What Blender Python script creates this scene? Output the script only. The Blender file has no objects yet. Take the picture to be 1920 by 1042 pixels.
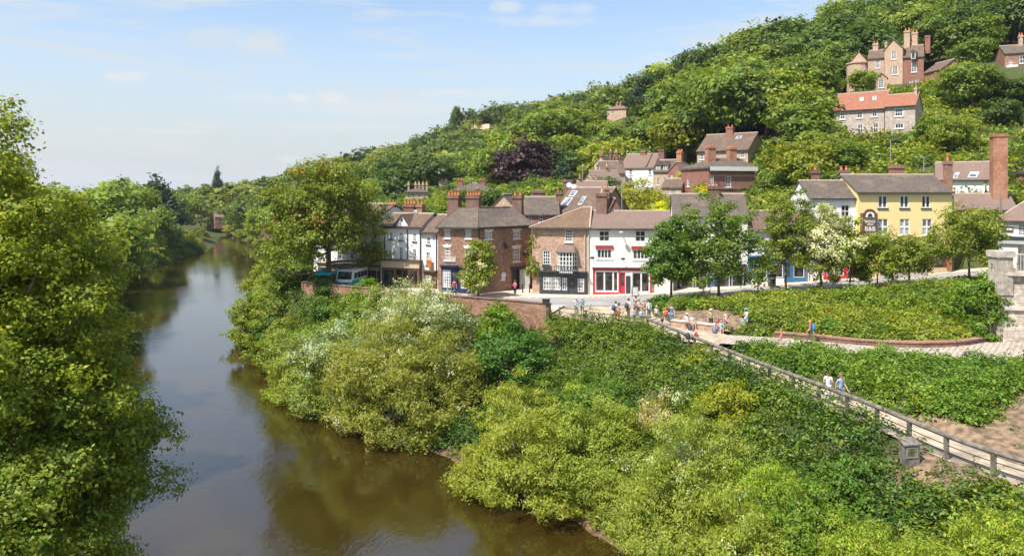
import bpy, bmesh, math, random
import numpy as np
from mathutils import Vector, Matrix

SC = bpy.context.scene
COL = SC.collection
F_PX, CX, HY, ZC = 1400.0, 960.0, 360.0, 19.0      # surveyed camera: focal length, optical axis, horizon, height over the water
R_ = math.radians


def wx(px, Y):
    return (px - CX) / F_PX * Y


def wz(py, Y):
    return ZC - (py - HY) / F_PX * Y


# ------------------------------------------------------------------ objects
def tag(o, label=None, cat=None, group=None, kind=None):
    if label: o['label'] = label
    if cat: o['category'] = cat
    if group: o['group'] = group
    if kind: o['kind'] = kind
    return o


def empty(name, loc, rz=0.0):
    o = bpy.data.objects.new(name, None)
    COL.objects.link(o)
    o.location = loc
    o.rotation_euler = (0, 0, rz)
    o.empty_display_size = 0.3
    return o


def link(name, me, parent=None, loc=None):
    o = bpy.data.objects.new(name, me)
    COL.objects.link(o)
    if parent is not None: o.parent = parent
    if loc is not None: o.location = loc
    return o


def auto_uv(me):
    uv = me.uv_layers.new(name='UVMap')
    co = [v.co for v in me.vertices]
    for p in me.polygons:
        n = p.normal
        if abs(n.z) < 0.97:
            t = Vector((-n.y, n.x, 0)).normalized()
            b = n.cross(t)
        else:
            t, b = Vector((1, 0, 0)), Vector((0, 1, 0))
        for li in p.loop_indices:
            c = co[me.loops[li].vertex_index]
            uv.data[li].uv = (c.dot(t), c.dot(b))


class MB:
    """collects shapes, then links them as one mesh object"""

    def __init__(s):
        s.v, s.f, s.m = [], [], []
        s.mi = 0

    def face(s, pts):
        b = len(s.v)
        s.v.extend(tuple(p) for p in pts)
        s.f.append(tuple(range(b, b + len(pts))))
        s.m.append(s.mi)

    def hexa(s, p):
        """eight corners: bottom four counter-clockwise, then top four"""
        b = len(s.v)
        s.v.extend(tuple(q) for q in p)
        for q in ((3, 2, 1, 0), (4, 5, 6, 7), (0, 1, 5, 4), (1, 2, 6, 5), (2, 3, 7, 6), (3, 0, 4, 7)):
            s.f.append(tuple(b + i for i in q))
            s.m.append(s.mi)

    def box(s, x0, x1, y0, y1, z0, z1):
        s.hexa([(x0, y0, z0), (x1, y0, z0), (x1, y1, z0), (x0, y1, z0), (x0, y0, z1), (x1, y0, z1), (x1, y1, z1), (x0, y1, z1)])

    def solid(s, pts, faces):
        b = len(s.v)
        s.v.extend(tuple(q) for q in pts)
        for q in faces:
            s.f.append(tuple(b + i for i in q))
            s.m.append(s.mi)

    def tube(s, pts, rads, n=7, cap=True):
        pts = [Vector(p) for p in pts]
        if not hasattr(rads, '__len__'): rads = [rads] * len(pts)
        b = len(s.v)
        for i, p in enumerate(pts):
            d = (pts[min(i + 1, len(pts) - 1)] - pts[max(i - 1, 0)])
            d = d.normalized() if d.length > 1e-9 else Vector((0, 0, 1))
            a = Vector((1, 0, 0)) if abs(d.x) < 0.8 else Vector((0, 1, 0))
            t = d.cross(a).normalized()
            w = d.cross(t)
            for k in range(n):
                an = 2 * math.pi * k / n
                s.v.append(tuple(p + (t * math.cos(an) + w * math.sin(an)) * rads[i]))
        for i in range(len(pts) - 1):
            for k in range(n):
                k2 = (k + 1) % n
                s.f.append((b + i * n + k, b + i * n + k2, b + (i + 1) * n + k2, b + (i + 1) * n + k))
                s.m.append(s.mi)
        if cap:
            s.f.append(tuple(b + k for k in range(n))[::-1]); s.m.append(s.mi)
            e = b + (len(pts) - 1) * n
            s.f.append(tuple(e + k for k in range(n))); s.m.append(s.mi)

    def lathe(s, prof, c=(0, 0, 0), n=12):
        """profile of (radius, z)"""
        s.tube([(c[0], c[1], c[2] + z) for r, z in prof], [max(r, 1e-4) for r, z in prof], n)

    def ball(s, c, r, n=8, m=6):
        if not hasattr(r, '__len__'): r = (r, r, r)
        b = len(s.v)
        for i in range(m + 1):
            th = math.pi * i / m
            for k in range(n):
                ph = 2 * math.pi * k / n
                s.v.append((c[0] + r[0] * math.sin(th) * math.cos(ph), c[1] + r[1] * math.sin(th) * math.sin(ph), c[2] + r[2] * math.cos(th)))
        for i in range(m):
            for k in range(n):
                k2 = (k + 1) % n
                s.f.append((b + i * n + k, b + (i + 1) * n + k, b + (i + 1) * n + k2, b + i * n + k2)); s.m.append(s.mi)

    def mesh(s, name, mats, smooth=False, uv=True):
        me = bpy.data.meshes.new(name)
        me.from_pydata(s.v, [], s.f)
        if not hasattr(mats, '__len__'): mats = [mats]
        for m in mats: me.materials.append(m)
        me.polygons.foreach_set('material_index', s.m)
        me.update()
        bm = bmesh.new(); bm.from_mesh(me)
        bmesh.ops.remove_doubles(bm, verts=bm.verts, dist=1e-5)
        bmesh.ops.recalc_face_normals(bm, faces=bm.faces)
        bm.to_mesh(me); bm.free()
        if smooth: me.polygons.foreach_set('use_smooth', [True] * len(me.polygons))
        if uv: auto_uv(me)
        return me

    def build(s, name, mats, parent=None, loc=None, smooth=False, uv=True):
        return link(name, s.mesh(name, mats, smooth, uv), parent, loc)


def np_mesh(name, V, Fq, mats, mi=None, smooth=False):
    me = bpy.data.meshes.new(name)
    n, k = Fq.shape
    me.vertices.add(len(V)); me.vertices.foreach_set('co', np.ascontiguousarray(V, np.float32).ravel())
    me.loops.add(n * k); me.loops.foreach_set('vertex_index', np.ascontiguousarray(Fq, np.int32).ravel())
    me.polygons.add(n); me.polygons.foreach_set('loop_start', np.arange(0, n * k, k, dtype=np.int32))
    for m in mats: me.materials.append(m)
    if mi is not None: me.polygons.foreach_set('material_index', np.ascontiguousarray(mi, np.int32))
    if smooth: me.polygons.foreach_set('use_smooth', np.ones(n, bool))
    me.update(calc_edges=True)
    return me


# ------------------------------------------------------------------ noise
def _hash(ix, iy, seed):
    h = (ix.astype(np.int64) * 374761393 + iy.astype(np.int64) * 668265263 + seed * 974711) & 0x7fffffff
    h = ((h ^ (h >> 13)) * 1274126177) & 0x7fffffff
    return ((h ^ (h >> 16)) & 0xffff) / 65535.0


def vnoise(x, y, seed=0):
    ix, iy = np.floor(x), np.floor(y)
    fx, fy = x - ix, y - iy
    fx, fy = fx * fx * (3 - 2 * fx), fy * fy * (3 - 2 * fy)
    a, b = _hash(ix, iy, seed), _hash(ix + 1, iy, seed)
    c, d = _hash(ix, iy + 1, seed), _hash(ix + 1, iy + 1, seed)
    return (a * (1 - fx) + b * fx) * (1 - fy) + (c * (1 - fx) + d * fx) * fy


def fbm(x, y, seed=0, o=4):
    s, a, t = 0.0, 0.5, 0.0
    for i in range(o):
        s = s + a * vnoise(x * 2 ** i, y * 2 ** i, seed + i); t += a; a *= 0.5
    return s / t


# ------------------------------------------------------------------ materials
def new_mat(name):
    m = bpy.data.materials.new(name)
    m.use_nodes = True
    nt = m.node_tree
    return m, nt, nt.nodes['Principled BSDF']


def N(nt, typ, **kw):
    n = nt.nodes.new(typ)
    for k, v in kw.items():
        if k in n.inputs: n.inputs[k].default_value = v
        else: setattr(n, k, v)
    return n


def mixc(nt, fac, a, b, blend='MIX'):
    n = nt.nodes.new('ShaderNodeMix'); n.data_type = 'RGBA'; n.blend_type = blend
    for i, v in ((0, fac), (6, a), (7, b)):
        if hasattr(v, 'is_linked') or hasattr(v, 'links'): nt.links.new(v, n.inputs[i])
        elif i == 0: n.inputs[0].default_value = v
        else: n.inputs[i].default_value = (*v, 1)
    return n.outputs[2]


def ramp(nt, val, lo, hi, a=0.0, b=1.0):
    n = nt.nodes.new('ShaderNodeMapRange'); n.interpolation_type = 'SMOOTHSTEP'
    nt.links.new(val, n.inputs[0])
    for i, v in ((1, lo), (2, hi), (3, a), (4, b)): n.inputs[i].default_value = v
    return n.outputs[0]


def plain(name, col, rough=0.7, var=0.15, scale=6.0, metal=0.0, spec=0.4):
    m, nt, p = new_mat(name)
    tc = N(nt, 'ShaderNodeTexCoord')
    nz = N(nt, 'ShaderNodeTexNoise', Scale=scale, Detail=4.0)
    nt.links.new(tc.outputs['Object'], nz.inputs['Vector'])
    c = mixc(nt, ramp(nt, nz.outputs[0], 0.3, 0.7), [v * (1 - var) for v in col], [min(1, v * (1 + var)) for v in col])
    nt.links.new(c, p.inputs['Base Color'])
    p.inputs['Roughness'].default_value = rough
    p.inputs['Metallic'].default_value = metal
    p.inputs['Specular IOR Level'].default_value = spec
    return m


def brickmat(name, c1, c2, mortar, bw=0.3, rh=0.1, stain=0.35, ms=0.012, patch=None):
    m, nt, p = new_mat(name)
    tc = N(nt, 'ShaderNodeTexCoord')
    bt = N(nt, 'ShaderNodeTexBrick')
    for k, v in (('Scale', 1.0), ('Mortar Size', ms), ('Mortar Smooth', 0.3), ('Bias', 0.0), ('Brick Width', bw), ('Row Height', rh)):
        bt.inputs[k].default_value = v
    bt.inputs['Color1'].default_value = (*c1, 1); bt.inputs['Color2'].default_value = (*c2, 1); bt.inputs['Mortar'].default_value = (*mortar, 1)
    nt.links.new(tc.outputs['UV'], bt.inputs['Vector'])
    n1 = N(nt, 'ShaderNodeTexNoise', Scale=0.55, Detail=5.0, Roughness=0.65)
    n2 = N(nt, 'ShaderNodeTexNoise', Scale=3.2, Detail=3.0, Roughness=0.7)
    nt.links.new(tc.outputs['Object'], n1.inputs['Vector']); nt.links.new(tc.outputs['Object'], n2.inputs['Vector'])
    c = mixc(nt, ramp(nt, n1.outputs[0], 0.35, 0.68, 0, stain), bt.outputs['Color'], [v * 0.45 for v in c1])
    c = mixc(nt, ramp(nt, n2.outputs[0], 0.45, 0.75, 0, 0.55), c, patch or [min(1, v * 1.7) for v in c2])
    nt.links.new(c, p.inputs['Base Color'])
    p.inputs['Roughness'].default_value = 0.88
    p.inputs['Specular IOR Level'].default_value = 0.25
    bp = N(nt, 'ShaderNodeBump', Strength=0.5, Distance=0.03)
    nt.links.new(bt.outputs['Fac'], bp.inputs['Height']); bp.invert = True
    nt.links.new(bp.outputs[0], p.inputs['Normal'])
    return m


def roofmat(name, c1, c2, lichen, lich=0.5):
    m, nt, p = new_mat(name)
    tc = N(nt, 'ShaderNodeTexCoord')
    bt = N(nt, 'ShaderNodeTexBrick')
    for k, v in (('Scale', 1.0), ('Mortar Size', 0.016), ('Mortar Smooth', 0.6), ('Bias', 0.1), ('Brick Width', 0.22), ('Row Height', 0.17)):
        bt.inputs[k].default_value = v
    bt.inputs['Color1'].default_value = (*c1, 1); bt.inputs['Color2'].default_value = (*c2, 1); bt.inputs['Mortar'].default_value = (*[v * 0.35 for v in c1], 1)
    nt.links.new(tc.outputs['UV'], bt.inputs['Vector'])
    n1 = N(nt, 'ShaderNodeTexNoise', Scale=0.7, Detail=6.0, Roughness=0.7)
    n2 = N(nt, 'ShaderNodeTexNoise', Scale=4.5, Detail=3.0, Roughness=0.7)
    n3 = N(nt, 'ShaderNodeTexNoise', Scale=0.35, Detail=4.0, Roughness=0.6)
    for n in (n1, n2, n3): nt.links.new(tc.outputs['Object'], n.inputs['Vector'])
    c = mixc(nt, ramp(nt, n1.outputs[0], 0.48, 0.72, 0, lich), bt.outputs['Color'], lichen)
    c = mixc(nt, ramp(nt, n2.outputs[0], 0.5, 0.72, 0, 0.45), c, [v * 0.5 for v in c1])
    c = mixc(nt, ramp(nt, n3.outputs[0], 0.5, 0.75, 0, 0.4), c, [0.11, 0.105, 0.085])
    nt.links.new(c, p.inputs['Base Color'])
    p.inputs['Roughness'].default_value = 0.9
    p.inputs['Specular IOR Level'].default_value = 0.25
    bp = N(nt, 'ShaderNodeBump', Strength=0.7, Distance=0.05)
    nt.links.new(bt.outputs['Fac'], bp.inputs['Height']); bp.invert = True
    nt.links.new(bp.outputs[0], p.inputs['Normal'])
    return m


def wallpaint(name, col, dirt=0.35):
    m, nt, p = new_mat(name)
    tc = N(nt, 'ShaderNodeTexCoord')
    n1 = N(nt, 'ShaderNodeTexNoise', Scale=0.6, Detail=6.0, Roughness=0.65)
    mp = N(nt, 'ShaderNodeMapping'); mp.inputs['Scale'].default_value = (5, 5, 0.35)
    n2 = N(nt, 'ShaderNodeTexNoise', Scale=1.0, Detail=4.0, Roughness=0.6)
    nt.links.new(tc.outputs['Object'], n1.inputs['Vector']); nt.links.new(tc.outputs['Object'], mp.inputs[0]); nt.links.new(mp.outputs[0], n2.inputs['Vector'])
    c = mixc(nt, ramp(nt, n1.outputs[0], 0.45, 0.8, 0, dirt), col, [v * 0.72 for v in col])
    c = mixc(nt, ramp(nt, n2.outputs[0], 0.52, 0.78, 0, dirt * 1.1), c, [v * k for v, k in zip(col, (0.68, 0.64, 0.56))])
    nt.links.new(c, p.inputs['Base Color'])
    p.inputs['Roughness'].default_value = 0.85
    p.inputs['Specular IOR Level'].default_value = 0.3
    return m


def leafmat(name, col, trans=0.35, var=0.5, rough=0.55, spec=0.35, hue=0.035):
    """leaf colour times the object's own tint; each leaf differs a little"""
    m, nt, p = new_mat(name)
    oi = N(nt, 'ShaderNodeObjectInfo')
    ge = N(nt, 'ShaderNodeNewGeometry')
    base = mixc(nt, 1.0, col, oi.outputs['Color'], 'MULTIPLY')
    hs = N(nt, 'ShaderNodeHueSaturation')
    nt.links.new(base, hs.inputs['Color'])
    mr = N(nt, 'ShaderNodeMapRange'); nt.links.new(ge.outputs['Random Per Island'], mr.inputs[0])
    mr.inputs[3].default_value = 1 - var; mr.inputs[4].default_value = 1 + var
    nt.links.new(mr.outputs[0], hs.inputs['Value'])
    wn = N(nt, 'ShaderNodeTexWhiteNoise'); wn.noise_dimensions = '1D'
    nt.links.new(ge.outputs['Random Per Island'], wn.inputs['W'])
    mh = N(nt, 'ShaderNodeMapRange'); nt.links.new(wn.outputs[0], mh.inputs[0])
    mh.inputs[3].default_value = 0.5 - hue; mh.inputs[4].default_value = 0.5 + hue
    nt.links.new(mh.outputs[0], hs.inputs['Hue'])
    nt.links.new(hs.outputs[0], p.inputs['Base Color'])
    p.inputs['Roughness'].default_value = rough
    p.inputs['Specular IOR Level'].default_value = spec
    tr = N(nt, 'ShaderNodeBsdfTranslucent')
    tcol = mixc(nt, 1.0, hs.outputs[0], (1.5, 1.45, 0.8), 'MULTIPLY')
    nt.links.new(tcol, tr.inputs['Color'])
    mx = N(nt, 'ShaderNodeMixShader'); mx.inputs[0].default_value = trans
    nt.links.new(p.outputs[0], mx.inputs[1]); nt.links.new(tr.outputs[0], mx.inputs[2])
    nt.links.new(mx.outputs[0], nt.nodes['Material Output'].inputs['Surface'])
    return m


M = {}
M['brick'] = brickmat('brick', (0.19, 0.078, 0.045), (0.39, 0.20, 0.122), (0.42, 0.36, 0.30))
M['brick_pink'] = brickmat('brick_pink', (0.37, 0.20, 0.125), (0.54, 0.35, 0.24), (0.52, 0.45, 0.36))
M['brick_red'] = brickmat('brick_red', (0.25, 0.10, 0.07), (0.33, 0.14, 0.10), (0.38, 0.28, 0.22), stain=0.3)
M['brick_dark'] = brickmat('brick_dark', (0.16, 0.085, 0.065), (0.24, 0.12, 0.09), (0.3, 0.24, 0.2), stain=0.5)
M['brick_orange'] = brickmat('brick_orange', (0.36, 0.14, 0.075), (0.45, 0.21, 0.12), (0.42, 0.32, 0.24), stain=0.5)
M['brick_tan'] = brickmat('brick_tan', (0.48, 0.31, 0.21), (0.55, 0.38, 0.27), (0.5, 0.42, 0.34), stain=0.25)
M['rubble_stone'] = brickmat('rubble_stone', (0.36, 0.27, 0.22), (0.52, 0.44, 0.38), (0.45, 0.38, 0.33), bw=0.55, rh=0.26, ms=0.03, stain=0.3)
M['ashlar'] = brickmat('ashlar', (0.40, 0.34, 0.28), (0.47, 0.41, 0.34), (0.25, 0.21, 0.17), bw=1.1, rh=0.5, ms=0.02, stain=0.55)
M['white'] = wallpaint('white_render', (0.80, 0.79, 0.77), 0.42)
M['cream'] = wallpaint('cream_render', (0.80, 0.76, 0.67), 0.42)
M['yellow'] = wallpaint('yellow_render', (0.85, 0.66, 0.30), 0.34)
M['roof'] = roofmat('roof_brown', (0.135, 0.09, 0.068), (0.205, 0.14, 0.105), (0.29, 0.205, 0.125), .65)
M['roof_grey'] = roofmat('roof_grey', (0.115, 0.09, 0.075), (0.175, 0.14, 0.115), (0.27, 0.20, 0.125), .7)
M['roof_lichen'] = roofmat('roof_lichen', (0.165, 0.11, 0.078), (0.23, 0.15, 0.10), (0.34, 0.20, 0.085), 0.7)
M['roof_red'] = roofmat('roof_red', (0.33, 0.125, 0.078), (0.40, 0.17, 0.105), (0.42, 0.26, 0.16), 0.4)
M['roof_pink'] = roofmat('roof_pink', (0.23, 0.155, 0.125), (0.27, 0.185, 0.15), (0.3, 0.23, 0.16), 0.5)
M['ridge'] = plain('ridge_clay', (0.42, 0.33, 0.26), 0.85)
M['pot'] = plain('clay_pot', (0.50, 0.17, 0.075), 0.75)
M['pot_buff'] = plain('buff_pot', (0.55, 0.38, 0.22), 0.8)
M['frame'] = plain('white_gloss', (0.80, 0.79, 0.76), 0.45, 0.05)
M['black'] = plain('black_paint', (0.045, 0.05, 0.055), 0.4, 0.2)
M['green_black'] = plain('green_black', (0.035, 0.06, 0.05), 0.5, 0.2)
M['navy'] = plain('navy_paint', (0.025, 0.035, 0.10), 0.4, 0.15)
M['red'] = plain('red_paint', (0.50, 0.035, 0.05), 0.42, 0.08)
M['maroon'] = plain('maroon_paint', (0.36, 0.045, 0.055), 0.45, 0.1)
M['brown'] = plain('brown_paint', (0.14, 0.075, 0.045), 0.5, 0.2)
M['tan_paint'] = plain('tan_paint', (0.50, 0.40, 0.27), 0.6, 0.12)
M['orange_wood'] = plain('orange_wood', (0.36, 0.13, 0.04), 0.55, 0.2)
M['blue'] = plain('blue_paint', (0.05, 0.16, 0.28), 0.45, 0.1)
M['teal'] = plain('teal_paint', (0.02, 0.40, 0.45), 0.45, 0.08)
M['grey_paint'] = plain('grey_paint', (0.42, 0.44, 0.42), 0.5, 0.08)
M['sill'] = plain('pale_sill', (0.72, 0.70, 0.66), 0.7, 0.08)
M['stone'] = plain('pale_stone', (0.46, 0.41, 0.35), 0.85, 0.2, 2.0)
M['iron'] = plain('dark_iron', (0.05, 0.05, 0.055), 0.5, 0.2, 8, 0.6)
M['metal'] = plain('grey_metal', (0.42, 0.44, 0.45), 0.45, 0.1, 8, 0.5)
M['oldwood'] = plain('weathered_wood', (0.155, 0.135, 0.11), 0.85, 0.4, 3.0)
M['soil'] = plain('soil', (0.19, 0.13, 0.08), 0.95, 0.5, 2.3)
M['bark'] = plain('bark', (0.14, 0.105, 0.075), 0.9, 0.35, 2.5)
M['bark_pale'] = plain('bark_pale', (0.27, 0.22, 0.17), 0.9, 0.3, 2.5)
M['curtain'] = plain('net_curtain', (0.62, 0.62, 0.60), 0.8, 0.15, 8)
M['shopstuff'] = plain('shop_goods', (0.42, 0.30, 0.22), 0.8, 0.6, 3)


def glassmat(name, col, rough=0.08):
    m, nt, p = new_mat(name)
    tc = N(nt, 'ShaderNodeTexCoord')
    nz = N(nt, 'ShaderNodeTexNoise', Scale=1.1, Detail=3.0)
    nt.links.new(tc.outputs['Object'], nz.inputs['Vector'])
    c = mixc(nt, ramp(nt, nz.outputs[0], 0.4, 0.65), [v * 0.5 for v in col], [v * 2.2 for v in col])
    nt.links.new(c, p.inputs['Base Color'])
    p.inputs['Roughness'].default_value = rough
    p.inputs['Specular IOR Level'].default_value = 0.6
    return m


M['glass'] = glassmat('window_glass', (0.05, 0.052, 0.055))
M['glass_curtain'] = glassmat('window_glass_curtain', (0.22, 0.22, 0.21), 0.15)
M['glass_shop'] = glassmat('shop_glass', (0.042, 0.038, 0.034))
M['rooflight'] = glassmat('rooflight_glass', (0.16, 0.20, 0.25), 0.05)

M['leaf'] = leafmat('leaf_green', (0.185, 0.230, 0.030), 0.36, .42)
M['leaf_willow'] = leafmat('leaf_willow', (0.275, 0.30, 0.055), 0.4, 0.35)
M['leaf_pale'] = leafmat('leaf_pale_underside', (0.46, 0.48, 0.33), 0.25, 0.3)
M['leaf_bramble'] = leafmat('leaf_bramble', (0.16, 0.235, 0.026), 0.4, 0.4)
M['leaf_cream'] = leafmat('leaf_cream', (0.58, 0.56, 0.35), 0.3, 0.3)
M['leaf_rust'] = leafmat('leaf_rust', (0.34, 0.20, 0.04), 0.35, 0.4)
M['leaf_copper'] = leafmat('leaf_copper', (0.055, 0.026, 0.030), 0.2, 0.5)
M['needle'] = leafmat('needle_dark', (0.05, 0.085, 0.03), 0.15, 0.5)
# ================================================================== ground, river, roads
SHORE_L = [(-12, -40), (-12.5, 12), (-15, 24), (-26, 39), (-42, 70), (-62, 110), (-72, 133), (-86, 171), (-94, 205), (-98, 242), (-112, 285), (-129, 332)]
SHORE_R = [(6, -40), (7, 20), (7.2, 30), (6.8, 39.4), (2.5, 45), (-3.8, 53), (-8.3, 57.8), (-15, 63.5), (-22, 70), (-24.6, 79), (-27.6, 88), (-36.3, 104), (-46, 133), (-60, 180), (-72, 222), (-85, 266), (-104, 312), (-117, 338)]
RIVER = np.array(SHORE_L + [(-150, 345), (-230, 360), (-230, 374), (-140, 358)] + SHORE_R[::-1], float)

ROADP = [(-27, 95, -24.6, 97, 7.9), (-22.6, 85.0, -20.6, 88.6, 7.95), (-17, 81.5, -14.8, 85, 8.0), (-9, 76.8, -7.2, 80, 8.0), (-3, 73.4, -2, 77.2, 8.0),
         (3, 71.8, 3, 77, 8.02), (8, 71.5, 8, 77, 8.08), (14, 71.5, 14, 77, 8.3), (22, 71.5, 22, 77.2, 8.8), (33, 71.5, 33, 77.4, 9.6), (46, 72.5, 46, 78.2, 10.4), (62, 75, 62, 81, 11.2)]
RAIL = [(10.9, 60, 8.8), (13.4, 53.6, 8.45), (15.9, 45.4, 8.3), (17.2, 41.6, 8.25), (18.35, 37.8, 8.2), (19.05, 34.8, 8.15), (19.7, 32.5, 8.1), (20.9, 30.3, 8.05), (23.5, 26, 7.95)]
WALL = [(3.4, 66.6), (-0.8, 69.2), (-5.1, 71.4), (-10, 74.4), (-18, 79.4), (-23.2, 82.8)]


def chaikin(p, n=2):
    p = np.array(p, float)
    for _ in range(n):
        q = np.empty((2 * (len(p) - 1), p.shape[1]))
        q[0::2] = 0.75 * p[:-1] + 0.25 * p[1:]
        q[1::2] = 0.25 * p[:-1] + 0.75 * p[1:]
        p = np.vstack([p[:1], q, p[-1:]])
    return p


def seg_dist(x, y, P):
    """distance to an open polyline and the interpolated further columns there"""
    best = np.full(x.shape, 1e18); val = np.zeros(x.shape)
    for i in range(len(P) - 1):
        a, b = P[i], P[i + 1]
        dx, dy = b[0] - a[0], b[1] - a[1]
        t = np.clip(((x - a[0]) * dx + (y - a[1]) * dy) / (dx * dx + dy * dy + 1e-12), 0, 1)
        d = (x - a[0] - t * dx) ** 2 + (y - a[1] - t * dy) ** 2
        k = d < best
        best = np.where(k, d, best)
        if len(a) > 2: val = np.where(k, a[2] + t * (b[2] - a[2]), val)
    return np.sqrt(best), val


def inside(x, y, P):
    r = np.zeros(x.shape, bool)
    n = len(P)
    for i in range(n):
        x0, y0 = P[i][0], P[i][1]; x1, y1 = P[(i + 1) % n][0], P[(i + 1) % n][1]
        if y0 == y1: continue
        c = ((y0 > y) != (y1 > y)) & (x < (x1 - x0) * (y - y0) / (y1 - y0) + x0)
        r ^= c
    return r


RIV = np.vstack([chaikin(RIVER[:-1], 1)])
GP = []
def g(x, y, z): GP.append((x, y, z))
def gp(px, Y, z): GP.append((wx(px, Y), Y, z))

for p in chaikin(SHORE_L, 1)[::2]: g(p[0], p[1], 0.2); g(p[0] - 9, p[1] + 2, 3.2)
for p in chaikin(SHORE_R, 1)[::2]: g(p[0], p[1], 0.2)
for p in RAIL: g(p[0] + 0.4, p[1], p[2] - 1.05)
for x, y in WALL: g(x - 0.6, y - 1.2, 5.6); g(x + 0.8, y + 1.5, 7.85)
for q in ROADP: g((q[0] + q[2]) / 2, (q[1] + q[3]) / 2, q[4])
for x, y, z in [(-20, 95, 8), (-10, 90, 8.3), (0, 88, 8.6), (12, 84, 8.8), (25, 84, 9.6), (41, 86, 11), (-40, 140, 7), (-57, 200, 6), (-80, 290, 5), (-95, 340, 4.5),
                (8, 68, 7.95), (14, 58, 7.8), (24, 52, 7.9), (33, 47, 8.3), (36, 54, 8.2), (40, 66, 10), (25, 62, 8.9), (45, 60, 9), (26, 42, 7.9), (24, 34, 7.3), (30, 38, 8.6), (40, 40, 9.5), (60, 50, 11),
                (12, 22, 4.5), (14, 10, 5), (20, 18, 7.5), (60, 20, 9), (-25, 15, 6), (-40, 10, 9), (-60, 60, 12), (-90, 100, 17), (-120, 160, 15), (-150, 230, 10), (-200, 330, 6), (-300, 200, 30), (-200, 60, 30), (-70, 0, 14)]: g(x, y, z)
for px, Y, z in [(1000, 95, 12), (1100, 100, 12.5), (1250, 135, 18), (1180, 120, 14.5), (1340, 122, 18.3), (1360, 140, 24.5), (1610, 120, 27.6), (1700, 117, 28.5), (1690, 152, 41), (1600, 155, 40), (1650, 100, 21.5), (1550, 100, 18.5), (1500, 120, 20),
                 (1850, 100, 22), (1850, 120, 31), (1900, 150, 44), (1900, 230, 67), (1760, 230, 66), (1640, 230, 63), (1560, 230, 60), (1480, 230, 57), (1380, 230, 51), (1280, 230, 46), (1200, 250, 42), (1155, 230, 41), (1080, 300, 46), (1000, 350, 49.5), (860, 400, 46), (900, 400, 53), (945, 400, 54.5), (985, 395, 55), (1040, 380, 55.5),
                 (790, 420, 39), (720, 430, 33), (640, 470, 26), (560, 520, 14), (450, 600, 9), (300, 600, 9), (900, 250, 20), (760, 200, 12), (680, 150, 8.5), (1000, 230, 26), (1100, 180, 19), (1200, 170, 21.5), (985, 180, 16.5), (790, 150, 15.5), (880, 150, 16),
                 (900, 120, 11), (1450, 170, 33), (1400, 200, 41), (1300, 180, 31), (1500, 200, 46), (1900, 80, 13), (700, 300, 18), (620, 330, 12), (540, 360, 7), (800, 320, 26), (900, 330, 34)]: gp(px, Y, z)
for x, y, z in [(220, 330, 68), (120, 330, 60), (50, 420, 54), (0, 560, 48), (-100, 700, 26), (-300, 900, 8), (-100, 1200, 20), (300, 800, 60), (600, 300, 80), (400, 60, 55), (400, -200, 40), (150, 60, 24), (-600, 500, 12), (-900, 1500, 6), (900, 1500, 40), (0, 3000, 10), (-3000, 3000, 6), (3000, 3000, 30), (3000, 0, 50), (-3000, 0, 30), (0, -600, 10)]: g(x, y, z)
GP = np.array(GP)
_S = 100.0


def _tps(r2): return np.where(r2 > 1e-12, 0.5 * r2 * np.log(r2 + 1e-20), 0.0)


def _fit():
    X = GP[:, :2] / _S
    n = len(X)
    K = _tps(((X[:, None] - X[None]) ** 2).sum(-1)) + np.eye(n) * 2e-4
    Pm = np.hstack([np.ones((n, 1)), X])
    A = np.zeros((n + 3, n + 3)); A[:n, :n] = K; A[:n, n:] = Pm; A[n:, :n] = Pm.T
    return np.linalg.solve(A, np.concatenate([GP[:, 2], np.zeros(3)])), X


_W, _X = _fit()
FLAT = []
_rc = np.array([((a + c) / 2, (b + d) / 2, z) for a, b, c, d, z in ROADP])
FLAT.append((_rc, 4.6, 2.0, -0.10))
FLAT.append((np.array([(9, 68.5, 8.0), (9.5, 65, 7.95), (13.5, 58, 7.8), (16.5, 57.5, 7.8)]), 2.8, 1.6, -0.08))
FLAT.append((np.array([(x + 1.1, y + 0.4, z - 1.05) for x, y, z in RAIL]), 1.3, 0.8, -0.08))
FLAT.append((np.array([(16, 57.5, 7.85), (21, 54.6, 7.85), (25.6, 51.5, 7.9), (31, 49.5, 8.1), (36, 49, 8.3), (43, 46, 8.6)]), 2.7, .8, -0.12))
FLAT.append((np.array([(34, 50, 8.2), (42, 47, 8.6)]), 4.5, 1.0, -0.08))


def hz(x, y):
    x, y = np.atleast_1d(np.asarray(x, float)), np.atleast_1d(np.asarray(y, float))
    out = np.empty(x.shape)
    for s in range(0, x.size, 4000):
        xx, yy = x.ravel()[s:s + 4000], y.ravel()[s:s + 4000]
        q = np.stack([xx, yy], -1) / _S
        K = _tps(((q[:, None] - _X[None]) ** 2).sum(-1))
        z = K @ _W[:len(_X)] + _W[len(_X)] + q @ _W[-2:]
        z = np.clip(z, 0.4, 82)
        d, _ = seg_dist(xx, yy, np.vstack([RIV, RIV[:1]]))
        ins = inside(xx, yy, RIV)
        k = np.clip(d / 5.0, 0, 1); k = k * (2 - k)
        rough = (fbm(xx * 0.22, yy * 0.22, 5) - 0.5) * 0.7 * np.clip(d / 6, 0, 1)
        z = np.where(ins, -np.minimum(2.2, 0.1 + 0.45 * d), 0.12 + (z + rough - 0.12) * k)
        for P, hw, fo, off in FLAT:
            dd, zz = seg_dist(xx, yy, P)
            w = np.clip(1 - (dd - hw) / fo, 0, 1); w = w * w * (3 - 2 * w)
            z = np.where(ins, z, z * (1 - w) + (zz + off) * w)
        out.ravel()[s:s + 4000] = z
    return out


def hz1(x, y): return float(hz([x], [y])[0])


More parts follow.
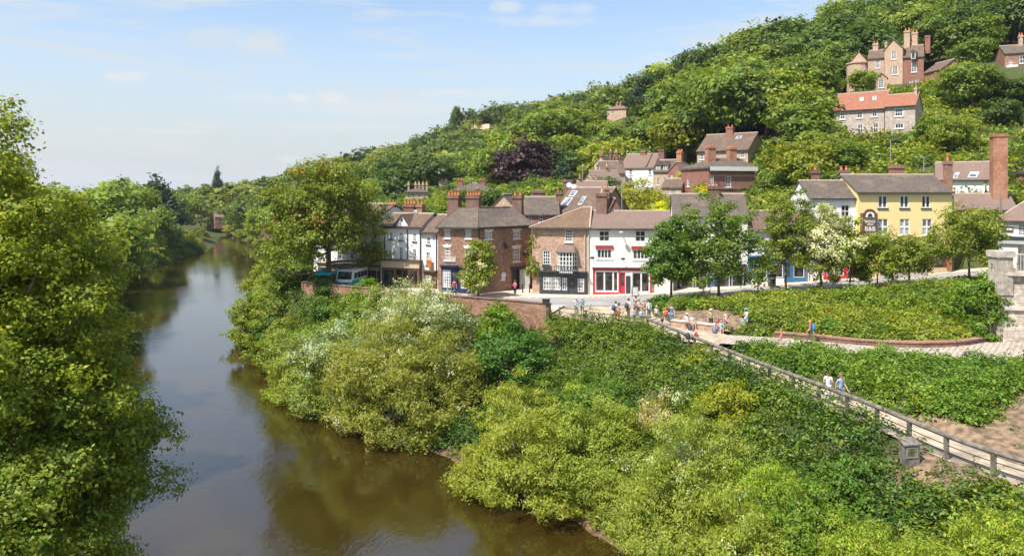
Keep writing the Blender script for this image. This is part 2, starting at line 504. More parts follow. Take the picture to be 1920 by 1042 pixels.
def _lines(lo, hi, step, far_lo, far_hi, grow=1.16):
    a = list(np.arange(lo, hi + 1e-6, step))
    s, x = step, hi
    while x < far_hi: s *= grow; x += s; a.append(x)
    s, x = step, lo
    while x > far_lo: s *= grow; x -= s; a.insert(0, x)
    return np.array(a)


SOIL = [[(20.9, 39.2), (22.6, 36.4), (26.2, 39.6), (31, 45), (32.2, 46), (36.2, 42.4), (41, 38), (36, 31), (28, 27), (25, 25.5), (22.0, 30.0), (20.9, 33), (20, 36), (19.3, 38.6)], [(19.3, 36), (20.3, 33.2), (21.6, 30.6), (22.6, 28.6), (20.8, 28.0), (18, 29.6), (16.4, 31.6), (17.2, 34)], [(13.3, 62.3), (16.8, 59.9), (19, 60.5), (18.2, 65.5), (14, 66.3)]]
SUNK = SOIL + [[(15, 55), (20.4, 52.6), (25, 49.8), (29, 48), (32, 45.8), (36, 42), (42, 37.5), (47, 54), (39, 56.5), (35, 54.8), (30.5, 53), (26, 54), (21.5, 57), (16.8, 59)]]
gx = _lines(-70, 75, 1.0, -3500, 3500)
gy = _lines(14, 112, 1.0, -600, 4200, 1.06)
GX, GY = np.meshgrid(gx, gy)
GZ = hz(GX.ravel(), GY.ravel())
for q in SUNK: GZ = np.where(inside(GX.ravel(), GY.ravel(), np.array(q, float)), GZ - .3, GZ)     # the ground lies lower under laid surfaces
nx, ny = len(gx), len(gy)
idx = np.arange(nx * ny).reshape(ny, nx)
Fq = np.stack([idx[:-1, :-1], idx[:-1, 1:], idx[1:, 1:], idx[1:, :-1]], -1).reshape(-1, 4)

m, nt, p = new_mat('ground_mat')
tc = N(nt, 'ShaderNodeTexCoord')
n1 = N(nt, 'ShaderNodeTexNoise', Scale=0.25, Detail=6.0, Roughness=0.65); n2 = N(nt, 'ShaderNodeTexNoise', Scale=2.2, Detail=5.0, Roughness=0.7)
for n in (n1, n2): nt.links.new(tc.outputs['Object'], n.inputs['Vector'])
c = mixc(nt, ramp(nt, n2.outputs[0], 0.35, 0.65), (0.045, 0.062, 0.018), (0.085, 0.10, 0.03))
c = mixc(nt, ramp(nt, n1.outputs[0], 0.52, 0.7), c, (0.10, 0.075, 0.045))
nt.links.new(c, p.inputs['Base Color']); p.inputs['Roughness'].default_value = 0.95; p.inputs['Specular IOR Level'].default_value = 0.15
bp = N(nt, 'ShaderNodeBump', Strength=0.7, Distance=0.15); nt.links.new(n2.outputs[0], bp.inputs['Height']); nt.links.new(bp.outputs[0], p.inputs['Normal'])
M['ground'] = m
tag(link('ground', np_mesh('ground', np.stack([GX.ravel(), GY.ravel(), GZ], -1), Fq, [m], smooth=True)), kind='structure')

# ---- river
m, nt, p = new_mat('river_water')
tc = N(nt, 'ShaderNodeTexCoord')
mp = N(nt, 'ShaderNodeMapping'); mp.inputs['Rotation'].default_value = (0, 0, R_(-35)); mp.inputs['Scale'].default_value = (1.0, 0.45, 1)
nt.links.new(tc.outputs['Object'], mp.inputs[0])
w1 = N(nt, 'ShaderNodeTexNoise', Scale=1.7, Detail=5.0, Roughness=0.6); w2 = N(nt, 'ShaderNodeTexNoise', Scale=0.045, Detail=4.0, Roughness=0.55); w3 = N(nt, 'ShaderNodeTexNoise', Scale=0.03, Detail=3.0)
nt.links.new(mp.outputs[0], w1.inputs['Vector']); nt.links.new(mp.outputs[0], w2.inputs['Vector']); nt.links.new(tc.outputs['Object'], w3.inputs['Vector'])
c = mixc(nt, ramp(nt, w3.outputs[0], 0.35, 0.65), (0.027, 0.0165, 0.003), (0.034, 0.021, 0.004))
nt.links.new(c, p.inputs['Base Color'])
p.inputs['Roughness'].default_value = 0.035; p.inputs['IOR'].default_value = 1.95; p.inputs['Specular IOR Level'].default_value = 0.5
bp = N(nt, 'ShaderNodeBump', Distance=0.05)
nt.links.new(ramp(nt, w2.outputs[0], 0.38, 0.62, 0.12, 0.55), bp.inputs['Strength'])
nt.links.new(w1.outputs[0], bp.inputs['Height']); nt.links.new(bp.outputs[0], p.inputs['Normal'])
M['water'] = m
b = MB(); b.face([(-420, -80, 0), (60, -80, 0), (60, 420, 0), (-420, 420, 0)])
tag(b.build('river_water', m, uv=False), kind='structure')


# ---- paved sheets
def strip(name, L, Rr, mat, z=0.0, label=None, skirt=0.0):
    """a ribbon between two edge lines of (x, y, z), with optional kerb sides"""
    L, Rr = np.array(L, float), np.array(Rr, float)
    b = MB()
    n = len(L)
    for i in range(n - 1):
        q = [(*L[i][:2], L[i][2] + z), (*Rr[i][:2], Rr[i][2] + z), (*Rr[i + 1][:2], Rr[i + 1][2] + z), (*L[i + 1][:2], L[i + 1][2] + z)]
        b.face(q)
        if skirt:
            for e in (L, Rr):
                b.face([(*e[i][:2], e[i][2] + z), (*e[i + 1][:2], e[i + 1][2] + z), (*e[i + 1][:2], e[i + 1][2] + z - skirt), (*e[i][:2], e[i][2] + z - skirt)])
    o = b.build(name, mat)
    return tag(o, label, kind='structure')


m, nt, p = new_mat('asphalt')
tc = N(nt, 'ShaderNodeTexCoord')
n1 = N(nt, 'ShaderNodeTexNoise', Scale=0.35, Detail=6.0, Roughness=0.6); n2 = N(nt, 'ShaderNodeTexNoise', Scale=9.0, Detail=3.0)
for n in (n1, n2): nt.links.new(tc.outputs['Object'], n.inputs['Vector'])
c = mixc(nt, ramp(nt, n1.outputs[0], 0.4, 0.65), (0.25, 0.24, 0.23), (0.34, 0.325, 0.305))
c = mixc(nt, ramp(nt, n2.outputs[0], 0.4, 0.7, 0, 0.4), c, (0.19, 0.185, 0.18))
nt.links.new(c, p.inputs['Base Color']); p.inputs['Roughness'].default_value = 0.9
M['asphalt'] = m
M['paving'] = brickmat('paving', (0.50, 0.41, 0.33), (0.58, 0.48, 0.39), (0.36, 0.30, 0.25), bw=0.6, rh=0.4, ms=0.012, stain=0.15)
M['gravel'] = plain('sandy_gravel', (0.37, 0.295, 0.215), 0.95, 0.35, .9)
M['cobble'] = brickmat('cobble', (0.40, 0.33, 0.26), (0.54, 0.46, 0.38), (0.17, 0.14, 0.11), bw=0.42, rh=0.27, ms=0.05, stain=0.2)

rp = chaikin(ROADP, 2)
strip('road', [(a, b_, z) for a, b_, c_, d_, z in rp], [(c_, d_, z) for a, b_, c_, d_, z in rp], M['asphalt'], 0.0)
# white line along the far gutter, laid on the road
strip('road_marking', [(a * .12 + c_ * .88, b_ * .12 + d_ * .88, z) for a, b_, c_, d_, z in rp], [(a * .105 + c_ * .895, b_ * .105 + d_ * .895, z) for a, b_, c_, d_, z in rp], plain('line_paint', (0.7, 0.68, 0.6), 0.7, 0.2), 0.008)
house_side = chaikin([(-24, 102, 0), (-19, 93, 0), (-12, 88.5, 0), (-6, 84.5, 0), (-1, 84, 0), (3.5, 86, 0), (8, 82.5, 0), (14, 82.5, 0), (22, 83, 0), (33, 83, 0), (46, 84, 0), (62, 86, 0)], 2)
strip('pavement', [(q[2], q[3], q[4]) for q in rp], [(h[0], h[1], q[4]) for h, q in zip(house_side, rp)], M['paving'], 0.12, None, 0.2)
# riverside footway between the wall and the road
strip('footway', [(-23.2, 83, 7.95), (-18, 79.7, 8.0), (-10, 74.7, 8.0), (-5.1, 71.6, 8.0), (-0.8, 69.4, 8.0), (3.4, 66.8, 8.0)], [(-22.7, 84.9, 7.95), (-17.1, 81.4, 8.0), (-9.1, 76.7, 8.0), (-3.1, 73.3, 8.0), (1, 71.8, 8.0), (5, 71.45, 8.05)], M['paving'], 0.11, None, 0.2)
b = MB()
PLZ = [(3.5, 66.7, 8.0), (7.2, 63.3, 7.9), (11, 60, 7.8), (12.3, 56.7, 7.72), (15.2, 55.0, 7.75), (17.3, 56.6, 7.8), (16.6, 59.6, 7.82), (13.6, 62, 7.86), (13.2, 66, 7.95), (13, 71.4, 8.2), (8, 71.4, 8.06), (5.1, 71.4, 8.03)]
cen = (10.5, 63, 7.88)
for i in range(len(PLZ)): b.face([(*q[:2], q[2] + 0.02) for q in (cen, PLZ[i], PLZ[(i + 1) % len(PLZ)])])
tag(b.build('plaza', M['gravel']), kind='structure')
rl = chaikin(RAIL, 2)
strip('riverside_path', [(x - 0.15, y, z - 1.05) for x, y, z in rl], [(x + 2.1, y + 0.75, z - 1.0) for x, y, z in rl], M['gravel'], 0.0, None)
near = chaikin([(15.3, 55.2, 7.8), (20.4, 52.9, 7.85), (25, 50.2, 7.9), (29, 48.5, 8.05), (32, 46.2, 8.2), (36, 42.5, 8.4), (42, 38, 8.7)], 2)
far = chaikin([(16.8, 58.4, 7.8), (21.5, 56.8, 7.85), (26, 53.8, 7.9), (30.5, 52.9, 8.05), (35.2, 54.7, 8.2), (39, 55.5, 8.4), (46, 54, 8.7)], 2)
strip('cobbled_path', near, far, M['cobble'], 0.03)
# bare earth bank beside the path and under the street trees
b = MB()
for poly in SOIL:
    P = np.array(poly, float); lo, hi = P.min(0), P.max(0); st = .4
    ax, ay = np.arange(lo[0], hi[0] + st, st), np.arange(lo[1], hi[1] + st, st)
    A_, B_ = np.meshgrid(ax, ay); Zs = (hz(A_.ravel(), B_.ravel()) + .03 + .08 * fbm(A_.ravel() * 1.1, B_.ravel() * 1.1, 3)).reshape(A_.shape)
    K = inside((A_ + st / 2).ravel(), (B_ + st / 2).ravel(), P).reshape(A_.shape)
    for i in range(len(ay) - 1):
        for j in range(len(ax) - 1):
            if K[i, j]: b.face([(A_[i, j], B_[i, j], Zs[i, j]), (A_[i, j + 1], B_[i, j + 1], Zs[i, j + 1]), (A_[i + 1, j + 1], B_[i + 1, j + 1], Zs[i + 1, j + 1]), (A_[i + 1, j], B_[i + 1, j], Zs[i + 1, j])])
tag(b.build('bare_earth', M['soil'], smooth=True), kind='structure')
b = MB(); P = [(-140, 337), (-114, 336), (-108, 344), (-118, 356), (-146, 350)]
b.face([(x, y, 0.8 if y > 340 else 0.25) for x, y in P]); tag(b.build('gravel_beach', M['gravel']), kind='structure')


# wet mud along the near water's edge
sr = chaikin([q for q in SHORE_R if 25 < q[1] < 110], 2)
ml, mr = [], []
for i, q in enumerate(sr):
    d = sr[min(i + 1, len(sr) - 1)] - sr[max(i - 1, 0)]; d = d / np.hypot(*d); nn = np.array([d[1], -d[0]]); w_ = .7 + .5 * math.sin(i * 1.3) + .3 * math.sin(i * 2.9)
    a, c_ = q - nn * (.5 + .25 * math.sin(i * 2.1)), q + nn * w_
    ml.append((*a, -.05)); mr.append((*c_, .42))
strip('mud_shore', ml, mr, plain('wet_mud', (0.16, 0.095, 0.055), .6, .45, 1.6), 0.0)

# ---- walls, rail, small things along the path
def wall_line(name, pts, h, th, mat, label, cat='wall', cap=None, base=0.6, group=None):
    root = empty(name, (pts[0][0], pts[0][1], pts[0][2]))
    tag(root, label, cat, group)
    O = Vector(pts[0][:3])
    P = [Vector(q[:3]) - O for q in pts]
    def ring(off, z0, z1):
        b = MB()
        nr = []
        for i, q in enumerate(P):
            d = (P[min(i + 1, len(P) - 1)] - P[max(i - 1, 0)]); d.z = 0; d.normalize()
            nr.append(Vector((-d.y, d.x, 0)))
        for i in range(len(P) - 1):
            a, c, na, nc = P[i], P[i + 1], nr[i] * off, nr[i + 1] * off
            b.hexa([a - na + Vector((0, 0, z0)), c - nc + Vector((0, 0, z0)), c + nc + Vector((0, 0, z0)), a + na + Vector((0, 0, z0)), a - na + Vector((0, 0, z1)), c - nc + Vector((0, 0, z1)), c + nc + Vector((0, 0, z1)), a + na + Vector((0, 0, z1))])
        return b
    ring(th / 2, -base, h).build('wall_face', mat, root)
    if cap: ring(th / 2 + 0.06, h + 0.003, h + 0.11).build('coping', cap, root)
    return root


wall_line('riverside_wall', [(*q, 8.0) for q in chaikin(WALL, 1)], 1.0, 0.4, M['brick'], 'long reddish brick parapet wall between the riverside willows and the street', cap=M['brick_dark'], base=3.2)
lw = chaikin([(20.2, 57.4, 7.85), (22, 56.6, 7.85), (26.2, 53.5, 7.9), (30.6, 52.5, 8.05), (34.2, 53.9, 8.15), (35.6, 55.6, 8.2)], 2)
wall_line('low_kerb_wall', lw, 0.34, 0.4, M['brick_dark'], 'low curved brick retaining wall below the leafy slope beside the cobbled path', cap=M['brick'])
wall_line('stone_ledge', [(13.3, 62.1, 7.86), (15, 60.9, 7.85), (16.8, 59.6, 7.83)], 0.46, 0.45, M['brick_pink'], 'low sitting ledge at the back of the gravel plaza where visitors sit', cap=M['stone'])

# timber rail
rt = empty('timber_handrail', (RAIL[0][0], RAIL[0][1], RAIL[0][2] - 1.05)); tag(rt, 'thick weathered timber handrail on posts along the riverside path', 'railing')
O = Vector(rt.location)
b = MB(); pts = [Vector(q) - O for q in rl]
b.tube([q - Vector((0, 0, 0.0)) for q in pts], 0.125, 8); b.build('rail_beam', M['oldwood'], rt, smooth=False)
b = MB(); b.tube([q - Vector((0, 0, 0.42)) for q in pts], 0.022, 5); b.build('wire', M['iron'], rt)
b = MB(); b.tube([q - Vector((0, 0, 0.72)) for q in pts], 0.022, 5); b.build('wire', M['iron'], rt)
acc, last = 0, None
for i in range(len(pts) - 1):
    seg = (pts[i + 1] - pts[i]).length
    while acc <= seg:
        q = pts[i] + (pts[i + 1] - pts[i]) * (acc / seg)
        b = MB(); b.box(q.x - 0.085, q.x + 0.085, q.y - 0.085, q.y + 0.085, q.z - 1.6, q.z - 0.05); b.build('post', M['oldwood'], rt)
        acc += 2.15
    acc -= seg

# wire fence between the wall and the rail
wf = empty('wire_fence', (3.6, 66.2, 7.9)); tag(wf, 'low post and wire fence at the plaza edge above the brambles', 'fence')
fp = [(4.2, 65.8, 7.95), (6.3, 63.9, 7.92), (8.4, 62.1, 7.86), (10.6, 60.2, 7.8)]
O = Vector(wf.location)
for x, y, z in fp:
    b = MB(); b.box(x - .07 - O.x, x + .07 - O.x, y - .07 - O.y, y + .07 - O.y, -0.5, 1.0); b.build('post', M['oldwood'], wf)
for h in (0.5, 0.9):
    b = MB(); b.tube([(x - O.x, y - O.y, z - O.z + h) for x, y, z in fp], 0.025, 5); b.build('wire', M['iron'], wf)

# dark box lamp on a post at the wall end
bl = empty('box_post', (wx(1026, 66), 66.0, 7.9)); tag(bl, 'grey post with a black box on top at the end of the brick parapet', 'post')
b = MB(); b.box(-.1, .1, -.1, .1, -0.4, 1.25); b.build('post_shaft', M['oldwood'], bl)
b = MB(); b.box(-.42, .22, -.22, .22, 1.25, 1.6); b.box(-.46, .26, -.26, .26, 1.603, 1.66); b.build('box', M['black'], bl)

# information board by the path
ib = empty('information_board', (wx(1707, 33.4), 33.4, 6.95), R_(8)); ib.scale = (.68, .68, .74); tag(ib, 'grey timber information case with a glazed panel standing beside the path rail', 'notice board')
b = MB(); b.box(-.55, .55, -.16, .42, -1.6, 1.02); b.solid([(-.62, -.25, 1.02), (.62, -.25, 1.02), (.62, .5, 1.28), (-.62, .5, 1.28), (-.62, -.25, 1.1), (.62, -.25, 1.1), (.62, .5, 1.36), (-.62, .5, 1.36)], ((0, 3, 2, 1), (4, 5, 6, 7), (0, 1, 5, 4), (1, 2, 6, 5), (2, 3, 7, 6), (3, 0, 4, 7)))
b.build('case', M['oldwood'], ib)
b = MB()
for x0, x1, z0, z1 in ((-.42, .42, .28, .35), (-.42, .42, .86, .93), (-.42, -.35, .35, .86), (.35, .42, .35, .86)): b.box(x0, x1, -.2, -.162, z0, z1)
fr = b.build('frame', M['metal'], ib)
b = MB(); b.box(-.347, .347, -.185, -.165, .352, .858); b.build('panel', glassmat('board_panel', (0.16, 0.17, 0.09), 0.12), fr)

# stone bridge approach on the right
ab = empty('bridge_abutment', (wx(1884, 54), 54.0, 8.0)); tag(ab, 'tall weathered stone bridge abutment with a square parapet pier and green railing', 'bridge')
O = Vector(ab.location)
b = MB(); b.solid([(-.6, -.6, -1), (9, -3.5, -1), (16, 7, -1), (4.6, 6, -1), (.1, 0, 5.0), (9, -2.9, 5.0), (16, 7, 5.0), (4.8, 6, 5.0)], ((3, 2, 1, 0), (4, 5, 6, 7), (0, 1, 5, 4), (1, 2, 6, 5), (2, 3, 7, 6), (3, 0, 4, 7)))
b.build('abutment_wall', M['ashlar'], ab)
b = MB(); b.solid([(-.35, -.42, 2.55), (9, -3.4, 2.55), (9, -2.9, 2.55), (-.35, 0.1, 2.55), (-.35, -.42, 2.8), (9, -3.4, 2.8), (9, -2.9, 2.8), (-.35, 0.1, 2.8)], ((3, 2, 1, 0), (4, 5, 6, 7), (0, 1, 5, 4), (1, 2, 6, 5), (2, 3, 7, 6), (3, 0, 4, 7)))
b.build('string_course', M['stone'], ab)
b = MB(); b.solid([(-.3, -.35, 5.002), (9, -3.3, 5.002), (9, -2.4, 5.002), (-.3, .5, 5.002), (-.3, -.35, 5.25), (9, -3.3, 5.25), (9, -2.4, 5.25), (-.3, .5, 5.25)], ((3, 2, 1, 0), (4, 5, 6, 7), (0, 1, 5, 4), (1, 2, 6, 5), (2, 3, 7, 6), (3, 0, 4, 7)))
b.build('coping', M['stone'], ab)
b = MB(); b.box(-.75, .35, -.4, .7, 3.6, 6.3); b.box(-.68, .28, -.33, .63, -1.0, 3.597); b.build('pier', M['ashlar'], ab)
b = MB(); b.box(-.85, .45, -.5, .8, 6.303, 6.75); b.build('pier_cap', M['stone'], ab)
b = MB()
for i in range(20):
    t = 0.8 + i * 0.2; y = 0.1 - t * 0.32
    b.box(t - .025, t + .025, y - .025, y + .025, 5.252, 6.5)
b.tube([(0.5, -0.05, 6.5), (5, -1.5, 6.5)], 0.05, 6); b.build('railing', M['grey_paint'], ab)
b = MB()
for i in range(8):
    t = 1.5 + i * 0.75; y = 1.2 - t * 0.32
    b.box(t, t + .7, y, y + .08, 5.252, 6.95)
b.build('timber_screen', M['oldwood'], ab)
# ================================================================== buildings
class Face:
    """one wall plane of a building: local origin o, direction d along it (interior on the left)"""

    def __init__(s, B, o, e):
        s.B = B; s.o = Vector((o[0], o[1])); e = Vector((e[0], e[1]))
        s.L = (e - s.o).length; s.d = (e - s.o).normalized(); s.i = Vector((-s.d.y, s.d.x))

    def p(s, a, w, dep=0.0):
        q = s.o + s.d * a + s.i * dep
        return (q.x, q.y, w)

    def loc(s, px, py, dep=0.0):
        """where a sight line meets this plane, as (along, up)"""
        c, sn = math.cos(s.B.rz), math.sin(s.B.rz)
        rot = lambda v: Vector((v.x * c - v.y * sn, v.x * sn + v.y * c))
        O = Vector(s.B.org[:2]) + rot(s.o + s.i * dep); d, i = rot(s.d), rot(s.i)
        r = Vector(((px - CX) / F_PX, 1.0))
        t = O.dot(i) / r.dot(i)
        return ((r * t - O).dot(d), ZC + (HY - py) / F_PX * t - s.B.org[2])

    def rect(s, r, dep=0.0):
        """pixel rectangle (x0, y0, x1, y1) -> (a0, a1, w0, w1)"""
        ym, xm = (r[1] + r[3]) / 2, (r[0] + r[2]) / 2
        a0, a1 = s.loc(r[0], ym, dep)[0], s.loc(r[2], ym, dep)[0]
        return (a0, a1, s.loc(xm, r[3], dep)[1], s.loc(xm, r[1], dep)[1])

    def bx(s, mb, a0, a1, w0, w1, d0, d1):
        P = s.p
        mb.hexa([P(a0, w0, d0), P(a1, w0, d0), P(a1, w0, d1), P(a0, w0, d1), P(a0, w1, d0), P(a1, w1, d0), P(a1, w1, d1), P(a0, w1, d1)])


def wall_grid(mb, F, L, w0, w1, holes, dep=0.14, d0=0.0):
    A = sorted({0.0, L, *[h[0] for h in holes], *[h[1] for h in holes]}); W = sorted({w0, w1, *[h[2] for h in holes], *[h[3] for h in holes]})
    A = [a for a in A if -1e-6 <= a <= L + 1e-6]; W = [w for w in W if w0 - 1e-6 <= w <= w1 + 1e-6]
    for i in range(len(A) - 1):
        for j in range(len(W) - 1):
            ca, cw = (A[i] + A[i + 1]) / 2, (W[j] + W[j + 1]) / 2
            if any(h[0] < ca < h[1] and h[2] < cw < h[3] for h in holes): continue
            mb.face([F.p(A[i], W[j], d0), F.p(A[i + 1], W[j], d0), F.p(A[i + 1], W[j + 1], d0), F.p(A[i], W[j + 1], d0)])
    for a0, a1, b0, b1 in holes:
        for q in (((a0, b0), (a0, b1)), ((a0, b1), (a1, b1)), ((a1, b1), (a1, b0)), ((a1, b0), (a0, b0))):
            mb.face([F.p(*q[0], d0), F.p(*q[1], d0), F.p(*q[1], d0 + dep), F.p(*q[0], d0 + dep)])


class Bld:
    def __init__(s, name, label, A, Bp, depth, z0, ztop, cat='house', group=None, foot=None):
        """A, Bp: (pixel column, distance) of the front's two ends; ztop: eaves as a pixel row at A"""
        a = Vector((wx(*A), A[1])); b = Vector((wx(*Bp), Bp[1]))
        s.rz = math.atan2(b.y - a.y, b.x - a.x)
        s.org = (a.x, a.y, z0); s.L = (b - a).length; s.D = depth
        s.root = tag(empty(name, s.org, s.rz), label, cat, group)
        c, sn = math.cos(-s.rz), math.sin(-s.rz)
        if foot:
            pts = []
            for q in foot:
                v = Vector((wx(*q), q[1])) - a if not isinstance(q, Vector) else q - a
                pts.append((v.x * c - v.y * sn, v.x * sn + v.y * c))
        else: pts = [(0, 0), (s.L, 0), (s.L, depth), (0, depth)]
        s.pts = pts
        s.faces = [Face(s, pts[i], pts[(i + 1) % len(pts)]) for i in range(len(pts))]
        s.F, s.R = s.faces[0], s.faces[1]
        s.we = wz(ztop, A[1]) - z0
        s.wins, s.holes = [], {}

    def window(s, rect, face=0, nx=2, ny=3, mat='frame', glass='glass', sill=True, lintel=None, arch=False, bar=0.05, sillmat='sill'):
        F = s.faces[face] if isinstance(face, int) else face
        a0, a1, w0, w1 = F.rect(rect)
        s.win_at(F, a0, a1, w0, w1, nx, ny, mat, glass, sill, lintel, bar, sillmat)

    def win_at(s, F, a0, a1, w0, w1, nx=2, ny=3, mat='frame', glass='glass', sill=True, lintel=None, bar=0.05, sillmat='sill', flush=False):
        if not flush: s.holes.setdefault(id(F), []).append((a0, a1, w0, w1))
        o = -0.2 if flush else 0.0
        fw = min(0.085, (a1 - a0) * 0.12)
        mb = MB()
        for q in ((a0 + .003, a0 + fw, w0 + .003, w1 - .003), (a1 - fw, a1 - .003, w0 + .003, w1 - .003), (a0 + fw, a1 - fw, w0 + .003, w0 + fw), (a0 + fw, a1 - fw, w1 - fw, w1 - .003)): F.bx(mb, *q, o + 0.035, o + 0.13)
        for k in range(1, nx):
            a = a0 + fw + (a1 - a0 - 2 * fw) * k / nx; F.bx(mb, a - bar / 2, a + bar / 2, w0 + fw, w1 - fw, o + 0.055, o + 0.125)
        for k in range(1, ny):
            w = w0 + fw + (w1 - w0 - 2 * fw) * k / ny; b2 = bar * (1.5 if (k == ny // 2 and ny % 2 == 0) else 1) / 2
            F.bx(mb, a0 + fw, a1 - fw, w - b2, w + b2, o + 0.05, o + 0.127)
        f = mb.build('window', M[mat], s.root)
        mb = MB(); F.bx(mb, a0 + fw * .5, a1 - fw * .5, w0 + fw * .5, w1 - fw * .5, o + 0.1, o + 0.12); mb.build('pane', M[glass], f)
        if sill:
            mb = MB(); F.bx(mb, a0 - .12, a1 + .12, w0 - .13, w0 - .004, -0.1, 0.05); mb.build('sill', M[sillmat], f)
        if lintel == 'key':
            mb = MB(); P = F.p
            h = 0.3
            for d0, d1, sh in ((-0.05, 0.0, 0),):
                q = [P(a0 - .05, w1 + .01, d0), P(a1 + .05, w1 + .01, d0), P(a1 + .05, w1 + .01, d1 + .02), P(a0 - .05, w1 + .01, d1 + .02), P(a0 - .22, w1 + h, d0), P(a1 + .22, w1 + h, d0), P(a1 + .22, w1 + h, d1 + .02), P(a0 - .22, w1 + h, d1 + .02)]
                mb.hexa(q)
            c = (a0 + a1) / 2
            F.bx(mb, c - .12, c + .12, w1 + .005, w1 + h + .09, -0.085, -0.052)
            mb.build('lintel', M['sill'], f)
        elif lintel:
            mb = MB(); F.bx(mb, a0 - .12, a1 + .12, w1 + .012, w1 + .2, -0.06, 0.02); mb.build('lintel', M[lintel], f)
        return f

    def walls(s, mat, gable=None, wr=None, below=1.6, top=None, mats=None):
        """gable: None, 'u' (side walls carry gables) or 'v' (front and back do)"""
        mb = MB(); we = top if top is not None else s.we
        for i, F in enumerate(s.faces):
            wall_grid(mb, F, F.L, -below, we, s.holes.get(id(F), []))
            if gable and ((i % 2 == 1) == (gable == 'u')):
                mb.face([F.p(0, we), F.p(F.L, we), F.p(F.L / 2, wr - 0.03)])
        return mb.build('wall', M[mat], s.root)

    def zat(s, py, dep, px=None):
        px = px if px is not None else None
        a = s.F.loc(CX if px is None else px, py, dep)
        return a[1]

    def ridge_z(s, px, py, dep=None):
        return s.F.loc(px, py, s.D / 2 if dep is None else dep)[1]

    def roof_gable(s, mat, wr, oh=0.25, side=0.12, axis='u', th=0.14, ridge=True, we=None):
        we = s.we if we is None else we
        L, D = (s.L, s.D) if axis == 'u' else (s.D, s.L)
        sl = (wr - we) / (D / 2)
        e = we - sl * oh
        sec = [(-oh, e + th), (D / 2, wr + th), (D + oh, e + th), (D + oh, e), (D / 2, wr), (-oh, e)]
        mp = (lambda u, v, w: (u, v, w)) if axis == 'u' else (lambda u, v, w: (v, u, w))
        n = 6
        pts = [mp(-side, v, w) for v, w in sec] + [mp(L + side, v, w) for v, w in sec]
        fc = [(i, (i + 1) % n, n + (i + 1) % n, n + i) for i in range(n)] + [(0, 1, 4, 5), (1, 2, 3, 4), (n + 5, n + 4, n + 1, n), (n + 4, n + 3, n + 2, n + 1)]
        mb = MB(); mb.solid(pts, fc); r = mb.build('roof', M[mat], s.root)
        if ridge:
            mb = MB(); mb.tube([mp(-side - .02, D / 2, wr + th + .02), mp(L + side + .02, D / 2, wr + th + .02)], 0.11, 6); mb.build('ridge_tiles', M['ridge'], r)
        s.roof = r; s.wr = wr
        return r

    def roof_hip(s, mat, wr, h0, h1, oh=0.3, th=0.1, we=None, ridge=True, hips=True):
        """h0, h1: distance of the ridge ends from the two side walls (0 = gable end)"""
        we = s.we if we is None else we
        L, D = s.L, s.D
        x0, x1, y0, y1 = -oh, L + oh, -oh, D + oh
        pts = [(x0, y0, we), (x1, y0, we), (x1, y1, we), (x0, y1, we), (x0, y0, we + th), (x1, y0, we + th), (x1, y1, we + th), (x0, y1, we + th), (h0, D / 2, wr + th), (L - h1, D / 2, wr + th)]
        mb = MB(); mb.solid(pts, [(3, 2, 1, 0), (0, 1, 5, 4), (1, 2, 6, 5), (2, 3, 7, 6), (3, 0, 4, 7), (4, 5, 9, 8), (5, 6, 9), (6, 7, 8, 9), (7, 4, 8)])
        r = mb.build('roof', M[mat], s.root)
        if ridge:
            mb = MB()
            mb.tube([pts[8], pts[9]], 0.11, 6)
            if hips:
                for a, b in ((4, 8), (5, 9)): mb.tube([pts[a], pts[b]], 0.09, 6)
            mb.build('ridge_tiles', M['ridge'], r)
        s.roof = r; s.wr = wr
        return r

    def chimney(s, x0, x1, ytop, ybase, dep, th=0.7, mat='brick_dark', pots=2, pot='pot', poth=0.55, cap=True, yb_extra=1.2):
        a0, _ = s.F.loc(x0, ytop, dep); a1, w1 = s.F.loc(x1, ytop, dep); w0 = s.F.loc((x0 + x1) / 2, ybase, dep)[1] - yb_extra
        mb = MB(); c = 0.09
        mb.box(a0 + c, a1 - c, dep - th / 2, dep + th / 2, w0, w1 - 0.35)
        if cap:
            mb.box(a0, a1, dep - th / 2 - c, dep + th / 2 + c, w1 - 0.347, w1 - 0.15)
            mb.box(a0 + c * .5, a1 - c * .5, dep - th / 2 - c / 2, dep + th / 2 + c / 2, w1 - 0.147, w1)
        ch = mb.build('chimney', M[mat], s.root)
        for k in range(pots):
            x = a0 + (a1 - a0) * (k + .5) / pots; r = min(0.15, (a1 - a0) / pots * 0.42)
            mb = MB(); mb.lathe([(r * .95, 0), (r * 1.1, 0.05), (r * .85, poth * .5), (r * .85, poth * .88), (r * 1.08, poth * .9), (r * 1.08, poth), (r * .7, poth)], (x, dep, w1 + .003), 8)
            mb.build('chimney_pot', M[pot], ch)
        return ch

    def chimney_d(s, *a, **k): return s.chimney(*a, **k)

    def rooflight(s, quad, mat='rooflight'):
        """pixel corners (bl, br, tr, tl) laid on the front roof slope"""
        wr, we, D = s.wr, s.we, s.D
        sl = (wr - we) / (D / 2)
        out = []
        F = s.F
        c, sn = math.cos(s.rz), math.sin(s.rz)
        for px, py in quad:
            lo, hi = -0.5, D / 2
            for _ in range(40):
                m_ = (lo + hi) / 2
                a, w = F.loc(px, py, m_)
                if w > we + sl * m_ + .15: lo = m_
                else: hi = m_
            out.append((a, m_, we + sl * m_ + 0.15))
        n = Vector((0, -sl, 1)).normalized()
        P = [Vector(q) for q in out]
        mb = MB(); mb.hexa([q - n * .05 for q in P] + [q + n * .06 for q in P]); f = mb.build('rooflight', M['sill'], s.root)
        cc = sum(P, Vector()) / 4
        P = [cc + (q - cc) * 0.8 for q in P]
        mb = MB(); mb.hexa([q + n * .061 for q in P] + [q + n * .085 for q in P]); mb.build('pane', M[mat], f)

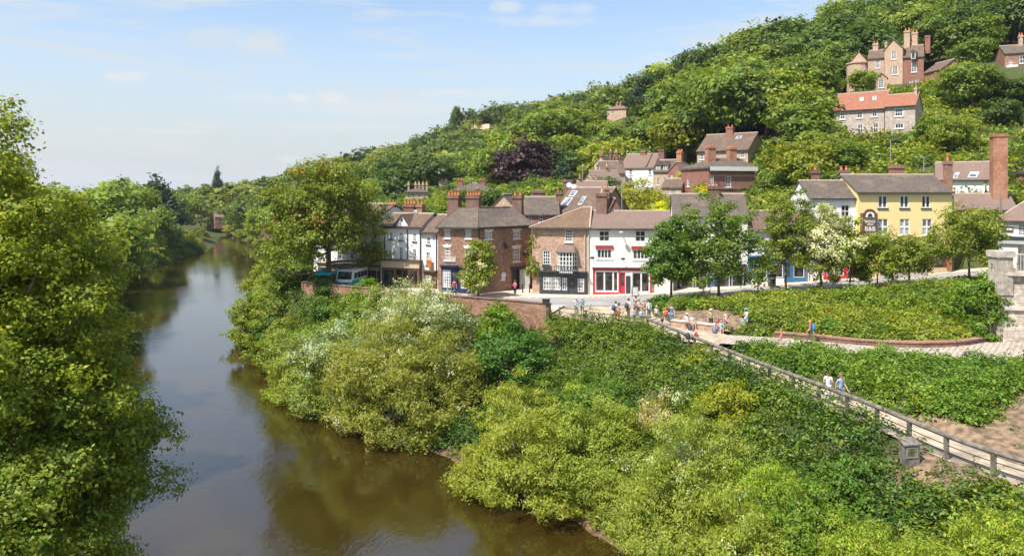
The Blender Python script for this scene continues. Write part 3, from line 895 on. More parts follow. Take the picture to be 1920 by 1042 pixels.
    def gutter(s, face=0, oh=0.3):
        F = s.faces[face]; mb = MB()
        F.bx(mb, -0.1, F.L + .1, s.we - 0.16, s.we - 0.05, -oh - .1, -oh + .02); mb.build('gutter', M['black'], s.root)

    def pipe(s, px, y0, y1, mat='black', face=0):
        F = s.faces[face]; a, w1 = F.loc(px, y0); w0 = F.loc(px, y1)[1]
        mb = MB(); mb.tube([F.p(a, w0, -.09), F.p(a, w1, -.09)], 0.06, 6); mb.build('drainpipe', M[mat], s.root)

    def shopfront(s, rect, panes, mat, proud=0.25, fascia=None, fmat=None, glass='glass_shop', door=None, dmat=None, face=0, cornice=True, low=-0.3, bars=None, framemat='frame'):
        """a joinery front standing proud of the wall; panes are pixel rectangles with (nx, ny) glazing bars"""
        F = s.faces[face]
        a0, a1, w0, w1 = F.rect(rect, -proud); w0 = low
        holes = []
        for q in panes:
            h = F.rect(q[:4], -proud); holes.append((max(a0 + .06, h[0]), min(a1 - .06, h[1]), max(h[2], 0.05), h[3]))
        dh = None
        if door:
            h = F.rect(door, -proud); dh = (h[0], h[1], w0 + .01, h[3]); 
        mb = MB()
        G = Face(s, F.p(a0, 0, -proud)[:2], F.p(a1, 0, -proud)[:2])
        hh = [(h[0] - a0, h[1] - a0, h[2], h[3]) for h in holes + ([dh] if dh else [])]
        wall_grid(mb, G, a1 - a0, w0, w1, hh, dep=0.12)
        for e in (a0, a1): mb.face([F.p(e, w0, -proud), F.p(e, w0, 0.0), F.p(e, w1, 0.0), F.p(e, w1, -proud)])
        mb.face([F.p(a0, w1, -proud), F.p(a1, w1, -proud), F.p(a1, w1, 0), F.p(a0, w1, 0)])
        sf = mb.build('shopfront', M[mat], s.root)
        for q, h in zip(panes, holes):
            nx, ny = (q[4], q[5]) if len(q) > 5 else (1, 1)
            mb = MB(); fw = 0.06
            o = -proud
            for r in ((h[0] + .003, h[0] + fw, h[2] + .003, h[3] - .003), (h[1] - fw, h[1] - .003, h[2] + .003, h[3] - .003), (h[0] + fw, h[1] - fw, h[2] + .003, h[2] + fw), (h[0] + fw, h[1] - fw, h[3] - fw, h[3] - .003)): F.bx(mb, *r, o + .02, o + .1)
            for k in range(1, nx):
                a = h[0] + (h[1] - h[0]) * k / nx; F.bx(mb, a - .03, a + .03, h[2] + fw, h[3] - fw, o + .03, o + .09)
            for k in range(1, ny):
                w = h[2] + (h[3] - h[2]) * k / ny; F.bx(mb, h[0] + fw, h[1] - fw, w - .025, w + .025, o + .035, o + .088)
            wn = mb.build('shop_window', M[q[7] if len(q) > 7 else framemat], s.root)
            mb = MB(); F.bx(mb, h[0] + .03, h[1] - .03, h[2] + .03, h[3] - .03, o + .075, o + .085); mb.build('pane', M[q[6] if len(q) > 6 and q[6] else glass], wn)
        if dh:
            mb = MB(); F.bx(mb, dh[0] + .01, dh[1] - .01, 0.02, dh[3] - .01, -proud + .08, -proud + .12)
            d = mb.build('door', M[dmat or mat], s.root)
            mb = MB(); F.bx(mb, dh[0] + .16, dh[1] - .16, (dh[3]) * .45, dh[3] - .2, -proud + .06, -proud + .079); mb.build('pane', M[glass], d)
        if fascia:
            f = F.rect(fascia, -proud)
            mb = MB(); F.bx(mb, a0 - .03, a1 + .03, f[2], f[3], -proud - .09, -proud - .003)
            fo = mb.build('fascia', M[fmat or mat], s.root)
            if cornice:
                mb = MB(); F.bx(mb, a0 - .12, a1 + .12, f[3] + .003, f[3] + .14, -proud - .28, 0.0); mb.build('cornice', M[mat], fo)
        return sf


# ---------------- street row, left to right
s = Bld('row_house', 'long white rendered row house half hidden behind the rusty green tree', (588, 93), (712, 88.2), 6, 7.95, 404)
for x in (612, 636, 660, 684, 702):
    s.window((x - 4, 430, x + 4, 448), nx=2, ny=2); s.window((x - 4, 464, x + 4, 486), nx=2, ny=3)
wr = s.ridge_z(650, 384)
s.shopfront((596, 500, 711, 532), [(600, 506, 618, 526), (622, 506, 640, 526), (644, 506, 662, 526), (666, 506, 684, 530), (688, 506, 706, 530)], 'brown', 0.3, (596, 497, 711, 504), 'tan_paint')
s.walls('white', 'u', wr); s.roof_gable('roof', wr); s.gutter()
s.chimney(729, 741.5, 383, 402, 3, 0.8, 'brick_dark', 2)
s.pipe(700, 408, 500)

s = Bld('gabled_house', 'white rendered house with a small steep front gable and a wide timber shopfront', (713.5, 87), (790.5, 85.2), 6, 7.98, 424.5)
for r in ((729.8, 436, 735.2, 448.5), (749, 436, 755, 450.5), (774.5, 438, 780.3, 452.5)): s.window(r, nx=2, ny=4, lintel=None, sillmat='black')
for r in ((729.6, 467, 734.6, 485.5), (749, 463.6, 754.8, 488), (774.5, 467, 780, 492)): s.window(r, nx=2, ny=4, sillmat='black')
wr = s.ridge_z(755, 402.5)
s.shopfront((715.5, 490, 786, 537), [(718, 505, 738.5, 533, 1, 1), (741.5, 505, 765.5, 533, 2, 1), (768.5, 507, 783, 534, 2, 1)], 'brown', 0.7, (715.5, 489, 786, 502), 'tan_paint', framemat='brown')
s.walls('white', 'u', wr); s.roof_gable('roof', wr); s.gutter()
# the small front gable
F = s.F; a0, wb = F.loc(742.5, 424); a1 = F.loc(765, 424)[0]; wp = F.loc(753.5, 402)[1]; am = (a0 + a1) / 2
mb = MB(); mb.solid([F.p(a0, wb - .4, -.05), F.p(a1, wb - .4, -.05), F.p(a1, wb + .1, -.05), F.p(am, wp - .12, -.05), F.p(a0, wb + .1, -.05), F.p(a0, wb - .4, 2.2), F.p(a1, wb - .4, 2.2), F.p(a1, wb + .1, 2.2), F.p(am, wp - .12, 2.6), F.p(a0, wb + .1, 2.2)],
                    [(0, 1, 2, 3, 4), (9, 8, 7, 6, 5), (0, 5, 6, 1), (1, 6, 7, 2), (2, 7, 8, 3), (3, 8, 9, 4), (4, 9, 5, 0)])
gb = mb.build('front_gable', M['white'], s.root)
mb = MB()
for sx, e in ((a0, -1), (a1, 1)):
    q = [F.p(sx + e * .25, wb - .05, -.2), F.p(am, wp - .06, -.2), F.p(am, wp - .06, 3.0), F.p(sx + e * .25, wb - .05, 2.2)]
    mb.hexa(q + [(x, y, z + .12) for x, y, z in q])
mb.build('gable_roof', M['roof'], gb)
mb = MB(); F.bx(mb, am - .13, am + .13, wb + .55, wb + .95, -.09, -.053); mb.build('vent', M['black'], gb)
s.chimney(758, 780.5, 383, 403, 3.6, 0.9, 'brick_dark', 4); s.chimney(781.5, 795, 383, 403, 3.6, 0.8, 'brick', 2)
s.pipe(764.5, 430, 490); s.pipe(788.5, 432, 530); s.pipe(722, 428, 488)
mb = MB(); cc = Vector(F.p(*F.loc(779, 399, 2.9), 2.9)); mb.ball(cc, (.35, .1, .35), 10, 6); mb.tube([cc + Vector((0, .05, 0)), cc + Vector((0, .4, -.3))], 0.04, 5); mb.build('satellite_dish', M['metal'], s.roof)

s = Bld('narrow_house', 'narrow white rendered house with an orange hanging sign beside the red brick corner house', (791, 85.2), (821, 83.9), 6, 8.0, 434.5)
s.window((800, 444.5, 806.6, 458.5), nx=2, ny=2, sillmat='black'); s.window((812, 440.5, 814.5, 452), nx=1, ny=2, sill=False); s.window((799, 472.5, 806, 497), nx=2, ny=4, sillmat='black')
wr = s.ridge_z(806, 404.5)
s.shopfront((795.5, 511, 817, 540), [(798.5, 516, 808, 535, 3, 3)], 'brown', 0.25, (795.5, 509, 817, 514), 'brown', door=(809.5, 516, 815.5, 541), dmat='brown')
s.walls('white', 'u', wr); s.roof_gable('roof', wr); s.gutter(); s.pipe(819, 440, 540)
F = s.F; a, w = F.loc(808.5, 494); mb = MB(); F.bx(mb, a - .36, a + .36, w - .4, w + .4, -.42, -.36); sg = mb.build('hanging_sign', M['orange_wood'], s.root)
mb = MB(); F.bx(mb, a - .03, a + .03, w + .42, w + .47, -.42, 0.0); mb.build('bracket', M['iron'], sg)
mb = MB(); F.bx(mb, a - .36, a + .36, w + .403, w + .75, -.42, -.36); mb.build('top_panel', M['tan_paint'], sg)

# red brick corner house, its front bent at the corner
A, C_, B_ = (822, 81.2), (897, 79.8), (996, 85.2)
bk = [Vector((wx(990, 93), 93.0)), Vector((wx(832, 90), 90.0))]
s = Bld('corner_house', 'red brick corner house with a hipped tile roof, white keystone lintels and tall chimneys', A, C_, 8, 8.0, 426.5, foot=[A, C_, B_] + bk)
for r in ((833.7, 432.5, 843.8, 446.5), (873, 433, 883.2, 447)): s.window(r, 0, 3, 4, lintel='key')
for r in ((833.5, 464, 844, 488), (872, 466, 883, 489)): s.window(r, 0, 3, 4, lintel='key')
for r in ((910, 434.3, 923, 448), (962.7, 433.6, 975.4, 447)): s.window(r, 1, 4, 4, lintel='key')
for r in ((911, 466, 923.5, 489), (961.8, 465, 974.8, 490)): s.window(r, 1, 4, 4, lintel='key')
s.window((976.8, 504, 989.8, 525), 1, 4, 4)
dr = s.R.rect((959, 505, 974.5, 542)); s.holes.setdefault(id(s.R), []).append((dr[0], dr[1], 0.0, dr[3]))
s.shopfront((827.5, 502, 856.5, 548), [(830, 506, 844.5, 539, 4, 6, 'glass_curtain')], 'navy', 0.2, (827.5, 499.5, 856.5, 503.5), 'navy', door=(848, 506, 855.5, 549), dmat='navy')
s.shopfront((859.5, 502, 886.5, 550), [(864, 507, 883.5, 541, 4, 5, 'glass_curtain')], 'navy', 0.2, (859.5, 499.5, 886.5, 503.5), 'navy')
s.walls('brick')
pts = s.pts
cx_ = sum(p[0] for p in pts) / 5; cy_ = sum(p[1] for p in pts) / 5
ev = [Vector((x, y)) + (Vector((x, y)) - Vector((cx_, cy_))).normalized() * 0.42 for x, y in pts]
a1_, w1_ = s.F.loc(858, 390, 4.0); am_, wm_ = s.F.loc(896.5, 390.5, 3.9)
q2 = Vector((wx(958, 88.4), 88.4)) - Vector(s.org[:2]); c, sn = math.cos(-s.rz), math.sin(-s.rz); q2 = (q2.x * c - q2.y * sn, q2.x * sn + q2.y * c)
wr = w1_
RP = [(*e, s.we) for e in ev] + [(*e, s.we + .1) for e in ev] + [(a1_, 4.0, wr), (am_, 3.9, wr + .05), (*q2, wr)]
mb = MB(); mb.solid(RP, [(4, 3, 2, 1, 0)] + [(i, (i + 1) % 5, 5 + (i + 1) % 5, 5 + i) for i in range(5)] + [(5, 6, 11, 10), (6, 7, 12, 11), (7, 8, 12), (8, 9, 10, 11, 12), (9, 5, 10)])
s.roof = mb.build('roof', M['roof_grey'], s.root)
mb = MB(); mb.tube([RP[10], RP[11], RP[12]], 0.11, 6); mb.tube([RP[6], RP[11]], .07, 6); mb.tube([RP[5], RP[10]], .07, 6); mb.tube([RP[7], RP[12]], .07, 6); mb.build('ridge_tiles', M['roof'], s.roof)
mb = MB()
for i in (0, 1):
    G = Face(s, ev[i], ev[i + 1]); G.bx(mb, 0, G.L, s.we - .14, s.we - .02, -.1, 0.02)
mb.build('gutter', M['black'], s.root)
s.chimney(840, 863, 366.5, 399, 4.6, 1.0, 'brick_dark', 4, poth=.5); s.chimney(875, 901.5, 366.5, 391, 5.2, 1.0, 'brick_dark', 5, poth=.5)
s.chimney(961.5, 981, 367, 403, 9.5, 0.9, 'brick_dark', 2, poth=.5)
F = s.R
a, w = F.loc(943.5, 516); mb = MB(); mb.tube([F.p(a, w, -.03), F.p(a, w, -.08)], [.36, .36], 16); mb.build('round_plaque', M['sill'], s.root)
a, w = F.loc(943, 524.5); mb = MB(); F.bx(mb, a - .33, a + .33, w - .1, w + .12, -.05, -.004); mb.build('name_plate', M['sill'], s.root)
a, w = F.loc(945, 459); mb = MB(); F.bx(mb, a - .12, a + .12, w - .1, w + .2, -.3, -.004); F.bx(mb, a - .05, a + .25, w - .42, w - .1, -.45, -.2); mb.build('wall_lamp', M['black'], s.root)
a, w = F.loc(985, 476); mb = MB(); F.bx(mb, a - .5, a + .5, w - .04, w + .04, -.75, -.004); mb.build('bracket', M['iron'], s.root)
d = dr; mb = MB(); P = F.p
mb.hexa([P(d[1] + .02, .05, -.02), P(d[1] + .75, .05, -.85), P(d[1] + .71, .05, -.89), P(d[1] - .02, .05, -.06), P(d[1] + .02, d[3] - .1, -.02), P(d[1] + .75, d[3] - .1, -.85), P(d[1] + .71, d[3] - .1, -.89), P(d[1] - .02, d[3] - .1, -.06)])
mb.build('door', M['grey_paint'], s.root)
mb = MB(); F.bx(mb, d[0] - .2, d[1] + 1.2, d[3] + .01, d[3] + .3, -.12, -.003); mb.build('door_lintel', M['navy'], s.root)
mb = MB(); F.bx(mb, d[0] + .01, d[1] - .01, 0.02, d[3] - .01, .3, .34); mb.build('interior_shade_panel', M['black'], s.root)  # black sheet behind the opening, its colour standing for the unlit interior
F = s.F; a, w = F.loc(847, 486); mb = MB(); F.bx(mb, a - .5, a + .5, w - .28, w + .28, -.07, -.004); mb.build('wall_plate', M['stone'], s.root)
s.pipe(898, 428, 545, 'black', 1)

# brick house with the black shopfront
s = Bld('brick_shop_house', 'pinkish brick house with a bay window and black painted shopfront', (998, 80.3), (1101, 78.9), 7, 8.05, 427.5)
s.window((1059.5, 430.5, 1073.3, 453.3), nx=3, ny=4); s.window((1017.5, 469.5, 1032, 496), nx=3, ny=4)
F = s.F
s.shopfront((1011.5, 511.5, 1099.5, 554), [(1018.7, 519.5, 1034, 543, 3, 3, 'glass_curtain'), (1036, 519.5, 1051, 543.5, 3, 3, 'glass_curtain'), (1053.7, 521, 1063, 544, 2, 3, 'glass_curtain'), (1083.3, 522.5, 1095, 547, 2, 4, 'glass_curtain')], 'black', 0.35, (1011.5, 510.5, 1099.5, 517.5), 'black', door=(1066.4, 520.5, 1077.5, 555), dmat='black')
wr = s.ridge_z(1080, 390)
s.walls('brick_pink', None); s.roof_hip('roof_lichen', wr, 5.0, 0.0); s.gutter()
# bay
r = F.rect((1045, 471, 1082, 506)); P = F.p
mb = MB(); mh = MB(); o = .75; k = .38
bayp = [(r[0], 0), (r[0] + k, -o), (r[1] - k, -o), (r[1], 0)]
wb, wt = r[2] - .25, r[3]
for i in range(3):
    (x0, y0), (x1, y1) = bayp[i], bayp[i + 1]
    mb.face([P(x0, wb, y0), P(x1, wb, y1), P(x1, r[2] + .1, y1), P(x0, r[2] + .1, y0)])
    mh.face([P(x0, wt - .1, y0), P(x1, wt - .1, y1), P(x1, wt, y1), P(x0, wt, y0)])
mb.face([P(x, wb, y) for x, y in bayp]); mh.face([P(x, wt, y) for x, y in bayp])
bay = mb.build('bay_window', M['frame'], s.root); mh.build('bay_head', M['frame'], bay)
for i, n in ((0, 2), (1, 4), (2, 2)):
    G = Face(s, P(*(bayp[i][0], 0, bayp[i][1]))[:2], P(*(bayp[i + 1][0], 0, bayp[i + 1][1]))[:2])
    mb = MB()
    for j in range(n + 1):
        a = G.L * j / n; G.bx(mb, max(0, a - .05), min(G.L, a + .05), r[2] + .1, wt - .1, -.0, .08)
    for j in range(1, 4):
        w = r[2] + .1 + (wt - r[2] - .2) * j / 4; G.bx(mb, 0.05, G.L - .05, w - .03, w + .03, .01, .07)
    mb.build('bay_sash', M['frame'], bay)
    mb = MB(); G.bx(mb, .02, G.L - .02, r[2] + .1, wt - .1, .05, .06); mb.build('pane', M['glass'], bay)
rr = F.rect((1042, 459, 1085, 471))
q = [P(rr[0], rr[2], 0), P(rr[0] + .3, rr[2], -o - .2), P(rr[1] - .3, rr[2], -o - .2), P(rr[1], rr[2], 0)]
t = [P(rr[0] + .45, rr[3], 0), P(rr[0] + .7, rr[3], -.12), P(rr[1] - .7, rr[3], -.12), P(rr[1] - .45, rr[3], 0)]
mb = MB(); mb.hexa(q + t); mb.build('bay_roof', M['roof_pink'], bay)
mb = MB(); bw = wb - .15; xs = np.linspace(r[0] - .1, r[1] + .1, 12)
F.bx(mb, r[0] - .15, r[1] + .15, bw, bw + .1, -1.05, -.003)
for x in xs: F.bx(mb, x - .018, x + .018, bw + .1, bw + .85, -1.03, -.99)
F.bx(mb, r[0] - .15, r[1] + .15, bw + .85, bw + .91, -1.05, -.97)
mb.build('balcony', M['iron'], s.root)
r2 = F.rect((1017, 495, 1032, 501)); mb = MB(); F.bx(mb, r2[0], r2[1], r2[2], r2[3], -.28, -.105); mb.build('window_box', M['green_black'], s.root)
s.pipe(1097, 432, 512, 'stone')
s.chimney(1117.5, 1140, 362.5, 400, 3.6, 1.1, 'brick_dark', 1, 'pot_buff', 0.8)

# white house with the red shopfront
s = Bld('red_shop_house', 'white rendered house with red window heads and a red framed shopfront', (1101.6, 78.9), (1262, 78.2), 7, 8.08, 427.8)
F = s.F
for r in ((1123.3, 432.5, 1143, 453), (1191, 432.6, 1210.4, 453.4), (1236, 433, 1253, 453.4)): s.window(r, nx=2, ny=2, lintel='maroon', sill=False, glass='glass')
for r in ((1119.4, 467, 1147, 484.4), (1186.7, 467.5, 1216, 486)): s.window(r, nx=4, ny=1, lintel='red', bar=.08)
for r in ((1116.4, 460, 1150, 466.2), (1183.5, 461.5, 1218.5, 467.2)):
    q = F.rect(r); mb = MB(); F.bx(mb, *q, -.12, -.063); mb.build('painted_lintel', M['maroon'], s.root)
s.shopfront((1111.5, 503, 1222, 553), [(1116.6, 509, 1133, 545.5), (1133.6, 509, 1149.5, 545.8), (1150.2, 509.5, 1158.5, 546), (1186, 511.5, 1202, 547), (1202.6, 511.5, 1217.5, 547)], 'frame', 0.3, (1111.5, 501, 1222, 507.5), 'maroon', door=(1162, 511, 1172.4, 553), dmat='red')
for r in ((1111.3, 507.6, 1115.6, 553), (1218.5, 507.6, 1222, 552), (1115.7, 547.5, 1160.5, 553.2), (1159.6, 508, 1161.8, 547.3)):
    q = F.rect(r, -.3); mb = MB(); F.bx(mb, q[0], q[1], max(-.2, q[2]), q[3], -.345, -.303); mb.build('painted_panel', M['red'], s.root)
q = F.rect((1173.5, 517, 1182, 553), -.3); mb = MB(); F.bx(mb, q[0], q[1], .02, q[3], -.36, -.304); F.bx(mb, q[0], q[1], .001, .019, -.6, -.304); mb.build('doorway_shade_panel', M['black'], s.root)  # solid black panel and threshold strip painted as the shade of the open doorway
q = F.rect((1182.5, 511, 1185.5, 550), -.3); mb = MB(); F.bx(mb, q[0], q[1], .1, q[3], -.37, -.304); mb.build('door_post', M['frame'], s.root)
wr = s.ridge_z(1190, 398.5)
s.walls('cream', 'u', wr); s.roof_gable('roof_pink', wr); s.gutter(0, .27); s.pipe(1103.5, 432, 553, 'stone')
for px, py in ((1164, 435), (1110, 482), (1167, 484)):
    a, w = F.loc(px, py); mb = MB(); mb.tube([F.p(a, w, -.004), F.p(a, w + .1, -.75)], .045, 6); mb.ball(F.p(a, w - .0, -.8), (.26, .2, .13), 8, 5); mb.build('wall_lamp', M['grey_paint'] if py < 440 else M['black'], s.root)

# houses behind the street trees
s = Bld('tree_screened_house', 'tall dark roofed white house standing behind the two green street trees', (1262.5, 80.5), (1402, 79.2), 7, 8.4, 405)
for x in (1290, 1320, 1350, 1380): s.window((x - 8, 418, x + 8, 440), nx=2, ny=2); s.window((x - 8, 462, x + 8, 488), nx=2, ny=2)
s.shopfront((1270, 500, 1398, 545), [(1276, 508, 1300, 540), (1304, 508, 1326, 540), (1345, 508, 1368, 540), (1372, 508, 1394, 540)], 'navy', .3, (1270, 497, 1398, 504), 'tan_paint', door=(1330, 508, 1340, 546), dmat='blue')
wr = s.ridge_z(1330, 366.5)
s.walls('cream', 'u', wr); s.roof_gable('roof_grey', wr); s.gutter(0, .27)
s.chimney(1326, 1349.5, 349, 378, 3.0, .9, 'brick_dark', 2, 'pot', .3)
a, w = s.F.loc(1395, 400); mb = MB(); F2 = s.faces[1]; mb.face([F2.p(0.02, s.we + .02, -.02), F2.p(F2.L - .02, s.we + .02, -.02), F2.p(F2.L / 2, wr - .05, -.02)]); mb.build('brick_gable', M['brick'], s.root)

s = Bld('blue_shop_house', 'low white house with a bright blue shopfront glimpsed through the slender tree', (1402.5, 79.4), (1517, 79), 7, 8.9, 430)
for x in (1425, 1455, 1490): s.window((x - 9, 444, x + 9, 466), nx=3, ny=2)
s.shopfront((1406, 484, 1512, 538), [(1412, 496, 1438, 520), (1442, 496, 1468, 520), (1488, 496, 1508, 520)], 'blue', .3, (1406, 482, 1512, 491), 'blue', door=(1472, 494, 1484, 540), dmat='blue')
q = s.F.rect((1408, 521.5, 1470, 534), -.3); mb = MB(); s.F.bx(mb, *q, -.34, -.303); mb.build('stall_riser', M['cream'], s.root)
wr = s.ridge_z(1450, 398)
s.walls('white', 'u', wr); s.roof_gable('roof', wr); s.gutter(0, .27)

s = Bld('red_door_house', 'white house with a red shop doorway and two chimneys left of the yellow house', (1518, 79.2), (1609, 79.4), 5, 9.5, 371)
for x in (1545, 1585): s.window((x - 8, 384, x + 8, 408), nx=2, ny=2); s.window((x - 8, 430, x + 8, 456), nx=2, ny=2)
s.shopfront((1546, 492, 1612, 527), [(1550, 497, 1566, 517), (1569, 497, 1582, 517)], 'red', .3, (1546, 489, 1612, 495), 'red', door=(1590, 498, 1604, 528), dmat='black')
wr = s.ridge_z(1560, 341.5)
s.walls('white', 'u', wr); s.roof_gable('roof_grey', wr); s.gutter(0, .27)
s.chimney(1522, 1535, 319, 349, 3.0, .8, 'brick_dark', 1, 'pot', .5); s.chimney(1573, 1591.5, 319.5, 342, 4.2, .8, 'brick_dark', 2, 'pot', .5)

s = Bld('guest_house', 'yellow rendered guest house with a long dark slate roof and an arched sign', (1608, 78.9), (1785, 79.3), 7, 9.9, 360.5, cat='guest house')
F = s.F
for r in ((1646.8, 367, 1663.5, 389.8), (1687.7, 367, 1703.8, 389.8), (1728.3, 367, 1744.2, 389.8)): s.window(r, nx=2, ny=1, sillmat='black', bar=.14)
for r in ((1646, 410.5, 1665.5, 440.5), (1687, 410.5, 1706, 440.5), (1729, 410.5, 1748, 440.5)): s.window(r, nx=2, ny=2, bar=.13, glass='glass_curtain')
s.shopfront((1644, 462, 1782, 515), [(1652, 470, 1692, 502, 1, 1, None, 'orange_wood'), (1702, 470, 1738, 502, 1, 1, None, 'orange_wood'), (1746, 470, 1776, 502, 1, 1, None, 'orange_wood')], 'tan_paint', .25, (1644, 460, 1782, 467), 'orange_wood')
for x in (1646.5, 1697, 1742, 1778):
    q = F.rect((x - 3.5, 468, x + 3.5, 505), -.25); mb = MB(); F.bx(mb, *q, -.36, -.254); mb.build('post', M['orange_wood'], s.root)
wr = s.ridge_z(1690, 330.5)
s.walls('yellow', 'u', wr); s.roof_gable('roof_grey', wr, ridge=True); s.gutter(0, .27); s.pipe(1786, 366, 510)
s.chimney(1669, 1693.5, 310, 331, 4.4, .9, 'brick_red', 0); s.chimney(1770.5, 1783.5, 302, 336, 3.0, .8, 'brick', 1, 'pot', .65)
# its hanging board: a name, an arch and two lines too small to read
r = F.rect((1619, 398, 1643.5, 441), -.5); am = (r[0] + r[1]) / 2; hw = (r[1] - r[0]) / 2
mb = MB()
out = [(r[0], r[2]), (r[1], r[2]), (r[1], r[3] - .1)] + [(am + hw * .86 * math.cos(t), r[3] - .1 + .45 * math.sin(t)) for t in np.linspace(0.15, math.pi - .15, 12)] + [(r[0], r[3] - .1)]
n = len(out); mb.solid([F.p(a, w, -.52) for a, w in out] + [F.p(a, w, -.44) for a, w in out], [tuple(range(n)), tuple(range(2 * n - 1, n - 1, -1))] + [(i, (i + 1) % n, n + (i + 1) % n, n + i) for i in range(n)])
sg = mb.build('sign_board', M['brown'], s.root)
mb = MB(); ac = r[3] - .52; q = [(am - hw * .68, ac), (am + hw * .68, ac), (am + hw * .62, ac + .3)] + [(am + hw * .62 * math.cos(t), ac + .3 + .26 * math.sin(t)) for t in np.linspace(.1, math.pi - .1, 9)] + [(am - hw * .62, ac + .3)]
mb.face([F.p(a, w, -.526) for a, w in q]); mb.build('arch_ground', M['frame'], sg)
mb = MB(); q = [(am + hw * .38 * math.cos(t), ac + .02 + .4 * math.sin(t)) for t in np.linspace(0, math.pi, 13)]
mb.face([F.p(a, w, -.53) for a, w in q]); mb.build('arch_opening', M['black'], sg)


def text_on(F, txt, a, w, size, dep, mat, parent, name='lettering', width=None):
    cu = bpy.data.curves.new(name, 'FONT'); cu.body = txt; cu.size = size; cu.align_x = 'CENTER'; cu.align_y = 'CENTER'; cu.extrude = 0.006; cu.offset = size * 0.012
    o = bpy.data.objects.new(name, cu); COL.objects.link(o)
    dg = bpy.context.evaluated_depsgraph_get(); me = bpy.data.meshes.new_from_object(o.evaluated_get(dg)); bpy.data.objects.remove(o); bpy.data.curves.remove(cu)
    me.name = name; me.materials.clear(); me.materials.append(mat)
    xs = [v.co.x for v in me.vertices]; k = width / (max(xs) - min(xs)) if width else 1
    for v in me.vertices:
        p_ = F.p(a + v.co.x * k, w + v.co.y, dep - v.co.z); v.co = p_
    me.update()
    return link(name, me, parent)


H = r[3] - r[2]
text_on(F, 'BRIDGE', am, r[2] + H * .59, .36, -.532, M['frame'], sg, width=hw * 1.55)
text_on(F, 'VIEW', am, r[2] + H * .46, .28, -.532, M['frame'], sg, width=hw * 1.0)
text_on(F, 'B&B', am, r[2] + H * .27, .66, -.532, M['frame'], sg, width=hw * 1.6)
mb = MB()
for w_ in (.1, .05):
    for x0, x1 in ((-.75, -.3), (-.22, .2), (.3, .75)): F.bx(mb, am + hw * x0, am + hw * x1, r[2] + H * w_, r[2] + H * w_ + .05, -.53, -.524)
mb.build('small_lettering', M['tan_paint'], sg)
for x_ in (r[0] - .1, r[1]): mb = MB(); F.bx(mb, x_, x_ + .1, r[2], r[3] - .1, -.55, -.0); mb.build('sign_bracket', M['brown'], sg)

# right end of the street
s = Bld('skylight_house', 'white house with a reddish tile roof and two skylights behind the yellow guest house', (1755, 94), (1862, 91), 7, 14, 337)
wr = s.ridge_z(1810, 306.5)
s.walls('white', 'u', wr, below=4); s.roof_gable('roof_pink', wr); s.gutter(0, .27)
s.rooflight([(1786.5, 334), (1794.5, 334), (1799.5, 324), (1792, 324)]); s.rooflight([(1814, 333), (1831, 333), (1836.5, 323), (1820, 323)])
s.pipe(1848, 340, 366)
s = Bld('tall_chimney_house', 'low tiled building carrying a very tall red brick chimney stack at the right', (1788, 86), (1906, 84), 6, 10.6, 392)
wr = s.ridge_z(1850, 366)
s.walls('brick', 'u', wr); s.roof_gable('roof_pink', wr)
s.chimney(1857, 1887.5, 251.5, 374, 2.6, 1.6, 'brick_orange', 0)
s = Bld('corner_shop', 'white walled house with a rising brown tile roof behind the stone bridge pier', (1872, 75), (1990, 72), 8, 10.8, 414, cat='house')
F = s.F
s.window((1909, 420, 1926, 442), nx=4, ny=4); s.window((1908, 460, 1924, 492), nx=4, ny=4); s.window((1936, 420, 1953, 442), nx=4, ny=4)
wr = s.ridge_z(1900, 346)
q = F.rect((1876, 425, 1900, 434)); mb = MB(); F.bx(mb, *q, -.1, -.004); sgn = mb.build('dark_sign', M['brown'], s.root)
q = F.rect((1888, 428, 1898, 431)); mb = MB(); F.bx(mb, *q, -.12, -.103); mb.build('pale_motif', M['frame'], sgn)
q = F.rect((1872, 444, 1985, 449)); mb = MB(); F.bx(mb, *q, -.3, -.003); mb.build('fascia', M['black'], s.root)
q = F.rect((1872, 452, 1985, 458)); mb = MB(); F.bx(mb, *q, -.25, -.003); mb.build('blue_band', M['grey_paint'], s.root)
s.walls('cream', 'u', wr, below=2); s.roof_hip('roof_pink', wr, 4.5, 0, hips=True); s.gutter()
s = Bld('brick_outbuilding', 'small red brick outbuilding with a flat dark roof at the right edge', (1886, 97), (1960, 95), 6, 16, 327)
s.window((1899.5, 330, 1907, 341.5), nx=1, ny=1)
s.walls('brick_red', below=5); mb = MB(); mb.box(-.3, s.L + .3, -.3, 6.3, s.we + .003, s.we + .3); mb.build('roof', M['black'], s.root)
q = s.F.rect((1886, 345, 1950, 366), -.05); mb = MB(); s.F.bx(mb, *q, -.3, -.01); mb.build('rendered_base', M['white'], s.root)

# ---------------- second row, behind the street
s = Bld('small_gable_house', 'small brick house end with one white window behind the corner house', (924.5, 101), (963, 100.5), 6, 9.5, 386)
s.window((945, 385.5, 954, 391), nx=2, ny=1)
wr = s.F.loc(944, 366.5)[1]; s.walls('brick_tan', 'v', wr); s.roof_gable('roof', wr, axis='v')
s = Bld('back_brick_house', 'brick house with grey roof and a broad flat topped chimney behind the black shopfront house', (984, 95), (1048, 95), 7, 10, 402)
s.window((990, 404.5, 997, 417), nx=2, ny=2); s.window((1010.5, 404.5, 1017.5, 417), nx=2, ny=2)
wr = s.ridge_z(1020, 371.5); s.walls('brick', 'u', wr); s.roof_gable('roof_grey', wr)
s.chimney(996, 1024, 357, 383, 4.5, .8, 'brick_dark', 0); s.chimney(1041, 1052.5, 360, 378, 3, .8, 'brick_dark', 1, 'pot', .3)
s = Bld('skylit_roof_house', 'large brown roofed house with long glass rooflights and satellite dishes', (1036, 98), (1122, 95), 12, 10, 399)
wr = s.ridge_z(1085, 354); s.walls('brick', 'u', wr); s.roof_gable('roof', wr)
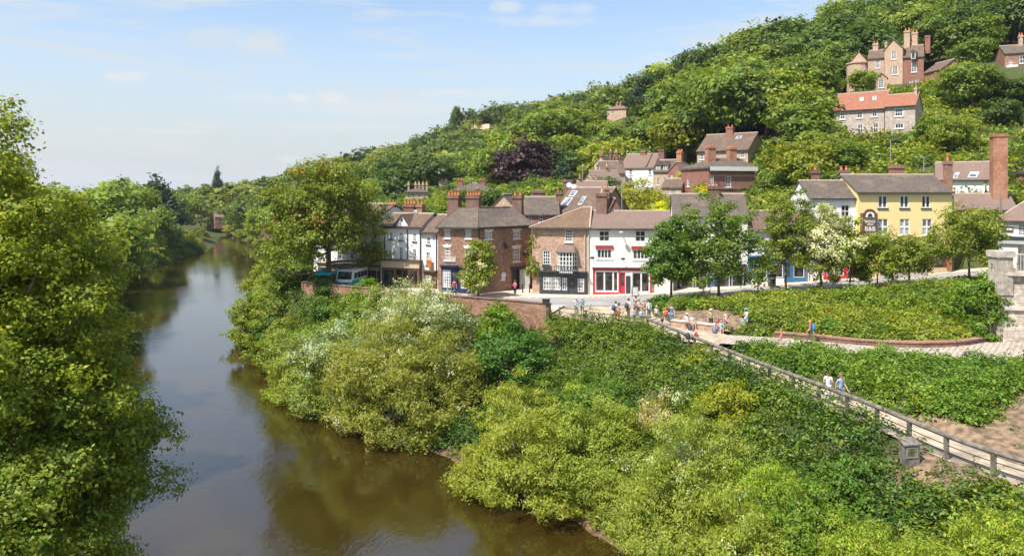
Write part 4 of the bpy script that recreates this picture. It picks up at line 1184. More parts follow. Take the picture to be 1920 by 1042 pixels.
s.rooflight([(1050, 386), (1063.5, 386), (1075, 371), (1061.5, 371)]); s.rooflight([(1066, 368), (1077, 368), (1083.5, 358.5), (1073, 358.5)]); s.rooflight([(1083, 384), (1090, 384), (1100, 369), (1093, 369)])
s.chimney(1057, 1078, 337, 358, 7, 1.0, 'brick_dark', 0)
for px, py in ((1067, 347.5), (1076, 350.5)):
    cc = Vector(s.F.p(*s.F.loc(px, py, 6), 6)); mb = MB(); mb.tube([cc, cc + Vector((0.05, -.1, .03)), cc + Vector((.06, -.13, .04))], [.2, .36, .38], 14); mb.tube([cc, cc + Vector((0, .4, -.35))], .05, 5); mb.build('satellite_dish', M['metal'], s.roof)
s = Bld('rear_gable_house', 'dark brick gable with a red and white pot right of the tall buff chimney', (1141, 97), (1166, 97), 8, 10, 397)
wr = s.F.loc(1146, 374)[1]; s.walls('brick_dark', 'v', wr); s.roof_gable('roof', wr, axis='v')
s.chimney(1133, 1143, 352, 376, 1.5, .7, 'brick', 1, 'pot', .5)
s = Bld('ridge_cottage', 'long purple brown cottage roof between the dishes and the yellow green willow', (1078, 112), (1142, 112), 6, 13, 357)
wr = s.ridge_z(1100, 341.5); s.walls('brick_dark', 'u', wr); s.roof_gable('roof_pink', wr); s.chimney(1085, 1090, 332, 343, 3, .6, 'brick', 1)

# ---------------- hillside village
s = Bld('timbered_house', 'small pinkish gabled house at the left end of the hillside cluster', (1114, 152), (1138, 151), 7, 19, 307)
s.window((1118, 309, 1121.5, 315), nx=1, ny=1); s.window((1126, 308, 1130, 315), nx=1, ny=1)
wr = s.F.loc(1126, 293.5)[1]; s.walls('brick_tan', 'v', wr, below=3); s.roof_gable('roof', wr, axis='v')
s.chimney(1126, 1132, 287, 298, 4, .7, 'brick', 2); s.chimney(1142, 1148, 284, 308, 2, .8, 'brick_dark', 1, 'pot_buff', .6); s.chimney(1151, 1160, 285, 306, 3, .8, 'brick_dark', 1, 'pot_buff', .6)
s = Bld('terrace_cottage', 'brown tiled cottage with its chimney at the front below the timbered gable', (1128, 140), (1172, 140), 7, 15.5, 325)
wr = s.ridge_z(1160, 304); s.walls('brick_tan', 'u', wr, below=3); s.roof_gable('roof', wr); s.chimney(1160, 1169, 294, 313, 3, .8, 'brick_dark', 0)
s = Bld('lower_terrace', 'low brown roofed cottage with a small red gable left of the willow', (1115, 130), (1166, 131), 6, 14, 338)
wr = s.ridge_z(1140, 322); s.walls('brick_tan', 'u', wr, below=3); s.roof_gable('roof_pink', wr); s.chimney(1135, 1141, 312, 326, 3, .6, 'brick', 1, 'pot_buff')
s = Bld('white_cottage', 'long brown roofed white cottage between the dormer house and the timbered gable', (1164, 146), (1225, 143), 8, 16.5, 315)
s.window((1216, 317, 1221, 328), nx=2, ny=2); s.window((1180, 317, 1185, 328), nx=2, ny=2)
wr = s.ridge_z(1200, 290.5); s.walls('white', 'u', wr, below=4); s.roof_gable('roof_pink', wr)
s.chimney(1200.5, 1212, 283, 301, 4, .9, 'brick_red', 0)
mb = MB(); a = s.F.loc(1211, 315)[0]; sl = (wr - s.we) / 4; mb.hexa([(a - .15, -.2, s.we - .0), (a + .15, -.2, s.we), (a + .15, 4, wr + .1), (a - .15, 4, wr + .1), (a - .15, -.2, s.we + .35), (a + .15, -.2, s.we + .35), (a + .15, 4, wr + .4), (a - .15, 4, wr + .4)]); mb.build('party_wall', M['brick_dark'], s.roof)
s = Bld('dormer_house', 'brick house with two white roof dormers and tall red chimneys', (1225.5, 136), (1261, 134), 6.5, 17, 322)
s.window((1231.5, 334, 1236.5, 347), nx=2, ny=3); s.window((1244.5, 333, 1250, 346), nx=2, ny=3)
wr = s.ridge_z(1243, 301.5); s.walls('brick_tan', 'u', wr, below=3); s.roof_gable('roof_grey', wr)
for x0, x1 in ((1230.5, 1238), (1243.8, 1251.2)):
    q = s.F.rect((x0, 309.5, x1, 318), .3); mb = MB(); s.F.bx(mb, q[0], q[1], q[2], q[3], .3, 2.2); dm = mb.build('dormer', M['frame'], s.root)
    mb = MB(); c_ = (q[0] + q[1]) / 2; mb.solid([s.F.p(q[0] - .2, q[3], .1), s.F.p(q[1] + .2, q[3], .1), s.F.p(c_, q[3] + .75, .1), s.F.p(q[0] - .2, q[3], 2.6), s.F.p(q[1] + .2, q[3], 2.6), s.F.p(c_, q[3] + .75, 2.6)], [(0, 1, 2), (5, 4, 3), (0, 3, 4, 1), (1, 4, 5, 2), (2, 5, 3, 0)]); mb.build('dormer_roof', M['roof'], dm)
    mb = MB()
    for k in (0, 1):
        for j in (0, 1): s.F.bx(mb, q[0] + .1 + k * (q[1] - q[0] - .1) / 2, q[0] + (k + 1) * (q[1] - q[0] - .1) / 2, q[2] + .1 + j * (q[3] - q[2] - .1) / 2, q[2] + (j + 1) * (q[3] - q[2] - .1) / 2, .28, .297)
    mb.build('pane', M['glass'], dm)
s.chimney(1235, 1247.5, 280, 302, 4, 1.0, 'brick_dark', 0); s.chimney(1269.5, 1280.5, 284, 320, 3, 1.1, 'brick_orange', 3, 'pot', .45)
s = Bld('gabled_wing', 'brick wing with a steep red gable right of the dormer house', (1253, 133), (1282, 131.5), 6, 16, 322)
s.window((1257, 327.5, 1261, 334), nx=2, ny=2); wr = s.F.loc(1270, 306)[1]; s.walls('brick_red', 'v', wr, below=3); s.roof_gable('roof_pink', wr, axis='v')
s = Bld('lean_cottage', 'low brick cottage with a wide white casement below the dormer house', (1241, 126), (1277, 124.5), 5, 15, 351.5)
s.window((1256, 354, 1268, 363.5), nx=4, ny=2); s.window((1244, 354, 1248, 363), nx=2, ny=2)
wr = s.ridge_z(1258, 337); s.walls('brick_tan', 'u', wr, below=3); s.roof_gable('roof', wr)
s = Bld('hill_gable_house', 'large brown roofed brick house with a rooflight above the ivy clad villa', (1307, 138), (1402.5, 132), 9, 20.5, 284)
F = s.F
s.window((1312.5, 288, 1319, 299.5), nx=2, ny=2); s.window((1388.5, 283.5, 1395.5, 296), nx=2, ny=2)
wr = s.ridge_z(1370, 252.5)
s.window((1410, 284, 1413, 293), 1, 1, 1)
s.walls('brick_tan', 'u', wr, below=4); s.roof_gable('roof', wr); s.gutter(0, .27)
s.rooflight([(1379, 261), (1389, 260), (1391, 255), (1382, 256)])
s.chimney(1362, 1376.5, 238, 259, 4.5, .9, 'brick_red', 2, 'pot', .4)
A, C_, B_ = (1277, 127), (1329, 117), (1415, 119.5)
s = Bld('ivy_villa', 'brick villa with hipped grey roof, pale parapet band and ivy patch', C_, B_, 8, 15.5, 316, foot=[C_, B_, Vector((wx(1415, 119.5), 128.0)), Vector((wx(1277, 127), 127.0))])
s.window((1329.8, 331.5, 1338, 347), 0, 3, 4); s.window((1360.5, 331.5, 1371, 351), 0, 3, 4); s.window((1288, 336, 1293, 350), 3, 2, 3)
s.walls('brick_red', below=3)
we = s.we; ev = [Vector(p) + (Vector(p) - Vector((4, 4))).normalized() * .4 for p in s.pts]
a1, w1 = s.F.loc(1340, 296, 4.5); a2 = s.F.loc(1386, 296, 4.5)[0]
RP = [(*e, we) for e in ev] + [(*e, we + .3) for e in ev] + [(a1, 4.5, w1), (a2, 4.5, w1)]
mb = MB(); mb.solid(RP, [(3, 2, 1, 0)] + [(i, (i + 1) % 4, 4 + (i + 1) % 4, 4 + i) for i in range(4)] + [(4, 5, 9, 8), (5, 6, 9), (6, 7, 8, 9), (7, 4, 8)]); s.roof = mb.build('roof', M['roof_grey'], s.root)
mb = MB(); s.F.bx(mb, 0, s.F.L + .3, we - .35, we + .32, -.45, -.38); mb.build('parapet_band', M['sill'], s.root)
q = s.F.rect((1331, 353, 1415, 355)); mb = MB(); s.F.bx(mb, *q, -.1, -.004); mb.build('string_course', M['brick_dark'], s.root)
s.chimney(1324, 1340, 275, 301, 3.0, 1.0, 'brick_orange', 3, 'pot', .4); s.chimney(1364.5, 1379, 277, 305, 3.5, 1.0, 'brick_orange', 3, 'pot', .4)
rng = np.random.default_rng(5)

# stone house with the red roof
s = Bld('stone_house', 'pale rubble stone house with bright red tile roof stepped in two parts', (1561.5, 122), (1658, 117.5), 8, 27.0, 208.5)
for r in ((1575, 211, 1584.5, 224), (1606.6, 208.5, 1616.8, 221.5), (1635, 206, 1644.5, 219), (1577, 235.7, 1586.5, 250.7), (1607.7, 233.5, 1618, 248.6), (1636.7, 231, 1647, 249)): s.window(r, nx=2, ny=2)
wr = s.ridge_z(1612, 176)
s.walls('rubble_stone', 'u', wr, below=4); s.roof_gable('roof_red', wr); s.gutter(0, .27)
s.rooflight([(1612, 190), (1619, 189.5), (1619.5, 183), (1612.5, 183.5)]); s.rooflight([(1636, 188), (1643, 187.5), (1643.5, 181), (1636.5, 181.5)])
s = Bld('stone_house_annex', 'smaller stone annex with red tile roof and end chimney beside the stone house', (1659.5, 116.5), (1716, 114), 7, 27.6, 200.5)
s.window((1677.6, 203.5, 1693, 218), nx=3, ny=2); s.window((1678, 232, 1694, 241), nx=3, ny=1)
wr = s.ridge_z(1690, 178.5)
s.walls('rubble_stone', 'u', wr, below=4); s.roof_gable('roof_red', wr); s.gutter(0, .27)
s.chimney(1714, 1721.5, 165, 205, 3.4, 1.0, 'rubble_stone', 1, 'pot', .5)

# the mansion: one big house of several blocks
s = Bld('mansion', 'large brick mansion of several gabled blocks with tall chimneys high on the wooded hill', (1658.5, 152), (1692.5, 150), 9, 39.5, 94, cat='mansion')
for r in ((1671.7, 96, 1680.3, 111.5), (1673.6, 124, 1683.3, 140)): s.window(r, nx=3, ny=4)
wr = s.F.loc(1674, 75)[1]
s.walls('brick_tan', 'v', wr, below=5); s.roof_gable('roof', wr, axis='v', side=.15)
s.chimney(1695, 1707.5, 58, 80, 4, 1.1, 'brick_tan', 2, 'pot', .7); s.chimney(1709.5, 1722, 61, 82, 5, 1.1, 'brick_tan', 2, 'pot', .7); s.chimney(1734, 1745.5, 67, 90, 6, 1.1, 'brick_red', 0); s.chimney(1659, 1665, 80, 95, 5, .8, 'brick_tan', 0)
main = s


def wing(A, Bp, D, z0, ztop, ridge, mat, axis, wins, roof='roof', face_wins=()):
    w_ = Bld('wing_block', None, A, Bp, D, z0, ztop)
    for r in wins: w_.window(r[:4], 0, *(r[4:] if len(r) > 4 else (3, 4)))
    wr = w_.F.loc(*ridge, 0 if axis == 'v' else D / 2)[1]
    wl = w_.walls(mat, axis, wr, below=5); rf = w_.roof_gable(roof, wr, axis=axis)
    # becomes part of the mansion: the wall is the part, its roof and windows the sub-parts
    mi = Matrix.Rotation(-main.rz, 4, 'Z') @ Matrix.Translation(-Vector(main.org))
    mw = Matrix.Translation(Vector(w_.org)) @ Matrix.Rotation(w_.rz, 4, 'Z')
    wl.parent = main.root; wl.matrix_local = mi @ mw; wl.name = 'wing'
    for ch in list(w_.root.children):
        kids = list(ch.children)
        ch.parent = wl
        for k in kids: k.parent = wl
    bpy.data.objects.remove(w_.root)
    w_.roof = rf
    return w_


wing((1593, 158), (1627.5, 156.5), 8, 39.5, 119, (1609, 97.5), 'brick_tan', 'v', [(1605, 116, 1614, 124, 3, 2)])
w_ = wing((1627.6, 155.5), (1658, 154), 8, 39.5, 111, (1640, 96), 'brick_tan', 'u', [(1642, 113, 1650, 128)])
w_ = wing((1692.6, 150.2), (1732, 148.5), 8, 39.5, 108.5, (1712, 87), 'brick_red', 'u', [(1708.8, 118, 1718.8, 135.5), (1705, 150.5, 1711, 159, 2, 2), (1716, 148.5, 1722, 157, 2, 2)])
wing((1643.5, 146.5), (1663, 146), 4, 39.5, 147, (1653, 138.5), 'brick_tan', 'v', [(1647.5, 149, 1656.5, 165)])
q = main.F.rect((1708.8, 98.5, 1716.8, 111)); mb = MB(); main.F.bx(mb, *q, -.3, 1.5); dm = mb.build('dormer', M['frame'], main.root)
mb = MB(); main.F.bx(mb, q[0] + .1, q[1] - .1, q[2] + .12, q[3] - .12, -.33, -.303); mb.build('pane', M['glass'], dm)
mb = MB(); c_ = (q[0] + q[1]) / 2; mb.solid([main.F.p(q[0] - .15, q[3], -.45), main.F.p(q[1] + .15, q[3], -.45), main.F.p(c_, q[3] + .6, -.45), main.F.p(q[0] - .15, q[3], 2), main.F.p(q[1] + .15, q[3], 2), main.F.p(c_, q[3] + .6, 2)], [(0, 1, 2), (5, 4, 3), (0, 3, 4, 1), (1, 4, 5, 2), (2, 5, 3, 0)]); mb.build('dormer_roof', M['roof'], dm)
main.chimney(1636.5, 1648, 82, 100, 6, 1.0, 'brick_tan', 2, 'pot', .6)
w_ = wing((1733, 147), (1766, 142), 5, 39.5, 137, (1750, 122), 'brick_red', 'u', [])
q = main.F.rect((1590, 122, 1627, 127), 4)
mb = MB(); a0_, wq = main.F.loc(1592, 124, 4); a1_ = main.F.loc(1628, 124, 4)[0]; cx2 = (a0_ + a1_) / 2
mb.lathe([(2.2, wq - 6), (2.2, wq), (2.4, wq + .05), (2.4, wq + .3), (2.1, wq + .35)], (cx2, 3.4, 0), 14); mb.build('round_bay', M['brick_tan'], main.root)

s = Bld('slope_house', 'dark roofed brick house with white gable trim at the right edge of the hill', (1884, 152), (1945, 150), 8, 42.5, 101)
s.window((1912, 104, 1922, 119), nx=2, ny=2); s.window((1892, 113, 1898, 122), nx=2, ny=2)
wr = s.ridge_z(1910, 86); s.walls('brick', 'u', wr, below=4); s.roof_gable('roof_grey', wr); s.chimney(1909, 1918, 67, 90, 4, 1.0, 'brick_tan', 2, 'pot', .6)
q = s.F.rect((1884, 124, 1905, 132)); mb = MB(); s.F.bx(mb, q[0], q[1], q[2], q[3], -1.5, -.01); mb.build('porch', M['sill'], s.root)
s = Bld('hilltop_cottage', 'lone pinkish hip roofed cottage on the wooded hillside skyline', (1138, 240), (1174, 237), 7, 42, 206, )
s.window((1147, 209, 1151, 214), nx=1, ny=1)
wr = s.ridge_z(1156, 199); s.walls('brick_tan', below=4); s.roof_hip('roof_pink', wr, 2, 2, hips=False); s.chimney(1155.5, 1160, 192, 200, 3.5, .9, 'brick', 1); s.chimney(1161.5, 1166, 192, 200, 3.5, .9, 'brick', 1)
s = Bld('chimney_row_house', 'stone house with a row of five chimneys below the wooded hill', (760, 150), (803, 150.5), 7, 15, 360.5)
for x in (766, 776, 786, 796): s.window((x - 2, 364, x + 2, 371), nx=1, ny=2)
wr = s.ridge_z(780, 352.5); s.walls('brick_tan', None, below=4); s.roof_hip('roof_grey', wr, 2.5, 2.5, hips=False)
for x in (766, 779, 786, 793, 800): s.chimney(x - 2.5, x + 2.5, 344.5, 354, 3.5, .8, 'brick_tan', 1, 'pot_buff', .5)
s = Bld('hip_roof_house', 'wide grey hip roofed house with two chimneys behind the corner house chimneys', (846, 150), (930, 150), 9, 15, 358.5)
wr = s.ridge_z(885, 344); s.walls('brick_tan', None, below=4); s.roof_hip('roof_grey', wr, 4, 4, hips=False)
for x in (863, 905): s.chimney(x - 5.5, x + 5.5, 336, 347, 4.5, 1.0, 'brick_red', 2, 'pot', .3)
s = Bld('wood_edge_house', 'tiny grey roofed house half lost in trees on the lower hill', (822, 205), (838, 205), 6, 16, 338)
wr = s.ridge_z(830, 331); s.walls('brick_tan', 'u', wr, below=4); s.roof_gable('roof_grey', wr); s.chimney(822, 826, 327, 335, 3, .8, 'brick_tan', 1)
s = Bld('river_end_house', 'red brick house at the far bend of the river', (403, 335), (428, 338), 8, 3.5, 407)
s.window((407, 410, 411, 416), nx=2, ny=2); s.window((418, 410, 422, 416), nx=2, ny=2)
wr = s.ridge_z(414, 399); s.walls('brick_red', 'u', wr, below=1); s.roof_gable('roof_pink', wr); s.chimney(418, 423, 394, 402, 4, 1.2, 'brick_red', 1)
s = Bld('riverside_chalet', 'low dark roofed house under the trees on the far right bank', (483, 235), (512, 232), 6, 5, 423)
wr = s.ridge_z(497, 417); s.walls('brick_dark', 'u', wr, below=.5); s.roof_gable('roof_grey', wr)
# ================================================================== vegetation
def unit(v): return v / (np.linalg.norm(v, axis=1, keepdims=True) + 1e-9)


def rdir(rng, n): return unit(rng.normal(size=(n, 3)))


def leaf_quads(rng, C, Nn, L, W, T=None, mid=0.0):
    """one folded diamond per leaf"""
    n = len(C)
    Nn = unit(Nn)
    t = rdir(rng, n) if T is None else T
    t = unit(t - Nn * (t * Nn).sum(1, keepdims=True))
    b = np.cross(Nn, t)
    s = rng.uniform(0.65, 1.35, (n, 1))
    V = np.empty((n, 4, 3))
    V[:, 0] = C - t * L * s; V[:, 2] = C + t * L * s
    V[:, 1] = C + b * W * s + Nn * W * 0.35 * s; V[:, 3] = C - b * W * s + Nn * W * 0.35 * s
    return V.reshape(-1, 3), np.arange(n * 4).reshape(n, 4)


def spray(rng, P, Nn, ci, k, sp, soft=.42):
    """leaves grow in sprays: k leaves share a place and a lie"""
    P = np.repeat(P, k, 0) + rng.normal(size=(len(P) * k, 3)) * sp * np.array([1, 1, .6])
    return P, np.repeat(unit(Nn), k, 0) + soft * rdir(rng, len(P)), np.repeat(ci, k)


def crown_points(rng, n, R, H, shape='round', nc=60, rc=0.24, gap=0.55, lift=0.45, sp=None, per=9):
    """leaf positions and normals: clumps spread through a lobed envelope standing on z = 0"""
    if sp is None: sp = .05 * R
    n = n // per
    d = rdir(rng, nc * 3)
    d = d[d[:, 2] > (-0.75 if shape != 'dome' else -0.1)][:nc]; nc = len(d)
    ph = rng.uniform(0, 6.28, 6)
    lob = 1 + 0.16 * np.sin(2 * np.arctan2(d[:, 1], d[:, 0]) + ph[0]) + 0.12 * np.sin(3 * np.arctan2(d[:, 1], d[:, 0]) + ph[1] + 3 * d[:, 2]) + 0.12 * np.sin(5 * d[:, 2] + ph[2])
    rad = lob * rng.uniform(gap ** 2.2, 1.0, nc) ** (1 / 2.2)
    C = d * rad[:, None]
    z01 = (C[:, 2] + 1) / 2
    if shape == 'cone': k = np.clip(1.25 - 1.05 * z01, 0.1, 1)
    elif shape == 'tall': k = np.clip(1.1 - 0.5 * z01, 0.1, 1)
    elif shape == 'spread': k = np.clip(0.65 + 0.6 * z01, 0.1, 1.1)
    else: k = np.ones(nc)
    Cp = np.stack([C[:, 0] * R * k, C[:, 1] * R * k, (C[:, 2] * 0.5 + 0.5) * H], 1)
    if shape == 'dome': Cp[:, 2] = np.abs(C[:, 2]) * H
    rcl = R * rc * rng.uniform(0.6, 1.4, nc) * np.clip(k, 0.4, 1)
    w = rcl ** 2; ci = rng.choice(nc, n, p=w / w.sum())
    e = rdir(rng, n)
    r = rcl[ci] * rng.uniform(0.25, 1.0, n) ** 0.5
    r = np.where(rng.random(n) < .34, r * rng.uniform(1.0, 1.75, n), r)
    P = Cp[ci] + e * r[:, None] * np.array([1, 1, 0.72])
    Nn = 0.6 * e + 0.3 * d[ci] + np.array([0, 0, lift]) + 0.6 * rdir(rng, n)
    P, Nn, ci = spray(rng, P, Nn, ci, per, sp)
    return P, Nn, ci, Cp, rcl


def trunk_mb(rng, H, r, base, targets, limbs=6, sway=0.25, n=7):
    mb = MB()
    top = np.array([rng.normal() * sway, rng.normal() * sway, H])
    midp = np.array([rng.normal() * sway * .5, rng.normal() * sway * .5, H * .5])
    mb.tube([(0, 0, -1.0), (0, 0, 0.0), tuple(midp * .5 + np.array([0, 0, 0])), tuple(midp), tuple(top)], [r * 1.35, r * 1.2, r * .9, r * .7, r * .22], n)
    for q in targets[:limbs]:
        t = rng.uniform(.35, .8); s = midp * (t * 2) if t < .5 else midp + (top - midp) * (t * 2 - 1)
        s[2] = min(s[2], max(base * .75, q[2] * .8))
        m_ = s * .45 + q * .55 + np.array([0, 0, -.08 * H * rng.uniform(.2, 1)])
        mb.tube([tuple(s), tuple(m_), tuple(q)], [r * .42, r * .28, r * .08], 5)
    return mb


def leaf_mesh(name, rng, P, Nn, L, W, mats, mi=None, T=None):
    V, Fq = leaf_quads(rng, P, Nn, L, W, T)
    return np_mesh(name, V, Fq, mats, mi)


# ---------------- wooded hill: a set of crowns, then every tree its own object
def hill_variant(seed, shape, n, R, H, L, W, mat, nc, rc, tr=0.25, lift=.45, gap=.55, z0=.22):
    rng = np.random.default_rng(seed)
    P, Nn, ci, Cp, rcl = crown_points(rng, n, R, H * (1 - z0), shape, nc, rc, gap, lift, L * 1.5)
    P[:, 2] += H * z0
    V, Fq = leaf_quads(rng, P, Nn, L, W)
    Cp = Cp + np.array([0, 0, H * z0])
    mb = trunk_mb(rng, H * .8, tr, H * z0, Cp[rng.permutation(len(Cp))], 5)
    me = mb.mesh('t', M['bark'], uv=False)
    tv = np.array([v.co[:] for v in me.vertices]); 
    tq = []
    for p_ in me.polygons:
        i = list(p_.vertices)
        if len(i) == 4: tq.append(i)
    bpy.data.meshes.remove(me)
    Fq2 = np.vstack([Fq, np.array(tq) + len(V)])
    mi = np.concatenate([np.zeros(len(Fq), int), np.ones(len(tq), int)])
    return np_mesh('tree_mesh', np.vstack([V, tv]), Fq2, [mat, M['bark']], mi)


HV = {
    'round': [hill_variant(11, 'round', 5200, 4.6, 10, .34, .2, M['leaf'], 46, .30), hill_variant(12, 'round', 5200, 4.8, 9.5, .34, .2, M['leaf'], 60, .25), hill_variant(13, 'spread', 5200, 5.0, 10, .34, .2, M['leaf'], 50, .27)],
    'tall': [hill_variant(14, 'tall', 4600, 3.6, 12, .32, .19, M['leaf'], 46, .32), hill_variant(15, 'tall', 4600, 4.0, 11.5, .32, .19, M['leaf'], 56, .28)],
    'small': [hill_variant(16, 'round', 3000, 2.6, 5, .24, .15, M['leaf'], 34, .33, .12, z0=.05), hill_variant(17, 'dome', 3000, 2.8, 4, .24, .15, M['leaf'], 30, .34, .1, z0=.02)],
    'conifer': [hill_variant(18, 'cone', 5200, 3.2, 12, .3, .11, M['needle'], 80, .24, .25, lift=.1, z0=.1)],
    'copper': [hill_variant(19, 'round', 7000, 5.4, 11, .32, .2, M['leaf_copper'], 60, .27)],
    'fine': [hill_variant(20, 'tall', 6000, 4.2, 10, .3, .09, M['leaf_willow'], 60, .26, lift=.2)],
}
KEEP = [(754, 338, 822, 366, 150), (844, 334, 928, 352, 150), (1112, 280, 1172, 318, 150), (1164, 284, 1226, 312, 146), (1225, 280, 1284, 345, 134), (1240, 336, 1278, 366, 125), (1300, 236, 1436, 312, 132), (1276, 275, 1416, 356, 117),
        (1560, 165, 1724, 248, 114), (1588, 50, 1762, 165, 158), (1884, 62, 1930, 125, 150), (1134, 190, 1178, 220, 240), (1755, 300, 1862, 365, 91), (1518, 318, 1790, 372, 79), (1855, 250, 1930, 370, 84), (924, 365, 1170, 400, 100), (820, 331, 838, 340, 204), (402, 392, 426, 425, 330), (878, 229, 932, 237, 368), (940, 280, 1030, 335, 170), (1145, 318, 1245, 385, 106), (1080, 330, 1142, 350, 110)]
HOUSE_XY = [(o.location.x, o.location.y, o.rotation_euler.z) for o in list(bpy.data.objects) if o.parent is None and o.get('category') in ('house', 'mansion', 'guest house')]
rng = np.random.default_rng(77)
TREES = []          # (x, y, z, height, radius)


def blocks(x, y, z, h, r):
    px, s = CX + F_PX * x / y, F_PX / y
    x0, x1, y0, y1 = px - r * s, px + r * s, HY - (z + h - ZC) * s, HY - (z - ZC) * s
    return any(y < Y + 7 and x1 > a and x0 < c and y1 > b and y0 < d for a, b, c, d, Y in KEEP)


def near_house(x, y, r):
    for hx, hy, rz in HOUSE_XY:
        dx, dy = x - hx, y - hy; c, s = math.cos(-rz), math.sin(-rz)
        u, v = dx * c - dy * s, dx * s + dy * c
        if -r < u < 11 + r and -r * .8 < v < 9 + r * .6: return True
    return False


def put_tree(name, kind, x, y, h, label, group, tint=(1, 1, 1), wide=1.0, z=None, k=None, cat='tree'):
    v = HV[kind]; me = v[rng.integers(len(v)) if k is None else k]
    H0 = {'round': 10, 'tall': 12, 'small': 4.8, 'conifer': 12, 'copper': 11, 'fine': 10}[kind]
    o = link(name, me, None, (x, y, (hz1(x, y) if z is None else z) - .15))
    s = h / H0; o.scale = (s * wide, s * wide, s); o.rotation_euler = (0, 0, rng.uniform(0, 6.28))
    o.color = (*tint, 1)
    return tag(o, label, cat, group)


def tint_for(rng, base=None):
    t = rng.uniform(0, 1)
    if t < .34: c = np.array([.48, .62, .75])       # darker, bluer
    elif t < .70: c = np.array([.82, .94, .85])
    elif t < .92: c = np.array([1.15, 1.16, .85])
    else: c = np.array([1.5, 1.35, .95])
    return tuple(c * rng.uniform(.85, 1.12))


# named trees first
def pt(px, Y): return wx(px, Y), Y


x, y = pt(985, 178); put_tree('copper_beech', 'copper', x, y, 14.5, 'broad dark purple copper beech on the slope above the roofs', None, wide=1.12)
x, y = pt(938, 182); put_tree('copper_beech', 'copper', x, y, 8.5, 'small purple copper beech left of the broad one', None)
x, y = pt(1195, 112); put_tree('willow_tree', 'fine', x, y, 9.0, 'yellow green feathery willow between the cottages and the red shop house roof', None, (1.25, 1.15, .8), 1.25, z=12)
x, y = pt(1228, 108); put_tree('garden_willow', 'fine', x, y, 5.5, 'lower yellow green willow mound right of the feathery willow', None, (1.3, 1.2, .8), 1.3, z=12)
x, y = pt(1052, 172); put_tree('conifer_tree', 'conifer', x, y, 11, 'bluish conifer right of the purple copper beech', None, (1.2, 1.3, 1.5))
x, y = pt(998, 140); put_tree('conifer_tree', 'conifer', x, y, 8, 'green conifer in front of the purple copper beech', None, (1.6, 1.6, 1.0))
x, y = pt(1474, 150); put_tree('flowering_tree', 'round', x, y, 9.5, 'pale buff blossoming tree on the slope left of the stone house', None, (3.4, 2.3, 3.4))
x, y = pt(1195, 165); put_tree('flowering_tree', 'round', x, y, 8.0, 'dark green tree dusted with white blossom behind the cottages', None, (1.2, 1.35, 2.6))
x, y = pt(1212, 215); put_tree('cedar_tree', 'conifer', x, y, 15, 'flat topped cedar standing on the skyline above the cottages', None, (.9, 1, 1), 1.25)
x, y = pt(1618, 140); put_tree('garden_tree', 'round', x, y, 5.2, 'round mid green tree in front of the left wing of the mansion', None, (1.1, 1.15, .9), z=36.6)
x, y = pt(855, 395); put_tree('lone_pine', 'tall', x, y, 20, 'lone tall pine sticking up from the hill skyline', None, (.5, .6, .7), .55, k=0)
x, y = pt(293, 225); put_tree('pine_tree', 'conifer', x, y, max(8, wz(322, 225) - hz1(x, y)), 'dark layered pine rising above the left bank woods', None, (.9, .95, 1.1), 1.2)
x, y = pt(408, 420); put_tree('pine_tree', 'conifer', x, y, 25, 'narrow dark conifer on the horizon beyond the river bend', None, (.8, .9, 1.2), .5)
x, y = pt(228, 190); put_tree('pine_tree', 'conifer', x, y, max(8, wz(330, 190) - hz1(x, y)), 'dark conifer tip just above the left bank treetops', None, (.8, .9, 1.2), .8)

# the hill wood, nearest first
zones = [(1130, 'hill around the copper beech'), (1480, 'hill above the village cottages'), (1760, 'hill around the mansion'), (9999, 'hill at the right edge')]
cand = []
for Y0, Y1, sp in ((98, 150, 7.4), (150, 215, 9.2), (215, 285, 10.6)):
    yy = Y0
    while yy < Y1:
        xx = -70 - rng.uniform(0, sp)
        while xx < 205:
            x_, y_ = xx + rng.uniform(-.38, .38) * sp, yy + rng.uniform(-.38, .38) * sp
            px = CX + F_PX * x_ / y_
            if 560 < px < 1960: cand.append((x_, y_))
            xx += sp
        yy += sp * .88
zc = hz([c[0] for c in cand], [c[1] for c in cand])
n_hill = 0
for (x_, y_), z in zip(cand, zc):
    if z < 6.5 or (y_ < 112 and x_ < 4) or y_ < 98: continue
    px = CX + F_PX * x_ / y_
    h = rng.uniform(9, 16.5) * (0.72 if y_ < 130 else 1.0)
    kind = 'round' if rng.random() < .68 else ('tall' if rng.random() < .8 else 'conifer')
    if near_house(x_, y_, 2.6): continue
    if blocks(x_, y_, z, h, h * .66):
        for h, kind in ((7.0, 'round'), (5.0, 'round'), (3.6, 'small'), (2.2, 'small'), (0, '')):
            if h and not blocks(x_, y_, z, h, h * .66): break
        if not h: continue
    elif y_ < 128 and rng.random() < .6: h = rng.uniform(3, 5); kind = 'small'
    t = tint_for(rng)
    zone = next(zn for lim, zn in zones if px < lim)
    hue = 'dark bluish green' if t[0] < .6 else ('mid green' if t[0] < .95 else 'bright yellow green')
    word = {'round': 'round crowned tree', 'tall': 'tall narrow tree', 'small': 'low bushy shrub', 'conifer': 'pointed conifer'}[kind]
    if n_hill < 285:
        put_tree({'small': 'shrub', 'conifer': 'conifer_tree'}.get(kind, 'broadleaf_tree'), kind, x_, y_, h, f'{hue} {word} on the wooded {zone}', f'{hue} {word}s, {zone}', t, rng.uniform(1.05, 1.32), z=z, cat='shrub' if kind == 'small' else 'tree')
        n_hill += 1
    else: TREES.append((x_, y_, z, h, t))

